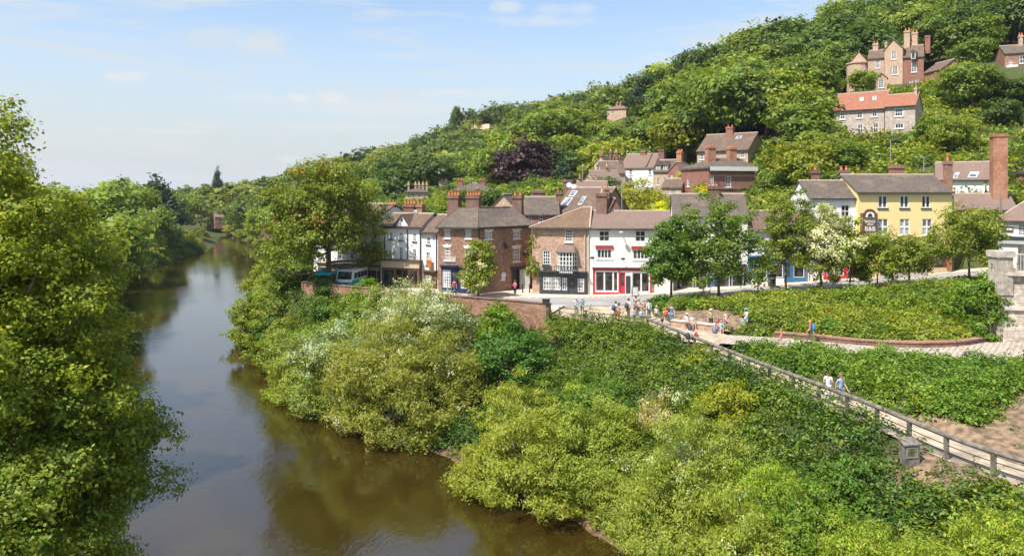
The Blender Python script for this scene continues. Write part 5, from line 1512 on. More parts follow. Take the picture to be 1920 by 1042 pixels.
# ---------------- far woods as one mass: crowns of fewer, larger leaves
def far_wood(name, pts, label, seed, n=900, L=.5, mats=None):
    rng = np.random.default_rng(seed)
    n = n // 9 * 9
    base = []
    for k in range(5):
        P, Nn, ci, Cp, rcl = crown_points(rng, n, 4.6, 8.4, 'round' if k < 3 else 'tall', 40, .3, .6, .5, .6)
        P[:, 2] += .6
        base.append(leaf_quads(rng, P, Nn, L, L * .62))
    VV, MI = [], []
    for i, (x_, y_, z, h, t) in enumerate(pts):
        V, _ = base[rng.integers(5)]
        a = rng.uniform(0, 6.28); s = h / 9.0; w = s * rng.uniform(.95, 1.25)
        c, sn = math.cos(a), math.sin(a)
        VV.append(np.stack([(V[:, 0] * c - V[:, 1] * sn) * w + x_, (V[:, 0] * sn + V[:, 1] * c) * w + y_, V[:, 2] * s + z], 1))
        MI.append(np.full(n, 0 if t[0] < .6 else (1 if t[0] < .95 else 2)))
    V = np.vstack(VV)
    me = np_mesh(name, V, np.arange(len(V)).reshape(-1, 4), mats, np.concatenate(MI))
    return tag(link(name, me), label, 'wood', kind='stuff')


FARM = [leafmat('far_dark', (0.085, 0.13, 0.03)), leafmat('far_mid', (0.145, 0.195, 0.032)), leafmat('far_light', (0.22, 0.255, 0.034))]
pts = list(TREES)
def scatter(x0, x1, y0, y1, sp, cond, h0, h1, grow=0):
    out = []
    yy = y0
    while yy < y1:
        s = sp * (1 + grow * (yy - y0) / (y1 - y0)); xx = x0
        row = []
        while xx < x1:
            row.append((xx + rng.uniform(-.4, .4) * s, yy + rng.uniform(-.4, .4) * s)); xx += s
        yy += s * .9
        out += [q for q in row if cond(*q)]
    if not out: return []
    z = hz([q[0] for q in out], [q[1] for q in out])
    return [(q[0], q[1], zz, rng.uniform(h0, h1), tint_for(rng)) for q, zz in zip(out, z) if zz > 1.2]


def inview(x_, y_, lo=-120, hi=2000): return y_ > 5 and lo < CX + F_PX * x_ / y_ < hi


riv_in = lambda x_, y_: bool(inside(np.array([x_]), np.array([y_]), RIV)[0])
hillpts = scatter(-190, 330, 285, 490, 10.5, lambda x_, y_: inview(x_, y_, 545, 2000) and not (y_ < 400 and CX + F_PX * x_ / y_ < 640), 9, 13, .35)
hillpts = [q for q in hillpts if not blocks(q[0], q[1], q[2], q[3], q[3] * .4)]
far_wood('hill_wood', pts + hillpts, 'dense mixed green wood covering the far hill up to the skyline', 3, mats=FARM)
vp = scatter(-420, 40, 345, 700, 13, lambda x_, y_: inview(x_, y_, 180, 720) and not riv_in(x_, y_) and not (-152 < x_ < -104 and y_ < 352), 9, 14, .5)
vp = [q for q in vp if not blocks(q[0], q[1], q[2], q[3], q[3] * .4)]
far_wood('valley_wood', vp, 'distant hazy green wood closing the valley beyond the river bend', 4, 500, .8, mats=FARM)
print('trees', n_hill, len(pts), len(hillpts), len(vp))

# quarry face showing as a pale streak on the hill
b = MB()
for i in range(10):
    x0, x1 = wx(876 + i * 6, 372), wx(876 + (i + 1) * 6, 372); j = 1.6 * math.sin(i * 1.7)
    zt = wz(234 - .2 * i, 372); hh = lambda k: .3 * math.sin(k * 1.3) + .15 * math.sin(k * 3.1)
    j1 = 1.6 * math.sin((i + 1) * 1.7); b.face([(x0, 372 + j, zt - 2.4), (x1, 372 + j1, zt - 2.4), (x1, 374.5 + j1, zt + hh(i + 1)), (x0, 374.5 + j, zt + hh(i))])
    b.face([(x0, 374.5 + j, zt + hh(i)), (x1, 374.5 + j1, zt + hh(i + 1)), (x1, 379, zt - 1), (x0, 379, zt - 1)])
tag(b.build('rock_face', M['brick_tan']), 'pale sandy quarry edge showing near the hill skyline', 'rock face')

# ---------------- left bank trees
LB = [(165, 120, 14, 'round', (1.0, 1.05, .9)), (130, 130, 15.5, 'tall', (.8, .9, .9)), (200, 146, 13.5, 'round', (.75, .85, .85)), (222, 172, 13.5, 'tall', (.8, .95, .9)),
      (244, 192, 11.5, 'round', (1.1, 1.1, .85)), (272, 208, 12, 'round', (.85, .95, .9)), (290, 235, 13, 'tall', (1.1, 1.1, .9)), (318, 268, 13, 'round', (.7, .8, .9)), (330, 300, 12, 'tall', (1.0, 1.05, .9)), (350, 335, 12, 'round', (.8, .9, .9)), (300, 290, 15, 'round', (.95, 1, 1)),
      (235, 215, 16, 'round', (1.0, 1.05, .9)), (165, 160, 17, 'round', (.9, 1.0, .9)), (280, 260, 16, 'tall', (.7, .8, .9)), (225, 250, 17, 'round', (.9, 1, .9))]
lbl = {1.35: 'bright yellow green', 1.25: 'yellow green', 1.1: 'light green', 1.0: 'mid green', .95: 'soft green', .9: 'fresh green', .85: 'cool green', .8: 'dark green', .75: 'deep green', .7: 'bluish dark green'}
for i, (px, Y, h, k, t) in enumerate(LB):
    x, y = pt(px, Y)
    zb = max(1.0, hz1(x, y)); h = max(5.0, min(h, wz(float(np.interp(px, [0, 60, 90, 150, 240, 300, 390], [235, 262, 272, 318, 346, 358, 368])), Y) - zb))
    tl = tuple(c * 1.25 for c in t)
    put_tree('riverbank_tree', k, x, y, h, f'{lbl[t[0]]} {"tall" if k == "tall" else "rounded"} tree, {["first", "second", "third", "fourth", "fifth", "sixth", "seventh", "eighth", "ninth", "tenth", "eleventh", "twelfth", "thirteenth", "fourteenth", "fifteenth", "sixteenth", "seventeenth", "eighteenth", "nineteenth"][i] if 0 else ("near" if Y < 120 else "halfway" if Y < 200 else "far")} along the left river bank', f'left bank trees {lbl[t[0]]} {k} {"near" if Y < 120 else "halfway" if Y < 200 else "far"}', tl, 1.1, z=zb)
for i, (px, Y, h, w, t) in enumerate([(188, 135, 5, 1.0, (1.2, 1.2, .8)), (222, 160, 4.5, 1.0, (1.35, 1.25, .8)), (250, 178, 5, 1.0, (1.0, 1.1, .9)), (296, 205, 4.5, 1.0, (1.5, 1.35, .9)), (325, 222, 7, .7, (1.1, 1.35, 2.2)), (344, 238, 5, 1.0, (1.4, 1.25, .8)), (366, 246, 3.4, 1.1, (1.6, 1.2, .8)), (362, 264, 5, 1.0, (.9, 1, .9)), (376, 292, 5, 1.0, (1.2, 1.1, .9)), (158, 112, 5.5, 1.0, (.8, .95, .9))]):
    x, y = pt(px, Y); put_tree('riverbank_shrub', 'small', x, y, h, f'{["low green", "light green", "leafy", "yellowish", "silvery", "pale yellowish", "brownish green", "dark", "ragged", "deep green"][i]} shrub on the left bank at the water edge', None, t, w, z=max(.3, hz1(x, y) * .6), cat='shrub')
# far right bank
for i, (px, Y, h, k, t, w) in enumerate([(440, 320, 14, 'tall', (.75, .85, .9), 1.2), (466, 290, 17, 'tall', (.65, .75, .85), 1.1), (487, 282, 16, 'tall', (.8, .85, .8), 1.0), (512, 240, 12.5, 'round', (1.1, 1.2, .9), 1.1), (545, 225, 14, 'round', (.9, 1, .9), 1.1), (428, 345, 11, 'round', (1.0, 1.0, .9), 1.2), (580, 205, 13, 'round', (1, 1.1, .9), 1.1), (530, 300, 15, 'round', (.6, .7, .85), 1.2), (610, 170, 11, 'round', (.9, 1, .9), 1.1), (655, 150, 10, 'round', (1.1, 1.1, .9), 1.1), (700, 135, 10, 'tall', (.8, .95, .9), 1.1), (745, 128, 8, 'round', (1.2, 1.2, .9), 1.1)]):
    x, y = pt(px, Y)
    put_tree('valley_tree', k, x, y, h, f'{["dim green tall", "dark tall pointed", "dark olive tall", "bright green rounded", "leafy green", "far rounded", "fresh green rounded", "bluish rounded", "soft green rounded", "light green rounded", "dark green tall", "pale yellow green"][i]} tree {["near the red house at the river bend", "on the far right bank", "beside the dark pointed tree on the far right bank", "above the low riverside house", "behind the rusty tree, nearer the water", "beside the far gravel beach", "behind the rusty green tree", "behind the riverside house trees", "behind the rusty tree and the white row", "behind the white row roofs", "behind the gabled house chimneys", "left of the five chimneys house"][i]}', None, t, w, z=max(1.5, min(9, hz1(x, y))))
for i, (px, Y, h, w, t) in enumerate([(432, 330, 4, 1.2, (1.7, 1.5, .7)), (455, 300, 3.4, 1.5, (1.4, 1.35, .9)), (475, 275, 3.4, 1.6, (1.35, 1.3, .9)), (498, 250, 3.6, 1.6, (1.2, 1.25, .9)), (516, 232, 4.0, 1.5, (1.1, 1.2, .9)), (530, 205, 4.5, 1.4, (1.2, 1.2, .9))]):
    x, y = pt(px, Y); put_tree('waterside_shrub', 'small', x, y, h, f'{["yellow flowering", "pale grassy", "soft green", "rough green", "leafy green", "tall green"][i]} shrub along the far right water edge', None, t, w, z=.4, cat='shrub')


# ---------------- trees with parts of their own
def big_tree(name, label, px, Y, z, H, R, n, L, W, mats, shape='round', z0=.25, nc=70, rc=.24, tr=.2, tint=(1, 1, 1), seed=1, mi_frac=(1.0,), lift=.45, gap=.5, bark='bark', limbs=10, off=(0, 0), cat='tree', sq=1.0, mi_top=None, sway=.25):
    rng = np.random.default_rng(seed)
    x, y = wx(px, Y), Y
    root = tag(empty(name, (x, y, z)), label, cat)
    P, Nn, ci, Cp, rcl = crown_points(rng, n, R, H * (1 - z0), shape, nc, rc, gap, lift, L * 1.9)
    n = len(P)
    o3 = np.array([off[0], off[1], H * z0]); sc = np.array([1, sq, 1])
    P, Cp = P * sc + o3, Cp * sc + o3
    mi = None
    if len(mats) > 1:
        cm = rng.random(len(Cp))
        u = np.clip(cm[ci] * .6 + np.repeat(rng.random(n // 9), 9) * .4, 0, .9999)
        if mi_top is not None: u = np.clip(u + (P[:, 2] / H - .55) * mi_top, 0, .9999)
        mi = np.searchsorted(np.cumsum(mi_frac), u); mi = np.clip(mi, 0, len(mats) - 1)
    V, Fq = leaf_quads(rng, P, Nn, L, W)
    c = link('crown', np_mesh('crown', V, Fq, mats, mi), root); c.color = (*tint, 1)
    far_first = Cp[np.argsort(-np.linalg.norm(Cp - o3, axis=1))]
    tb = trunk_mb(rng, H * .72, tr, H * z0, far_first[rng.permutation(len(far_first))], limbs, sway).build('trunk', M[bark], root, uv=False)
    return root


MIX = [M['leaf'], M['leaf_rust']]
big_tree('sycamore_tree', 'big rusty green sycamore standing by the river at the left end of the street', 616, 84, 7.6, 15.0, 5.9, 42000, .15, .10, MIX, 'round', .13, 170, .165, .36, (1.0, 1.02, .75), 121, (.78, .22), limbs=16, off=(-.6, 0), gap=.45)
big_tree('corner_tree', 'small yellowish green tree in front of the red brick corner house', 897, 77.5, 8.1, 6.0, 2.0, 9500, .11, .07, [M['leaf'], M['leaf_cream']], 'tall', .03, 80, .24, .1, (1.15, 1.1, .8), 22, (.8, .2))
big_tree('street_tree', 'dense dark green street tree in front of the red shop house', 1258, 72.3, 8.1, 9.2, 2.7, 16000, .12, .08, [M['leaf']], 'tall', .05, 110, .2, .13, (.6, .86, .8), 23)
big_tree('street_tree', 'wide mid green street tree right of the dense dark one', 1348, 71, 8.2, 10.4, 3.3, 16000, .12, .08, [M['leaf']], 'round', .1, 130, .17, .14, (.78, .95, .8), 24, limbs=14)
big_tree('street_tree', 'slender airy street tree in front of the blue shopfront', 1474, 71.3, 8.8, 11.2, 3.2, 13500, .11, .07, [M['leaf']], 'tall', .12, 110, .16, .11, (1.05, 1.05, .8), 25, limbs=14, gap=.3)
big_tree('variegated_tree', 'creamy white variegated street tree left of the yellow house', 1540, 71.5, 9.3, 8.4, 3.0, 15000, .115, .075, [M['leaf'], M['leaf_cream']], 'round', .14, 120, .18, .13, (1.05, 1.08, .92), 26, (.36, .64), limbs=12)
big_tree('street_tree', 'green tree overlapping the right side of the creamy tree', 1592, 71.0, 9.4, 7.2, 2.1, 7500, .115, .075, [M['leaf']], 'tall', .08, 80, .2, .1, (1.25, 1.2, .8), 27)
big_tree('street_tree', 'low branching olive green tree in front of the yellow guest house', 1705, 71.5, 10.0, 5.6, 3.4, 11000, .11, .07, [M['leaf'], M['leaf_rust']], 'spread', .1, 110, .17, .1, (1.0, 1.02, .8), 28, (.9, .1), limbs=12, gap=.3)
big_tree('street_tree', 'taller olive green tree at the right end of the yellow guest house', 1818, 71, 10.4, 7.9, 3.3, 13000, .11, .07, [M['leaf'], M['leaf_rust']], 'round', .1, 120, .17, .11, (1.1, 1.08, .8), 29, (.92, .08), limbs=14, gap=.3)
big_tree('street_tree', 'thin sapling between the creamy tree and the guest house sign', 1645, 71.3, 9.7, 4.9, 1.9, 5000, .11, .07, [M['leaf']], 'round', .08, 60, .22, .08, (1.2, 1.15, .8), 30)
# the near tree at the left edge, hanging over the water
big_tree('alder_tree', 'large near alder filling the left edge and leaning over the river', -88, 21.5, 3.0, 19.5, 5.0, 270000, .062, .037, [M['leaf']], 'tall', .02, 720, .125, .26, (1.3, 1.25, .65), 31, limbs=70, off=(.3, 0), gap=.5, sway=.4)
big_tree('alder_tree', 'sunlit yellow green tree just behind the large near alder', -30, 44, 4.0, 17.4, 5.0, 60000, .12, .075, [M['leaf']], 'tall', .05, 220, .16, .28, (1.5, 1.35, .7), 32, limbs=24)
big_tree('alder_tree', 'deep green tree between the sunlit tree and the river woods', 48, 60, 3.0, 15.5, 4.6, 36000, .15, .09, [M['leaf']], 'round', .05, 150, .18, .28, (1.3, 1.25, .7), 33, limbs=16)
big_tree('riverbank_tree', 'bright yellow green tree fourth from the bridge along the left bank', 58, 66, 3.0, 14.6, 4.4, 42000, .14, .085, [M['leaf']], 'tall', .05, 150, .18, .26, (1.5, 1.35, .75), 35, limbs=16)
big_tree('riverbank_tree', 'rounded yellow green tree beyond the bright one on the left bank', 108, 92, 2.5, 13.4, 5.0, 42000, .16, .1, [M['leaf']], 'round', .05, 150, .18, .26, (1.35, 1.28, .75), 36, limbs=16)
big_tree('riverbank_tree', 'tall soft green tree behind the near alders on the left bank', 15, 82, 5.0, 16.5, 5.4, 42000, .16, .1, [M['leaf']], 'round', .05, 150, .18, .26, (1.2, 1.18, .75), 37, limbs=16)
big_tree('riverbank_tree', 'darker tree set back among the yellow green left bank trees', 78, 110, 4.0, 15.5, 5.0, 32000, .18, .11, [M['leaf']], 'tall', .05, 130, .2, .26, (.85, .95, .8), 38, limbs=12)
big_tree('alder_tree', 'low near tree whose lower branches reach furthest over the river', -55, 20.5, 3.0, 11.6, 4.6, 120000, .06, .036, [M['leaf']], 'spread', .34, 300, .13, .22, (1.0, 1.05, .65), 34, limbs=50, gap=.5, off=(.4, .5))


# ---------------- willows and bushes along the near right bank
def bush(name, label, px, py, Y, R, H, n, L, W, mats, frac=(1.0,), tint=(1, 1, 1), seed=1, nc=90, rc=.2, sq=1.0, droop=False, z=None, mi_top=None, cat='bush', lift=.35, gap=.62):
    rng = np.random.default_rng(seed)
    x = wx(px, Y)
    z = wz(py, Y) if z is None else z
    P, Nn, ci, Cp, rcl = crown_points(rng, n, R, H, 'dome', nc, rc, gap, lift, L * 1.7, 10)
    n = len(P)
    P = P * np.array([1, sq, 1])
    mi = None
    if len(mats) > 1:
        cm = rng.random(len(Cp)); u = np.clip(cm[ci] * .55 + np.repeat(rng.random(n // 10), 10) * .45, 0, .9999)
        if mi_top is not None: u = np.clip(u + (P[:, 2] / H - .5) * mi_top, 0, .9999)
        mi = np.clip(np.searchsorted(np.cumsum(frac), u), 0, len(mats) - 1)
    out = unit(P - np.array([0, 0, -.2 * H])); T = out + np.array([0, 0, .35]) + .4 * np.repeat(rdir(rng, n // 10), 10, 0) + .3 * rdir(rng, n)
    V, Fq = leaf_quads(rng, P, Nn, L, W, T)
    root = tag(empty(name, (x, Y, z)), label, cat)
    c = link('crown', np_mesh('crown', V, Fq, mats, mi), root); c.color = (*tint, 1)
    mb = MB()
    for q in Cp[rng.permutation(len(Cp))[:14]]:
        q = q * np.array([1, sq, 1]); mb.tube([(0, 0, -.8), tuple(q * .4 + np.array([0, 0, H * .06])), tuple(q)], [.12, .07, .02], 5)
    mb.build('stems', M['bark_pale'], root, uv=False)
    return root


WM = [M['leaf_willow'], M['leaf_pale']]
bush('willow_bush', 'large yellowish willow leaning over the water in the middle of the bank', 752, 770, 60, 6.2, 7.6, 60000, .13, .042, WM, (.9, .1), (1.0, .97, .75), 41, 260, .125, z=.6)
bush('willow_bush', 'white dusted willow behind the large yellowish one, below the gabled house', 790, 690, 66, 6.0, 6.9, 60000, .13, .045, WM, (.55, .45), (.95, 1.0, .8), 42, 260, .125, z=3.3, mi_top=.5)
bush('willow_bush', 'pale tufted bush top in front of the wide timber shopfront', 735, 620, 73, 3.2, 3.6, 18000, .12, .045, WM, (.75, .25), (.9, 1.05, .85), 142, 110, .18, z=5.6)
bush('willow_bush', 'silvery green willow at the left of the large yellowish one', 640, 760, 66.5, 4.7, 6.2, 40000, .13, .045, WM, (.65, .35), (.88, 1.0, .85), 43, 200, .13, z=.9, mi_top=.4)
bush('waterside_bush', 'low green bush spilling into the river at the bend of the bank', 560, 745, 69, 3.0, 3.6, 11000, .13, .055, WM, (.95, .05), (1.0, 1.1, .7), 44, 60, .22, z=.2)
bush('waterside_bush', 'slim green bush at the very tip of the bank point', 478, 600, 93, 2.8, 6.6, 16000, .14, .075, [M['leaf']], tint=(1.25, 1.25, .8), seed=148, nc=90, rc=.2, z=.1)
bush('waterside_bush', 'grey green low bush behind the spilling one', 575, 690, 76, 3.6, 4.6, 11000, .14, .06, WM, (.85, .15), (.8, 1.0, .85), 45, 60, .22, z=.6)
bush('waterside_bush', 'tall bright green bush on the bank point below the rusty sycamore', 528, 610, 89, 3.6, 8.4, 30000, .13, .07, [M['leaf']], tint=(1.2, 1.25, .8), seed=46, nc=150, rc=.17, z=.2)
bush('waterside_bush', 'leafy green bush low at the water edge below the bank point', 545, 640, 80, 3.0, 5.4, 18000, .13, .07, [M['leaf']], tint=(1.2, 1.2, .8), seed=146, nc=100, rc=.19, z=.2)
bush('waterside_bush', 'yellowish leafy bush behind the bank point bush', 505, 560, 101, 3.4, 7.4, 18000, .16, .09, [M['leaf']], tint=(1.5, 1.35, .8), seed=147, nc=100, rc=.19, z=.3)
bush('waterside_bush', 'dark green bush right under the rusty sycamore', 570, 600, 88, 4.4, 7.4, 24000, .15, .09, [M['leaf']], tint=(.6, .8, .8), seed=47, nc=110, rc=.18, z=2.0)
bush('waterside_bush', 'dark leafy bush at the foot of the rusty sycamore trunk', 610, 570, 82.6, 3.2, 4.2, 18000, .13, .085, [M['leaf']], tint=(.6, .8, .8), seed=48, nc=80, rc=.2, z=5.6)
bush('waterside_bush', 'light green bush between the rusty sycamore and the white dusted willow', 672, 600, 76, 3.4, 3.3, 14000, .12, .075, [M['leaf_bramble']], tint=(1.1, 1.1, .9), seed=49, nc=90, rc=.2, z=4.9)
bush('waterside_bush', 'low nettle green bush below the light green one', 620, 640, 77, 4.2, 3.0, 10000, .14, .07, [M['leaf_bramble']], tint=(.85, .95, 1.0), seed=50, nc=60, rc=.23, z=2.0)
bush('willow_bush', 'broad rounded yellow green willow at the water edge in the lower middle', 985, 900, 47, 4.3, 5.2, 52000, .105, .034, WM, (.96, .04), (1.1, 1.12, .7), 51, 260, .125, z=.7)
bush('willow_bush', 'soft green willow between the rounded one and the silvery one', 1110, 880, 46, 4.0, 5.0, 44000, .105, .034, WM, (.93, .07), (1.0, 1.12, .75), 52, 220, .13, z=1.4)
bush('willow_bush', 'tall silvery white topped willow in the lower right of the bank', 1300, 900, 38, 3.9, 5.7, 60000, .092, .03, WM, (.9, .1), (.98, 1.06, .75), 53, 260, .125, z=1.6, mi_top=.35)
bush('willow_bush', 'low spreading willow at the bottom water edge', 1175, 1000, 42.5, 2.7, 2.8, 32000, .09, .03, WM, (.88, .12), (.98, 1.05, .75), 54, 160, .14, z=.3)
bush('willow_bush', 'leafy yellow green bush at the bottom right of the bank', 1400, 1030, 31.5, 3.4, 4.0, 42000, .08, .03, WM, (.93, .07), (1.0, 1.08, .7), 55, 200, .135, z=1.7)
bush('willow_bush', 'big fresh green bush in the bottom right corner', 1680, 1010, 25, 3.5, 3.3, 52000, .065, .026, [M['leaf_willow']], tint=(1.0, 1.15, .6), seed=56, nc=220, rc=.13, z=4.2)
bush('willow_bush', 'fresh green bush at the right edge below the rail', 1880, 1000, 24.5, 2.4, 2.7, 32000, .062, .026, [M['leaf_willow']], tint=(1.05, 1.18, .6), seed=57, nc=140, rc=.15, z=5.4)
bush('bank_bush', 'mid green leafy bush between the fresh corner bush and the bramble slope', 1540, 960, 30.5, 2.6, 2.6, 20000, .075, .04, [M['leaf_bramble']], tint=(1.0, 1.05, .8), seed=91, nc=110, rc=.17, z=3.6)
bush('bank_bush', 'darker leafy bush just below the information case', 1600, 880, 33.5, 2.2, 2.0, 13000, .075, .042, [M['leaf_bramble']], tint=(.7, .88, .8), seed=92, nc=80, rc=.2, z=4.7)
bush('bank_bush', 'long grassy light bush right of the silvery willow', 1470, 870, 35.5, 2.6, 2.0, 16000, .09, .024, [M['leaf_willow']], tint=(1.0, 1.25, .6), seed=93, nc=90, rc=.2, z=3.8)
bush('bank_bush', 'broad dark bramble mound above the rounded willow', 1130, 700, 52, 3.2, 2.3, 15000, .085, .055, [M['leaf_bramble']], tint=(.72, .9, .8), seed=94, nc=90, rc=.2, z=3.9)
bush('waterside_bush', 'pale nettle patch at the water edge between the two big willows', 845, 820, 57, 2.6, 1.6, 10000, .1, .05, [M['leaf_bramble']], tint=(.8, 1.0, 1.1), seed=95, nc=60, rc=.22, z=.4)
bush('waterside_bush', 'bright bush in front of the riverside wall below the sycamore', 565, 560, 86.5, 3.4, 4.6, 16000, .15, .09, [M['leaf']], tint=(.9, 1.0, .8), seed=96, nc=80, rc=.2, z=5.2)
bush('waterside_bush', 'green bush on the bank edge left of the riverside wall', 520, 590, 95, 3.4, 6.0, 15000, .15, .085, [M['leaf']], tint=(1.2, 1.2, .8), seed=97, nc=80, rc=.2, z=2.0)
bush('waterside_bush', 'small tufted bush hiding the wall right of the sycamore', 690, 560, 79.5, 2.4, 2.9, 10000, .12, .08, [M['leaf_bramble']], tint=(.9, 1.05, .8), seed=98, nc=50, rc=.24, z=6.4)
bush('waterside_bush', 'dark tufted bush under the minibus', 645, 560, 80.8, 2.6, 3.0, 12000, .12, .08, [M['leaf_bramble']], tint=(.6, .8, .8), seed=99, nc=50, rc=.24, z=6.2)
bush('bank_bush', 'dark green bush below the brick parapet wall', 960, 640, 61, 3.0, 3.2, 12000, .12, .07, [M['leaf_bramble']], tint=(.55, .8, .9), seed=58, nc=60, rc=.24, z=4.6)
bush('bank_bush', 'bright green bush against the foot of the brick parapet', 935, 600, 66.5, 1.8, 2.4, 6000, .12, .08, [M['leaf_bramble']], tint=(1.05, 1.1, .8), seed=59, nc=40, rc=.28, z=6.2)
bush('bank_bush', 'yellow flowering bush on the bramble slope below the rail', 1365, 750, 44, 1.6, 1.7, 6000, .085, .05, [M['leaf_bramble']], tint=(1.7, 1.25, .6), seed=60, nc=40, rc=.28, z=5.9)
bush('bank_bush', 'dry pale twiggy bush in the middle of the bramble slope', 1235, 760, 46, 1.4, 1.3, 3500, .09, .025, [M['leaf_pale'], M['leaf_willow']], (.45, .55), (1.2, 1.0, .7), 61, 36, .28, z=5.0)
bush('slope_bush', 'rounded pale green shrub on the leafy slope under the creamy tree', 1612, 590, 63.5, 1.9, 1.5, 5000, .1, .065, [M['leaf_bramble']], tint=(1.25, 1.2, .9), seed=62, nc=40, rc=.27, z=9.1)
bush('slope_bush', 'layered green bush beside the stone bridge pier', 1850, 560, 59, 2.9, 2.7, 9000, .11, .07, [M['leaf_bramble']], tint=(1.0, 1.1, .8), seed=63, nc=60, rc=.24, z=9.2)
bush('ivy_clump', 'ivy hanging down the left side of the stone bridge abutment', 1868, 620, 54.2, 1.7, 5.4, 11000, .09, .065, [M['leaf_bramble']], tint=(.85, 1.0, .8), seed=64, nc=46, rc=.3, z=8.2, sq=.5)
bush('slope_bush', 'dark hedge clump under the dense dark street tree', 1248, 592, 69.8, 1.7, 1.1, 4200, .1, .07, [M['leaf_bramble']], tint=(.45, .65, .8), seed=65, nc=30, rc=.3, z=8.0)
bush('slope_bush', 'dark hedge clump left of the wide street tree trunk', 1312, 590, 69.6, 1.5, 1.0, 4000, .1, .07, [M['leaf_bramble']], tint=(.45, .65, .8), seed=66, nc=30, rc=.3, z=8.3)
for i, (px, Y, z_, r_, h_, t_, lab) in enumerate([(1480, 64.5, 8.75, 1.1, .9, (.8, 1, .8), 'low dark shrub on the leafy slope below the slender tree'), (1700, 62, 9.0, 1.5, 1.0, (1.3, 1.2, .8), 'light shrub on the leafy slope below the guest house'), (1560, 57.5, 8.3, 1.0, .8, (.7, .95, .8), 'dark tuft on the leafy slope above the low curved wall'), (1760, 66, 9.6, 1.6, 1.1, (.75, .95, .8), 'dark spreading shrub near the top of the leafy slope by the pier'), (1420, 66.5, 8.7, 1.3, .9, (.6, .85, .8), 'dark shrub at the top left of the leafy slope')]):
    bush('slope_bush', lab, px, 0, Y, r_, h_, 4200, .095, .06, [M['leaf_bramble']], tint=t_, seed=160 + i, nc=36, rc=.28, z=z_)
bush('path_bush', 'olive bush on the bare earth at the end of the fern bed', 1835, 800, 37.6, .85, .95, 2600, .07, .04, [M['leaf_bramble']], tint=(1.0, .9, .7), seed=67, nc=26, rc=.3, z=7.3)
bush('climbing_ivy', 'ivy climbing the gap between the corner house and the black shopfront house', 1000, 495, 80.6, .55, 4.4, 2200, .11, .08, [M['leaf']], tint=(1.1, 1.1, .8), seed=68, nc=30, rc=.5, z=10.2, cat='ivy')
bush('climbing_ivy', 'ivy patch covering the corner of the brick villa', 1319, 340, 118.2, 1.3, 3.2, 2600, .2, .14, [M['leaf']], tint=(1.05, 1.15, .7), seed=69, nc=30, rc=.35, z=17.2, cat='ivy', sq=.7)
for i, (px, Y, h, t, lab) in enumerate([(1225, 118, 2.0, (3.2, 2.6, .5), 'bright yellow shrub below the low cottage casement'), (1320, 114, 2.0, (3.0, 2.0, .4), 'golden yellow shrub in front of the brick villa'), (1285, 128, 2.4, (2.6, 2.4, 1.8), 'pale blossoming shrub beside the villa roof'), (1240, 98, 1.8, (3.4, 2.8, .4), 'small bright yellow bush above the red shop house ridge')]):
    x, y = pt(px, Y); put_tree('garden_shrub', 'small', x, y, h, lab, None, t, 1.0, cat='shrub', z=wz({1225: 380, 1320: 375, 1285: 340, 1240: 396}[px], Y))


# ---------------- ground cover: too many leaves to count
def ground_grid(lo, hi, m=110):
    gx_, gy_ = np.linspace(lo[0] - 1, hi[0] + 1, m), np.linspace(lo[1] - 1, hi[1] + 1, m)
    A, B_ = np.meshgrid(gx_, gy_); Z = hz(A.ravel(), B_.ravel()).reshape(m, m)
    def f(x_, y_):
        fx = (x_ - gx_[0]) / (gx_[1] - gx_[0]); fy = (y_ - gy_[0]) / (gy_[1] - gy_[0])
        ix, iy = np.clip(fx.astype(int), 0, m - 2), np.clip(fy.astype(int), 0, m - 2); fx = fx - ix; fy = fy - iy
        return Z[iy, ix] * (1 - fx) * (1 - fy) + Z[iy, ix + 1] * fx * (1 - fy) + Z[iy + 1, ix] * (1 - fx) * fy + Z[iy + 1, ix + 1] * fx * fy
    return f


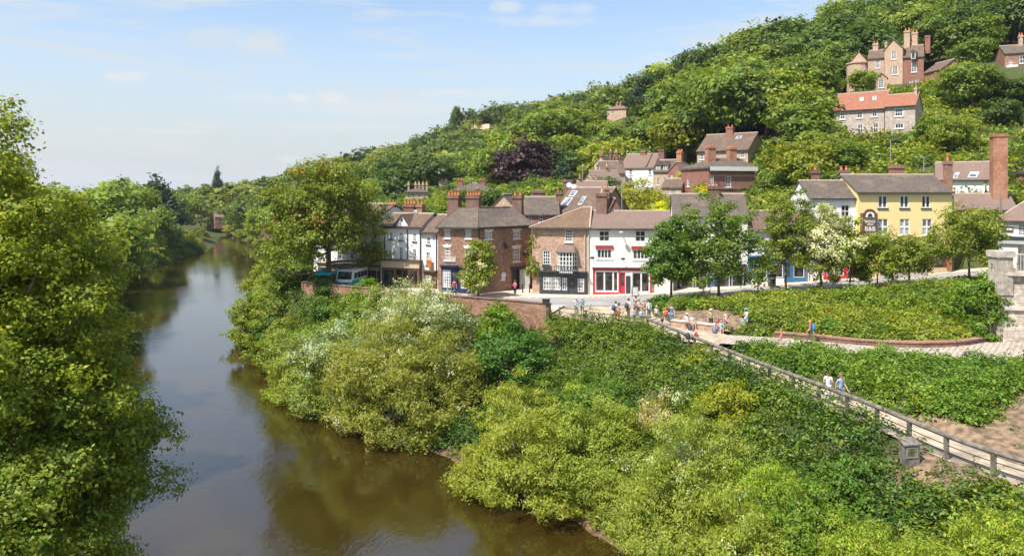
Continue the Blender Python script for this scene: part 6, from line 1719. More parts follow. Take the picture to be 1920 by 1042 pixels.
def cover(name, label, poly, dens, L, W, mats, frac=(1.0,), r0=.45, r1=1.2, tall=.9, sp=.8, seed=1, tint=(1, 1, 1), excl=(), patch=.18, floor=.35, line=None, shoots=.1):
    """tussocks and low bushes crowded over an area, each a dome of leaves; dens = leaves per square metre of dome"""
    rng = np.random.default_rng(seed)
    P = np.array(poly, float); lo, hi = P.min(0), P.max(0)
    n0 = int((hi[0] - lo[0]) * (hi[1] - lo[1]) / sp ** 2)
    cx_, cy_ = rng.uniform(lo[0], hi[0], n0), rng.uniform(lo[1], hi[1], n0)
    G = ground_grid(lo, hi)
    big = fbm(cx_ * patch, cy_ * patch, seed, 3)
    r = np.clip(r0 + (r1 - r0) * (rng.random(n0) ** 1.6 * .7 + np.clip((big - .35) * 1.6, 0, 1) * .5), r0 * .8, r1 * 1.3)
    h = r * tall * rng.uniform(.75, 1.25, n0)
    dz_ = np.zeros(n0)
    if line is not None:
        cx_ = np.concatenate([cx_, line[:, 0]]); cy_ = np.concatenate([cy_, line[:, 1]]); r = np.concatenate([r, line[:, 3]]); h = np.concatenate([h, line[:, 3]])
        dz_ = np.concatenate([dz_, line[:, 2] - line[:, 3] - G(line[:, 0], line[:, 1])])
    k = inside(cx_, cy_, P)
    d, _ = seg_dist(cx_, cy_, np.vstack([P, P[:1]])); r = np.minimum(r, .35 + d * .9); h = np.minimum(h, r * 1.4 + .1)
    for e in excl: k &= ~inside(cx_, cy_, np.array(e))
    k &= ~inside(cx_, cy_, RIV)
    cx_, cy_, r, h, dz_ = cx_[k], cy_[k], r[k], h[k], dz_[k]
    kk = 7
    nl = np.maximum(3, (dens * 3.14 * r * r / kk).astype(int)); ci = np.repeat(np.arange(len(r)), nl); n = len(ci)
    e = rdir(rng, n); e[:, 2] = np.abs(e[:, 2]) ** .8
    e = unit(e)
    q = rng.uniform(.7, 1.04, n); sh = rng.random(n) < shoots; q = np.where(sh, q * rng.uniform(1.02, 1.22, n), q)
    wob = 1 + .22 * np.sin(e[:, 0] * 5 + ci * 1.7) * np.cos(e[:, 1] * 4 + ci * 2.3)
    x_ = cx_[ci] + e[:, 0] * r[ci] * q * wob; y_ = cy_[ci] + e[:, 1] * r[ci] * q * wob
    z_ = G(x_, y_) + dz_[ci] + e[:, 2] * h[ci] * q * wob + .04
    Nn = e * .6 + np.array([0, 0, floor]) + .6 * rdir(rng, n)
    PP, Nn, ci = spray(rng, np.stack([x_, y_, z_], 1), Nn, ci, kk, L * 1.7); n = len(ci)
    mi = None
    if len(mats) > 1:
        cl = np.clip((fbm(cx_ * .33, cy_ * .33, seed + 30, 3) - .3) * 2.2, 0, 1) * .55 + rng.random(len(cx_)) * .35
        mi = np.clip(np.searchsorted(np.cumsum(frac), np.clip(cl[ci] + np.repeat(rng.random(n // kk), kk) * .16, 0, .9999)), 0, len(mats) - 1)
    V, Fq = leaf_quads(rng, PP, Nn, L, W)
    o = link(name, np_mesh(name, V, Fq, mats, mi)); o.color = (*tint, 1)
    print(name, n)
    return tag(o, label, 'ground cover', kind='stuff')


LB1, LB2, LB3 = leafmat('bramble_dark', (0.07, 0.13, 0.018), .3), leafmat('bramble_mid', (0.145, 0.21, 0.022), .33), leafmat('bramble_light', (0.25, 0.29, 0.03), .36)
shr = [tuple(q) for q in chaikin(SHORE_R, 1) if 15 < q[1] < 82]
rlp = [(x - .25, y) for x, y, z in RAIL]
BANK = [(6.9, 14)] + shr + [(-24.5, 83.2)] + [(x - .2, y - .5) for x, y in WALL[::-1]] + [(7.3, 63.0), (10.7, 60.0)] + rlp[1:] + [(24.5, 22), (24, 14)]
bare = [(18.9, 34.2), (17.3, 33.8), (16.4, 31.8), (18.2, 30.4), (20.6, 29.4), (19.8, 33.8)]
FL = BANK
rl_ = chaikin(RAIL, 2)
rr = np.random.default_rng(8)
ln = []
for i in range(len(rl_) - 1):
    a, b_ = rl_[i], rl_[i + 1]; m_ = max(1, int(np.linalg.norm(b_ - a) / .45))
    for k in range(m_):
        q = a + (b_ - a) * k / m_
        if q[1] < 35.3: continue
        low = .34 if q[1] > 52 else .12
        ln.append((q[0] - .75 - rr.uniform(0, .3), q[1], q[2] - low + rr.uniform(-.12, .1), rr.uniform(.5, .7)))
        ln.append((q[0] - 1.5 - rr.uniform(0, .4), q[1] + rr.uniform(-.2, .2), q[2] - .75 + rr.uniform(-.3, .2), rr.uniform(.6, .9)))
for t in np.linspace(0, 1, 24):
    q = np.array([4.0, 65.6, 7.95]) * (1 - t) + np.array([10.6, 59.6, 7.8]) * t
    ln.append((q[0] - .5, q[1] - .7, q[2] + rr.uniform(.1, .55), rr.uniform(.7, 1.0))); ln.append((q[0] - .9, q[1] - 1.7, q[2] + rr.uniform(-.3, .2), rr.uniform(.8, 1.2)))
cover('riverbank_brambles', 'dense bramble and nettle thicket covering the steep river bank below the rail', BANK, 85, .085, .052, [LB1, LB2, LB3], (.42, .38, .2), .45, 1.45, 1.05, .74, 71, excl=[bare], line=np.array(ln))
SLOPE = [(17.2, 60.2), (19.5, 58.2), (22.2, 57.1), (26.3, 54.0), (30.6, 53.0), (34, 54.4), (35.2, 56), (37, 60), (48, 64), (46, 71.8), (33, 70.9), (22, 70.8), (13.6, 70.6), (13.6, 66.6), (18.6, 65.9), (19.4, 60.6)]
cover('slope_ground_cover', 'sunlit leafy ground cover on the slope between the street and the cobbled path', SLOPE, 130, .095, .062, [LB2, LB3], (.45, .55), .3, 1.0, .95, .52, 73)
PARK = [(15.9, 54.2), (20.2, 51.6), (24.8, 48.8), (28.8, 47.1), (31.4, 45.2), (33, 44.6), (30.5, 43), (27.2, 40.2), (24.2, 37.4), (22.4, 36.4), (20.9, 39.0), (19.7, 42.4), (18.4, 46), (16.2, 52.5)]
cover('fern_bed', 'thick bed of tall leafy ferns between the riverside path and the cobbled path', PARK, 150, .095, .05, [LB1, LB2, LB3], (.25, .5, .25), .4, 1.0, 1.25, .52, 74, (.9, 1.05, .9))
cover('hill_scrub', 'bright scrub covering the bank behind the yellow guest house', [(30, 88), (62, 88), (80, 112), (95, 150), (70, 140), (60, 128), (45, 128), (36, 112), (22, 104)], 12, .26, .17, [LB2, LB3], (.45, .55), .9, 2.2, .8, 1.6, 75)
cover('garden_growth', 'garden greenery between the street roofs and the hillside houses', [(-30, 96), (-8, 95), (4, 104), (18, 104), (30, 108), (38, 116), (50, 128), (46, 150), (20, 160), (-10, 160), (-30, 140)], 12, .28, .18, [LB1, LB2, LB3], (.4, .35, .25), .8, 2.0, .8, 1.7, 76)
cover('left_bank_growth', 'tangled low growth along the left river bank', [(-13, 14), (-16, 24), (-27, 39), (-43, 70), (-63, 110), (-73, 133), (-87, 171), (-99, 242), (-106, 245), (-98, 200), (-84, 133), (-60, 80), (-40, 40), (-30, 14)], 16, .2, .13, [LB1, LB2, LB3], (.4, .35, .25), .8, 2.4, .9, 1.5, 77)
cover('right_bank_growth', 'grassy tangle along the far right river bank', [(-26.5, 86), (-36.2, 104), (-45.5, 133), (-59, 180), (-71, 222), (-84, 266), (-103, 312), (-116, 338), (-106, 340), (-74, 268), (-60, 222), (-46, 180), (-33, 133), (-26, 104), (-22.6, 85)], 18, .2, .11, [LB1, LB2, LB3], (.25, .4, .35), .7, 1.9, .9, 1.3, 78)
cover('rail_weeds', 'loose weeds growing around the information case below the rail', [(18.9, 33.6), (18.3, 32.9), (17.2, 32.4), (16.6, 31.4), (18.2, 30), (21, 28.6), (20, 31)], 70, .065, .035, [LB1, LB2], (.6, .4), .12, .38, .8, .6, 80)
cover('path_weeds', 'straggling weeds on the bare earth between the fern bed and the riverside path', [(20.5, 38.5), (22.2, 36), (26, 39), (31, 44.6), (35, 42.5), (34, 35), (27.5, 29), (24.6, 27.6), (22.6, 32.6)], 60, .075, .04, [LB1, LB2], (.6, .4), .15, .5, .7, 1.5, 79, (1, .95, .8))
# ================================================================== people and small things
PM = {}


def pmat(col, rough=.8):
    k = tuple(round(c, 3) for c in col)
    if k not in PM: PM[k] = plain('cloth_%d' % len(PM), col, rough, .1, 12)
    return PM[k]


SKIN = (0.52, 0.32, 0.23)
PENDING = []


def skin_obj(name, verts, edges, rad, mat, parent, levels=1):
    me = bpy.data.meshes.new(name); me.from_pydata([tuple(v) for v in verts], edges, [])
    me.materials.append(mat)
    o = link(name, me, parent)
    md = o.modifiers.new('s', 'SKIN'); md.use_smooth_shade = True; md.branch_smoothing = .3
    for i, r in enumerate(rad): me.skin_vertices[0].data[i].radius = r if hasattr(r, '__len__') else (r, r)
    me.skin_vertices[0].data[0].use_root = True
    sb = o.modifiers.new('d', 'SUBSURF'); sb.levels = levels; sb.render_levels = levels
    PENDING.append(o)
    return o


def joints(pose, arms):
    J = {}
    if pose == 'sit':
        J['pelvis'] = (0, 0, .56); dz = -.39
        for s, n in ((-1, 'L'), (1, 'R')):
            J['hip' + n] = (.1 * s, .04, .55); J['knee' + n] = (.12 * s, .44, .56); J['ankle' + n] = (.12 * s, .46, .1); J['toe' + n] = (.13 * s, .62, .05)
        lean = .08
    elif pose == 'crouch':
        J['pelvis'] = (0, -.05, .36); dz = -.59
        for s, n in ((-1, 'L'), (1, 'R')):
            J['hip' + n] = (.1 * s, 0, .36); J['knee' + n] = (.14 * s, .38, .48); J['ankle' + n] = (.12 * s, .12, .1); J['toe' + n] = (.13 * s, .28, .05)
        lean = .25
    else:
        J['pelvis'] = (0, 0, .95); dz = 0; w = .26 if pose == 'walk' else 0.0
        for s, n in ((-1, 'L'), (1, 'R')):
            f = w * s
            J['hip' + n] = (.095 * s, 0, .92); J['knee' + n] = (.1 * s, f * .55 + .03, .5); J['ankle' + n] = (.1 * s, f - (.08 if f < 0 else 0), .1 + (.05 if f < 0 else 0)); J['toe' + n] = (.12 * s, f + (.16 if f >= 0 else .06), .05)
        lean = .02
    L = lambda z, k=1: (0, lean * k, z + dz)
    J['waist'] = L(1.08, .4); J['chest'] = L(1.34, 1); J['neck'] = L(1.5, 1.3); J['jaw'] = (0, lean * 1.5 + .02, 1.57 + dz); J['head'] = (0, lean * 1.5 + .02, 1.65 + dz); J['crown'] = (0, lean * 1.5 + .0, 1.73 + dz)
    for s, n in ((-1, 'L'), (1, 'R')):
        b = lean
        J['sh' + n] = (.175 * s, b, 1.43 + dz)
        if arms == 'front': J['el' + n] = (.25 * s, b + .06, 1.16 + dz); J['wr' + n] = (.12 * s, b + .32, 1.2 + dz)
        elif arms == 'up' and s > 0: J['el' + n] = (.3 * s, b + .1, 1.45 + dz); J['wr' + n] = (.18 * s, b + .25, 1.62 + dz)
        elif arms == 'lap': J['el' + n] = (.24 * s, b + .04, 1.16 + dz); J['wr' + n] = (.1 * s, b + .28, 1.04 + dz)
        else:
            f = -.18 * s if pose == 'walk' else 0.0
            J['el' + n] = (.23 * s, b - .03 + f * .4, 1.14 + dz); J['wr' + n] = (.25 * s, b + .06 + f, .9 + dz)
    return {k: Vector(v) for k, v in J.items()}


def person(label, px, py, h=1.7, pose='stand', arms='down', face=0, shirt=(.5, .5, .5), legs=(.1, .1, .15), hair=(.08, .05, .03), hat=None, skirt=False, shorts=False, z=None, longhair=False, sleeves=False, Y=None, dz=0.0, bag=None, baglabel=None, group=None):
    if Y is None:
        zz = 7.9 if z is None else z
        for _ in range(5):
            Y = F_PX * (ZC - zz) / (py - HY)
            if z is None: zz = float(np.clip(7.8 + (Y - 57) / 14 * .22, 7.75, 8.05)) + .02
    else: zz = z
    s = h / 1.75
    root = tag(empty('person', (wx(px, Y), Y, zz + dz), R_(face)), label, 'person', group); root.scale = (s, s, s)
    J = joints(pose, arms)
    V, E, Rr, I = [], [], [], {}
    def add(k, p, r, par=None):
        I[k] = len(V); V.append(p); Rr.append(r)
        if par: E.append((I[par], I[k]))
    add('pelvis', J['pelvis'], (.13, .1)); add('waist', J['waist'], (.115, .085), 'pelvis'); add('chest', J['chest'], (.135, .095), 'waist'); add('neck', J['neck'], .05, 'chest'); add('jaw', J['jaw'], (.06, .065), 'neck'); add('head', J['head'], (.078, .095), 'jaw'); add('crown', J['crown'], (.05, .06), 'head')
    for n in 'LR':
        add('hip' + n, J['hip' + n], .088, 'pelvis'); add('knee' + n, J['knee' + n], .056, 'hip' + n)
        calf = J['knee' + n].lerp(J['ankle' + n], .35); add('calf' + n, calf, .056, 'knee' + n)
        add('ankle' + n, J['ankle' + n], .036, 'calf' + n); add('toe' + n, J['toe' + n], (.04, .028), 'ankle' + n)
        add('sh' + n, J['sh' + n], .055, 'chest'); add('el' + n, J['el' + n], .04, 'sh' + n); add('wr' + n, J['wr' + n], .026, 'el' + n)
        d = (J['wr' + n] - J['el' + n]).normalized(); sd = d.cross(Vector((0, 1, .3))).normalized(); up = sd.cross(d)
        palm = J['wr' + n] + d * .06; add('palm' + n, palm, (.032, .018), 'wr' + n)
        for k in range(4):
            b0 = palm + sd * (.024 - .016 * k) + d * .03; ln = (.062, .072, .067, .052)[k]
            add(f'f{n}{k}a', b0, .0085, 'palm' + n); add(f'f{n}{k}b', b0 + d * ln * .6 + up * .008, .008, f'f{n}{k}a'); add(f'f{n}{k}c', b0 + d * ln + up * .025, .006, f'f{n}{k}b')
        t0 = J['wr' + n] + d * .03 + sd * .03; add(f't{n}a', t0, .01, 'palm' + n); add(f't{n}b', t0 + d * .035 + sd * .022, .008, f't{n}a')
    body = skin_obj('body', V, E, Rr, PM_SKIN, root)
    hd = J['head']
    for sx in (-1, 1):
        mb = MB(); mb.ball(hd + Vector((.03 * sx, .092, .0)), .011, 6, 4); mb.build('eye', pmat((.05, .04, .03)), root, smooth=True)
        mb = MB(); mb.ball(hd + Vector((.082 * sx, 0, -.02)), (.014, .025, .035), 6, 4); mb.build('ear', PM_SKIN, root, smooth=True)
    mb = MB(); mb.ball(hd + Vector((0, .105, -.035)), (.014, .02, .024), 6, 4); mb.build('nose', PM_SKIN, root, smooth=True)
    mb = MB(); mb.ball(hd + Vector((0, .085, -.075)), (.025, .01, .008), 6, 4); mb.build('mouth', pmat((.3, .1, .09)), root, smooth=True)
    # shirt
    V, E, Rr, I = [], [], [], {}
    add('pelvis', J['pelvis'] + Vector((0, 0, -.02)), (.15, .12)); add('waist', J['waist'], (.135, .105), 'pelvis'); add('chest', J['chest'], (.155, .115), 'waist'); add('neck', J['neck'] - Vector((0, 0, .03)), .06, 'chest')
    for n in 'LR':
        add('sh' + n, J['sh' + n], .066, 'chest'); add('el' + n, J['sh' + n].lerp(J['el' + n], 1.0 if sleeves else .6), .054, 'sh' + n)
        if sleeves: add('wr' + n, J['el' + n].lerp(J['wr' + n], .9), .038, 'el' + n)
    skin_obj('shirt', V, E, Rr, pmat(shirt), root)
    V, E, Rr, I = [], [], [], {}
    add('pelvis', J['pelvis'], (.148, .118))
    for n in 'LR':
        add('hip' + n, J['hip' + n] + Vector((0, 0, -.03)), .1, 'pelvis')
        if shorts or skirt: add('knee' + n, J['hip' + n].lerp(J['knee' + n], .8), .085, 'hip' + n)
        else: add('knee' + n, J['knee' + n], .07, 'hip' + n); add('ankle' + n, J['knee' + n].lerp(J['ankle' + n], .93), .05, 'knee' + n)
    skin_obj('shorts' if shorts else 'trousers', V, E, Rr, pmat(legs), root)
    mb = MB()
    for n in 'LR':
        a, t = J['ankle' + n], J['toe' + n]; mb.tube([a + Vector((0, -.06, -.055)), a + Vector((0, .0, -.04)), t + Vector((0, 0, -.01)), t + Vector((0, .05, -.015))], [.04, .052, .045, .025], 7)
    mb.build('shoes', pmat((.12, .1, .09) if not shorts else (.6, .58, .55)), root, smooth=True)
    mb = MB(); mb.ball(hd + Vector((0, -.022, .032)), (.098, .112, .098), 10, 7)
    if longhair: mb.ball(hd + Vector((0, -.075, -.09)), (.085, .055, .16), 8, 6)
    mb.build('hair', pmat(hair), root, smooth=True)
    if hat is not None:
        mb = MB(); mb.ball(hd + Vector((0, -.005, .06)), (.108, .122, .085), 10, 6); mb.lathe([(.0, 0), (.17, 0), (.175, .012), (.0, .02)], (hd.x, hd.y + .02, hd.z + .055), 12); mb.build('hat', pmat(hat), root, smooth=True)
    if bag is not None:
        m = Matrix.Translation(root.location) @ Matrix.Rotation(R_(face), 4, 'Z') @ Matrix.Scale(s, 4)
        back = m @ (J['chest'] + Vector((0, -.235, -.14)))
        b = tag(empty('backpack', back, R_(face)), baglabel, 'backpack')
        backpack(b, bag)
    return root


def backpack(root, col):
    mb = MB(); mb.ball((0, 0, 0), (.18, .125, .26), 12, 8); mb.build('bag_body', pmat(col), root, smooth=True)
    mb = MB(); mb.ball((0, -.1, -.09), (.13, .07, .12), 10, 6); mb.build('pocket', pmat([c * .7 for c in col]), root, smooth=True)
    mb = MB()
    for sx in (-.1, .1): mb.tube([(sx, .08, .2), (sx * 1.2, .14, .16), (sx * 1.2, .13, -.05), (sx, .08, -.18)], .022, 5)
    mb.build('strap', pmat([c * .5 for c in col]), root)


PM_SKIN = plain('skin', SKIN, .55, .08, 8)
G1 = 'visitors gathered on the plaza'
person('man in a pale blue shirt and white cap standing at the wire fence', 1080, 590, 1.68, 'stand', 'front', 190, (.45, .58, .72), (.30, .27, .22), (.6, .6, .6), hat=(.75, .73, .68), z=7.95, Y=66.5)
person('woman in a turquoise top and pale hat standing at the wire fence', 1092, 590, 1.62, 'stand', 'front', 170, (.03, .32, .42), (.3, .27, .2), (.7, .7, .68), hat=(.7, .72, .72), z=7.95, Y=66.8)
person('woman in a grey top and bright red trousers facing the group', 1160, 604, 1.66, 'stand', 'front', -90, (.33, .27, .28), (.62, .03, .04), (.06, .03, .02), longhair=True)
person('dark haired woman with a blue backpack beside the red trousers', 1154, 601, 1.66, 'stand', 'front', -70, (.62, .5, .47), (.35, .08, .08), (.05, .03, .02), bag=(.05, .09, .25), baglabel='blue backpack worn beside the red trousered woman')
person('man in a white shirt and grey trousers with a dark backpack', 1178, 598, 1.78, 'stand', 'front', -60, (.70, .72, .75), (.15, .14, .14), (.05, .035, .025), sleeves=True, bag=(.10, .08, .08), baglabel='dark brown backpack on the man in the white shirt')
person('tall dark haired person at the back of the group', 1192.5, 592, 1.78, 'stand', 'down', 160, (.2, .16, .15), (.12, .1, .1), (.02, .015, .012))
person('long haired woman in white and dark red in the middle of the group', 1198, 596, 1.66, 'stand', 'front', 200, (.55, .52, .55), (.18, .05, .05), (.25, .13, .07), longhair=True)
person('fair haired woman in brown beside the grey shirted man', 1207, 597, 1.66, 'stand', 'front', 170, (.36, .26, .2), (.3, .22, .17), (.42, .28, .16), longhair=True)
person('man in a pale grey shirt with a jacket round his waist', 1217, 600, 1.76, 'stand', 'down', 20, (.60, .60, .58), (.10, .13, .13), (.05, .04, .03), sleeves=True)
person('child with a grey blue backpack at the front of the group', 1189, 609, 1.45, 'stand', 'front', 10, (.62, .58, .5), (.2, .22, .35), (.12, .07, .04), shorts=True, bag=(.24, .3, .36), baglabel='grey blue backpack on the child at the front of the group')
person('child with a pale blue backpack leaning by the rail end', 1201, 611, 1.42, 'stand', 'front', 5, (.6, .42, .36), (.3, .28, .28), (.36, .22, .12), shorts=True, bag=(.28, .40, .46), baglabel='pale blue backpack on the child by the rail end')
person('child in a white vest and dark shorts standing right of the group', 1231, 603, 1.34, 'stand', 'down', 175, (.74, .74, .74), (.09, .08, .09), (.45, .32, .17), shorts=True, hat=(.6, .48, .28))
person('child in black sitting on the ground beside the white vested child', 1241, 606, 1.35, 'sit', 'lap', 200, (.04, .06, .10), (.05, .07, .12), (.2, .12, .08), dz=-.42)
person('girl with a red rucksack facing the man in blue', 1248, 609, 1.42, 'stand', 'down', -10, (.65, .5, .46), (.58, .45, .42), (.40, .2, .1), bag=(.42, .09, .06), baglabel='red rucksack on the girl facing the man in blue')
person('man in a blue shirt and jeans raising a cup to his mouth', 1259, 609, 1.8, 'stand', 'up', 165, (.13, .19, .38), (.14, .22, .33), (.22, .1, .05))
person('person in a white top and brown trousers sitting at the left end of the ledge', 1288, 612, 1.6, 'sit', 'lap', 170, (.72, .72, .72), (.22, .1, .07), (.5, .38, .2), hat=(.7, .58, .35), z=7.85, Y=61.3)
person('woman in a white top sitting with bare legs on the ledge', 1298, 613, 1.6, 'sit', 'lap', 190, (.68, .66, .68), (.5, .3, .28), (.45, .22, .12), shorts=True, z=7.85, Y=60.7)
person('boy in grey wearing a red backpack seated on the timber rail', 1302, 640, 1.55, 'sit', 'lap', 90, (.48, .52, .58), (.1, .1, .1), (.14, .08, .05), z=7.95, Y=54.4, bag=(.62, .03, .03), baglabel='bright red backpack on the boy seated on the rail', dz=-.1)
person('person in an olive vest and black trousers leaning on the ledge', 1333, 616, 1.6, 'stand', 'down', 165, (.33, .36, .12), (.03, .03, .04), (.65, .6, .52), hat=(.7, .66, .58))
person('child in a red top sitting behind the turquoise shirted child', 1345, 616, 1.4, 'sit', 'lap', 180, (.58, .09, .05), (.5, .5, .52), (.3, .15, .08), z=7.84, Y=60.0)
person('child in a pale shirt bending over a rucksack on the gravel', 1341, 621, 1.4, 'crouch', 'front', 170, (.66, .68, .7), (.55, .5, .46), (.4, .22, .1))
person('child in a turquoise shirt and purple shorts sitting on the ledge', 1352, 621, 1.4, 'sit', 'lap', 175, (.30, .62, .58), (.35, .2, .4), (.5, .28, .14), shorts=True, z=7.8, Y=59.0)
person('slim woman in pink shorts standing at the right end of the ledge', 1361.5, 620, 1.6, 'stand', 'down', 190, (.66, .5, .42), (.5, .2, .28), (.3, .15, .08), shorts=True)
person('person in white and grey crouching by a bag right of the pink shorts', 1372, 611, 1.5, 'crouch', 'front', 120, (.68, .68, .66), (.5, .52, .45), (.06, .05, .04))
person('woman in a white top and pale blue shorts bending on the leafy slope', 1400, 612, 1.62, 'stand', 'front', 110, (.68, .6, .56), (.42, .58, .74), (.45, .3, .15), shorts=True, hat=(.05, .35, .70), z=7.95, Y=60.5)
person('child in green sitting at the foot of the leafy slope', 1394, 614, 1.35, 'sit', 'lap', 120, (.05, .42, .33), (.45, .25, .2), (.6, .45, .28), z=7.9, Y=60.3, dz=-.3)
person('walker in a red top with a blue backpack on the cobbled path', 1520, 634, 1.62, 'walk', 'down', 70, (.60, .06, .05), (.12, .1, .1), (.45, .3, .18), z=7.88, Y=55.2, bag=(.04, .20, .52), baglabel='blue backpack on the walker in the red top')
person('child in orange half hidden by the ferns near the cobbled path', 1465, 640, 1.15, 'stand', 'down', 80, (.70, .17, .04), (.6, .3, .2), (.7, .22, .06), z=7.85, Y=54.6)
person('woman in a white dress walking down the riverside path', 1553, 0, 1.66, 'walk', 'front', 150, (.72, .73, .78), (.70, .70, .74), (.10, .03, .02), z=7.2, Y=42.2, longhair=True)
person('man in a blue shirt and jeans walking down the riverside path', 1576, 0, 1.78, 'walk', 'down', 200, (.27, .40, .56), (.10, .14, .22), (.24, .11, .06), z=7.15, Y=41.5)
person('woman in a pink jacket and black trousers on the pavement by the corner house', 966, 557, 1.66, 'stand', 'front', 140, (.60, .10, .18), (.03, .03, .03), (.16, .08, .05), z=8.12, Y=78.0, sleeves=True)
person('person in red and black at the navy shop door of the corner house', 852, 553, 1.68, 'stand', 'down', 170, (.42, .05, .06), (.04, .04, .06), (.05, .03, .02), z=8.12, Y=78.9)
person('person in black with a grey bag on the pavement near the red doorway', 1594, 540, 1.68, 'walk', 'down', 60, (.06, .06, .06), (.05, .05, .05), (.04, .03, .02), z=9.85, Y=77.0)

dg = bpy.context.evaluated_depsgraph_get()
for o in PENDING:
    me = bpy.data.meshes.new_from_object(o.evaluated_get(dg))
    nm = o.data.name; o.modifiers.clear(); o.data = me
for o in PENDING: o.data.polygons.foreach_set('use_smooth', [True] * len(o.data.polygons))

# loose bags
for px, Y, z, col, lab in ((1289.5, 53.9, 8.62, (.05, .055, .07), 'black rucksack resting on the timber rail beside the seated boy'), (1340, 59.0, 8.05, (.16, .17, .28), 'dark blue rucksack standing on the gravel by the ledge'), (1294, 60.3, 8.05, (.06, .07, .1), 'dark bag at the feet of the two people on the ledge')):
    b = tag(empty('rucksack', (wx(px, Y), Y, z), .4), lab, 'backpack'); backpack(b, col)
b = tag(empty('cup', (wx(1256.2, 61.4), 61.25, 9.48)), 'white cup held by the man in the blue shirt', 'cup'); mb = MB(); mb.lathe([(.03, 0), (.042, .1), (.038, .1), (.028, .01)], n=10); mb.build('cup_body', M['frame'], b)

# bins, boards, bollards
def bollard(px, Y, z, lab):
    o = tag(empty('bollard', (wx(px, Y), Y, z)), lab, 'bollard', 'black bollards on the pavement'); mb = MB(); mb.lathe([(.1, 0), (.09, .08), (.07, .1), (.07, .8), (.09, .82), (.09, .9), (.05, .98)], n=10); mb.build('bollard_shaft', M['iron'], o)


bollard(980, 80.9, 8.1, 'black bollard nearest the open grey door of the corner house'); bollard(993, 80.6, 8.1, 'black bollard nearest the black shopfront house')
o = tag(empty('litter_bin', (wx(1447, 76.6), 76.6, 9.3)), 'square black litter bin on the pavement by the slender street tree', 'bin'); mb = MB(); mb.box(-.32, .32, -.3, .3, .05, 1.15); mb.build('bin_body', M['black'], o); mb = MB(); mb.box(-.37, .37, -.35, .35, 1.153, 1.28); mb.build('lid', M['iron'], o); mb = MB(); mb.box(-.2, .2, -.312, -.302, .82, 1.02); mb.build('slot', M['grey_paint'], o)


def aboard(px, Y, z, lab, fm, pm_):
    o = tag(empty('pavement_sign', (wx(px, Y), Y, z)), lab, 'sign board')
    for s in (-1, 1):
        mb = MB(); mb.hexa([(-.33, s * .32 - .02, 0), (.33, s * .32 - .02, 0), (.33, s * .32 + .02, 0), (-.33, s * .32 + .02, 0), (-.33, s * .03 - .02, 1.05), (.33, s * .03 - .02, 1.05), (.33, s * .03 + .02, 1.05), (-.33, s * .03 + .02, 1.05)]); p_ = mb.build('board', fm, o)
    mb = MB(); mb.hexa([(-.25, -.325, .15), (.25, -.325, .15), (.25, -.3, .15), (-.25, -.3, .15), (-.25, -.105, .93), (.25, -.105, .93), (.25, -.08, .93), (-.25, -.08, .93)]); mb.build('panel', pm_, o)


aboard(1190.5, 77.2, 8.2, 'pale pavement sign outside the red shop doorway', M['oldwood'], M['grey_paint'])
aboard(1613, 77.6, 9.95, 'black folding pavement sign between the red doorway and the yellow house', M['black'], M['iron'])
# planter wall in front of the guest house
o = tag(empty('planter', (wx(1648, 78.0), 78.0, 10.0)), 'long pale stone planter under the guest house windows', 'planter'); mb = MB(); mb.box(0, 4.8, -.35, .35, -.2, .62); mb.build('trough', M['stone'], o)
rng = np.random.default_rng(3); P = np.stack([rng.uniform(.05, 4.75, 1500), rng.uniform(-.33, .33, 1500), .62 + rng.uniform(0, .45, 1500)], 1)
o2 = link('foliage', leaf_mesh('foliage', rng, P, rdir(rng, 1500) + np.array([0, -.2, .5]), .09, .06, [M['leaf'], M['leaf_cream']], (rng.random(1500) < .25).astype(int)), o)

# teal parasols and a white and teal minibus by the sycamore
def parasol(px, Y, z, lab):
    o = tag(empty('parasol', (wx(px, Y), Y, z)), lab, 'parasol', 'teal parasols at the riverside'); mb = MB(); mb.tube([(0, 0, 0), (0, 0, 2.45)], .03, 6); mb.build('pole', M['metal'], o)
    mb = MB(); n = 8; ring = [(1.3 * math.cos(6.283 * k / n), 1.3 * math.sin(6.283 * k / n), 1.9) for k in range(n)]
    for k in range(n): mb.face([ring[k], ring[(k + 1) % n], (0, 0, 2.5)]); mb.face([ring[k], ring[(k + 1) % n], (ring[(k + 1) % n][0], ring[(k + 1) % n][1], 1.72), (ring[k][0], ring[k][1], 1.72)])
    mb.build('canopy', M['teal'], o)
    mb = MB(); mb.lathe([(.3, 0), (.3, .06), (.05, .1)], n=10); mb.build('base', M['iron'], o)


parasol(609, 84.5, 8.0, 'teal parasol left of the rusty sycamore trunk'); parasol(640, 85.2, 8.0, 'teal parasol right of the rusty sycamore trunk')
v = tag(empty('minibus', (wx(660, 85.2), 85.2, 8.02), R_(-101)), 'white and teal minibus parked beside the rusty sycamore', 'minibus')
mb = MB(); prof = [(-2.4, .45), (2.35, .45), (2.45, 1.0), (2.2, 1.25), (1.75, 2.15), (1.6, 2.25), (-2.35, 2.25), (-2.42, 1.2)]
n = len(prof); mb.solid([(x, -.95, z) for x, z in prof] + [(x, .95, z) for x, z in prof], [tuple(range(n)), tuple(range(2 * n - 1, n - 1, -1))] + [(i, (i + 1) % n, n + (i + 1) % n, n + i) for i in range(n)]); mb.build('body', M['frame'], v)
for s in (-1, 1): mb = MB(); y0 = .953 * s; mb.box(-2.38, 2.3, min(y0, y0 + .02 * s), max(y0, y0 + .02 * s), .5, 1.15); mb.build('side_panel', M['teal'], v)
mb = MB(); mb.hexa([(2.36, -.94, .47), (2.44, -.94, .47), (2.44, .94, .47), (2.36, .94, .47), (2.44, -.94, 1.0), (2.475, -.94, 1.0), (2.475, .94, 1.0), (2.44, .94, 1.0)]); mb.build('front_panel', M['teal'], v)
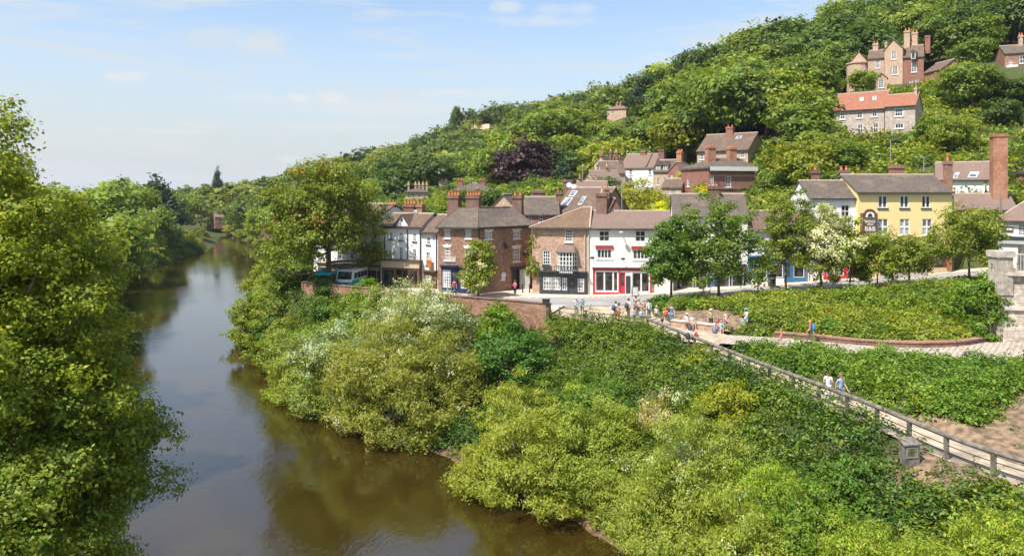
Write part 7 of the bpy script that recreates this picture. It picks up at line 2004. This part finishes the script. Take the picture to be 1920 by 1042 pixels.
for x0, x1 in ((-2.2, -1.3), (-1.2, -.3), (-.2, .7), (.8, 1.6)):
    for s in (-1, 1): mb = MB(); y0 = .953 * s; mb.box(x0, x1, min(y0, y0 + .015 * s), max(y0, y0 + .015 * s), 1.3, 1.95); mb.build('window', M['glass'], v)
mb = MB(); mb.hexa([(2.2, -.85, 1.28), (2.235, -.85, 1.28), (2.235, .85, 1.28), (2.2, .85, 1.28), (1.79, -.8, 2.1), (1.825, -.8, 2.1), (1.825, .8, 2.1), (1.79, .8, 2.1)]); mb.build('windscreen', M['glass'], v)
for x in (-1.5, 1.5):
    for s in (-1, 1):
        mb = MB(); mb.tube([(x, s * .78, .36), (x, s * .975, .36)], .36, 14); w_ = mb.build('wheel', M['iron'], v); mb = MB(); mb.tube([(x, s * .976, .36), (x, s * .99, .36)], .2, 12); mb.build('rim', M['metal'], w_)
for s in (-1, 1): mb = MB(); mb.ball((2.47, s * .7, .8), (.06, .16, .11), 8, 6); mb.build('headlight', M['sill'], v)

# television aerials and mast poles on the village roofs
for px, py0, py1, Y, lab in ((1166, 340, 398, 97, 'thin aerial pole between the buff chimney and the dark gable'), (881, 336, 372, 146, 'slender mast behind the corner house chimneys'), (1092, 312, 345, 125, 'pale lamp post left of the feathery willow'), (1670, 262, 312, 100, 'television aerial on the bank above the yellow guest house'), (1732, 294, 330, 96, 'television aerial behind the yellow guest house chimney')):
    z0, z1 = wz(py1, Y), wz(py0, Y); o = tag(empty('aerial_mast', (wx(px, Y), Y, z0)), lab, 'aerial'); mb = MB(); mb.tube([(0, 0, -2), (0, 0, z1 - z0)], .05, 5); mb.build('pole', M['metal'], o)
    mb = MB(); mb.tube([(-.5, 0, z1 - z0), (.5, 0, z1 - z0)], .035, 4)
    for k in range(5): mb.tube([(-.4 + k * .2, -.3, z1 - z0), (-.4 + k * .2, .3, z1 - z0)], .02, 4)
    mb.build('antenna', M['metal'], o)
# little jetty on the left bank
o = tag(empty('jetty', (wx(318, 222), 222.0, 0.0)), 'small grey timber fishing stage on the left bank', 'jetty'); mb = MB(); mb.box(-1.5, 2, -.8, .8, 1.0, 1.2); mb.build('deck', M['stone'], o)
for x in (-1.2, 1.7):
    for y in (-.6, .6): mb = MB(); mb.box(x - .1, x + .1, y - .1, y + .1, -1, .997); mb.build('leg', M['oldwood'], o)

# ================================================================== sun, sky, camera
SUN = Vector((-.40, -.36, .84)).normalized()
sd = bpy.data.lights.new('sun', 'SUN'); sd.energy = 4.9; sd.angle = R_(0.53); sd.color = (1.0, .955, .88)
so = bpy.data.objects.new('sun', sd); COL.objects.link(so); so.rotation_euler = (-SUN).to_track_quat('-Z', 'Y').to_euler(); so.location = (-60, -60, 150)

w = bpy.data.worlds.new('World'); SC.world = w; w.use_nodes = True
nt = w.node_tree; bg = nt.nodes['Background']
sky = N(nt, 'ShaderNodeTexSky'); sky.sky_type = 'NISHITA'; sky.sun_disc = False
sky.sun_elevation = math.asin(SUN.z); sky.sun_rotation = math.atan2(SUN.x, SUN.y); sky.air_density = 1.0; sky.dust_density = 0.8; sky.ozone_density = 1.6
tc = N(nt, 'ShaderNodeTexCoord'); sp = N(nt, 'ShaderNodeSeparateXYZ'); nt.links.new(tc.outputs['Generated'], sp.inputs[0])


def mth(op, a, b=None, clamp=False):
    n = nt.nodes.new('ShaderNodeMath'); n.operation = op; n.use_clamp = clamp
    for i, v in enumerate((a, b)):
        if v is None: continue
        if hasattr(v, 'links'): nt.links.new(v, n.inputs[i])
        else: n.inputs[i].default_value = v
    return n.outputs[0]


az = mth('ARCTAN2', sp.outputs[0], sp.outputs[1]); el = mth('ARCSINE', sp.outputs[2])
cb = N(nt, 'ShaderNodeCombineXYZ'); nt.links.new(mth('ADD', az, mth('MULTIPLY', el, .5)), cb.inputs[0]); nt.links.new(mth('MULTIPLY', el, 5.5), cb.inputs[1])
cir = N(nt, 'ShaderNodeTexNoise', Scale=3.0, Detail=8.0, Roughness=0.62, Distortion=0.7); nt.links.new(cb.outputs[0], cir.inputs['Vector'])
cfac = ramp(nt, cir.outputs[0], .47, .68, .08, .8)
hfac = ramp(nt, el, 0.0, .26, .92, .0)
puff = N(nt, 'ShaderNodeTexNoise', Scale=34.0, Detail=5.0, Roughness=0.6)
cb2 = N(nt, 'ShaderNodeCombineXYZ'); nt.links.new(az, cb2.inputs[0]); nt.links.new(mth('MULTIPLY', el, 1.8), cb2.inputs[1]); nt.links.new(cb2.outputs[0], puff.inputs['Vector'])
tot = None
for px, py, hw, hh, amt in ((238, 143, 46, 13, .8), (560, 184, 30, 11, .9), (622, 184, 34, 13, .9), (545, 298, 28, 8, .6), (950, 12, 36, 13, .7), (380, 236, 60, 7, .4), (1060, 18, 60, 12, .5), (720, 203, 190, 15, .5), (870, 176, 130, 9, .5), (640, 238, 160, 8, .4), (300, 246, 130, 5, .45), (1010, 40, 110, 12, .5), (1250, 108, 90, 12, .3), (480, 185, 60, 8, .5), (760, 105, 90, 9, .3), (1450, 52, 60, 10, .35), (180, 70, 120, 10, .25)):
    a0 = math.atan2(px - CX, F_PX); e0 = math.atan2(HY - py, math.hypot(F_PX, px - CX))
    qa = mth('POWER', mth('ABSOLUTE', mth('DIVIDE', mth('SUBTRACT', az, a0), hw / F_PX * math.cos(a0) ** 2)), 2.0)
    qe = mth('POWER', mth('ABSOLUTE', mth('DIVIDE', mth('SUBTRACT', el, e0), hh / F_PX)), 2.0)
    q = mth('ADD', mth('ADD', qa, qe), mth('MULTIPLY', mth('SUBTRACT', puff.outputs[0], .5), 3.2))
    f = ramp(nt, q, -.7, 1.5, min(1, amt * 1.1), 0.0)
    tot = f if tot is None else mth('MAXIMUM', tot, f)
cl = mixc(nt, hfac, sky.outputs[0], (3.1, 3.28, 3.36))
cl = mixc(nt, cfac, cl, (3.7, 3.85, 3.92))
cl = mixc(nt, tot, cl, (4.1, 4.15, 4.15))
nt.links.new(cl, bg.inputs['Color']); bg.inputs['Strength'].default_value = 0.13

# thin summer haze in the valley air
m = bpy.data.materials.new('haze_air'); m.use_nodes = True; hn = m.node_tree; hn.nodes.clear()
ho = hn.nodes.new('ShaderNodeOutputMaterial'); pv = hn.nodes.new('ShaderNodeVolumePrincipled'); hn.links.new(pv.outputs[0], ho.inputs['Volume'])
pv.inputs['Color'].default_value = (.88, .93, 1.0, 1); pv.inputs['Density'].default_value = 0.0001; pv.inputs['Anisotropy'].default_value = .2
b = MB(); b.box(-4600, 4600, -1000, 5200, -4, 125); tag(b.build('haze', m, uv=False), kind='stuff')

cd = bpy.data.cameras.new('camera'); cd.sensor_width = 36; cd.lens = F_PX / 1920 * 36; cd.shift_y = -(521 - HY) / 1920; cd.clip_start = .5; cd.clip_end = 9000
co = bpy.data.objects.new('camera', cd); COL.objects.link(co); co.location = (0, 0, ZC); co.rotation_euler = (math.pi / 2, 0, 0); SC.camera = co
SC.view_settings.view_transform = 'Standard'; SC.view_settings.look = 'None'; SC.view_settings.exposure = 0.67; SC.view_settings.gamma = 1.0; SC.view_settings.use_curve_mapping = False
SC.cycles.max_bounces = 6; SC.cycles.diffuse_bounces = 3; SC.cycles.glossy_bounces = 3; SC.cycles.transmission_bounces = 3; SC.cycles.transparent_max_bounces = 4; SC.cycles.sample_clamp_indirect = 6
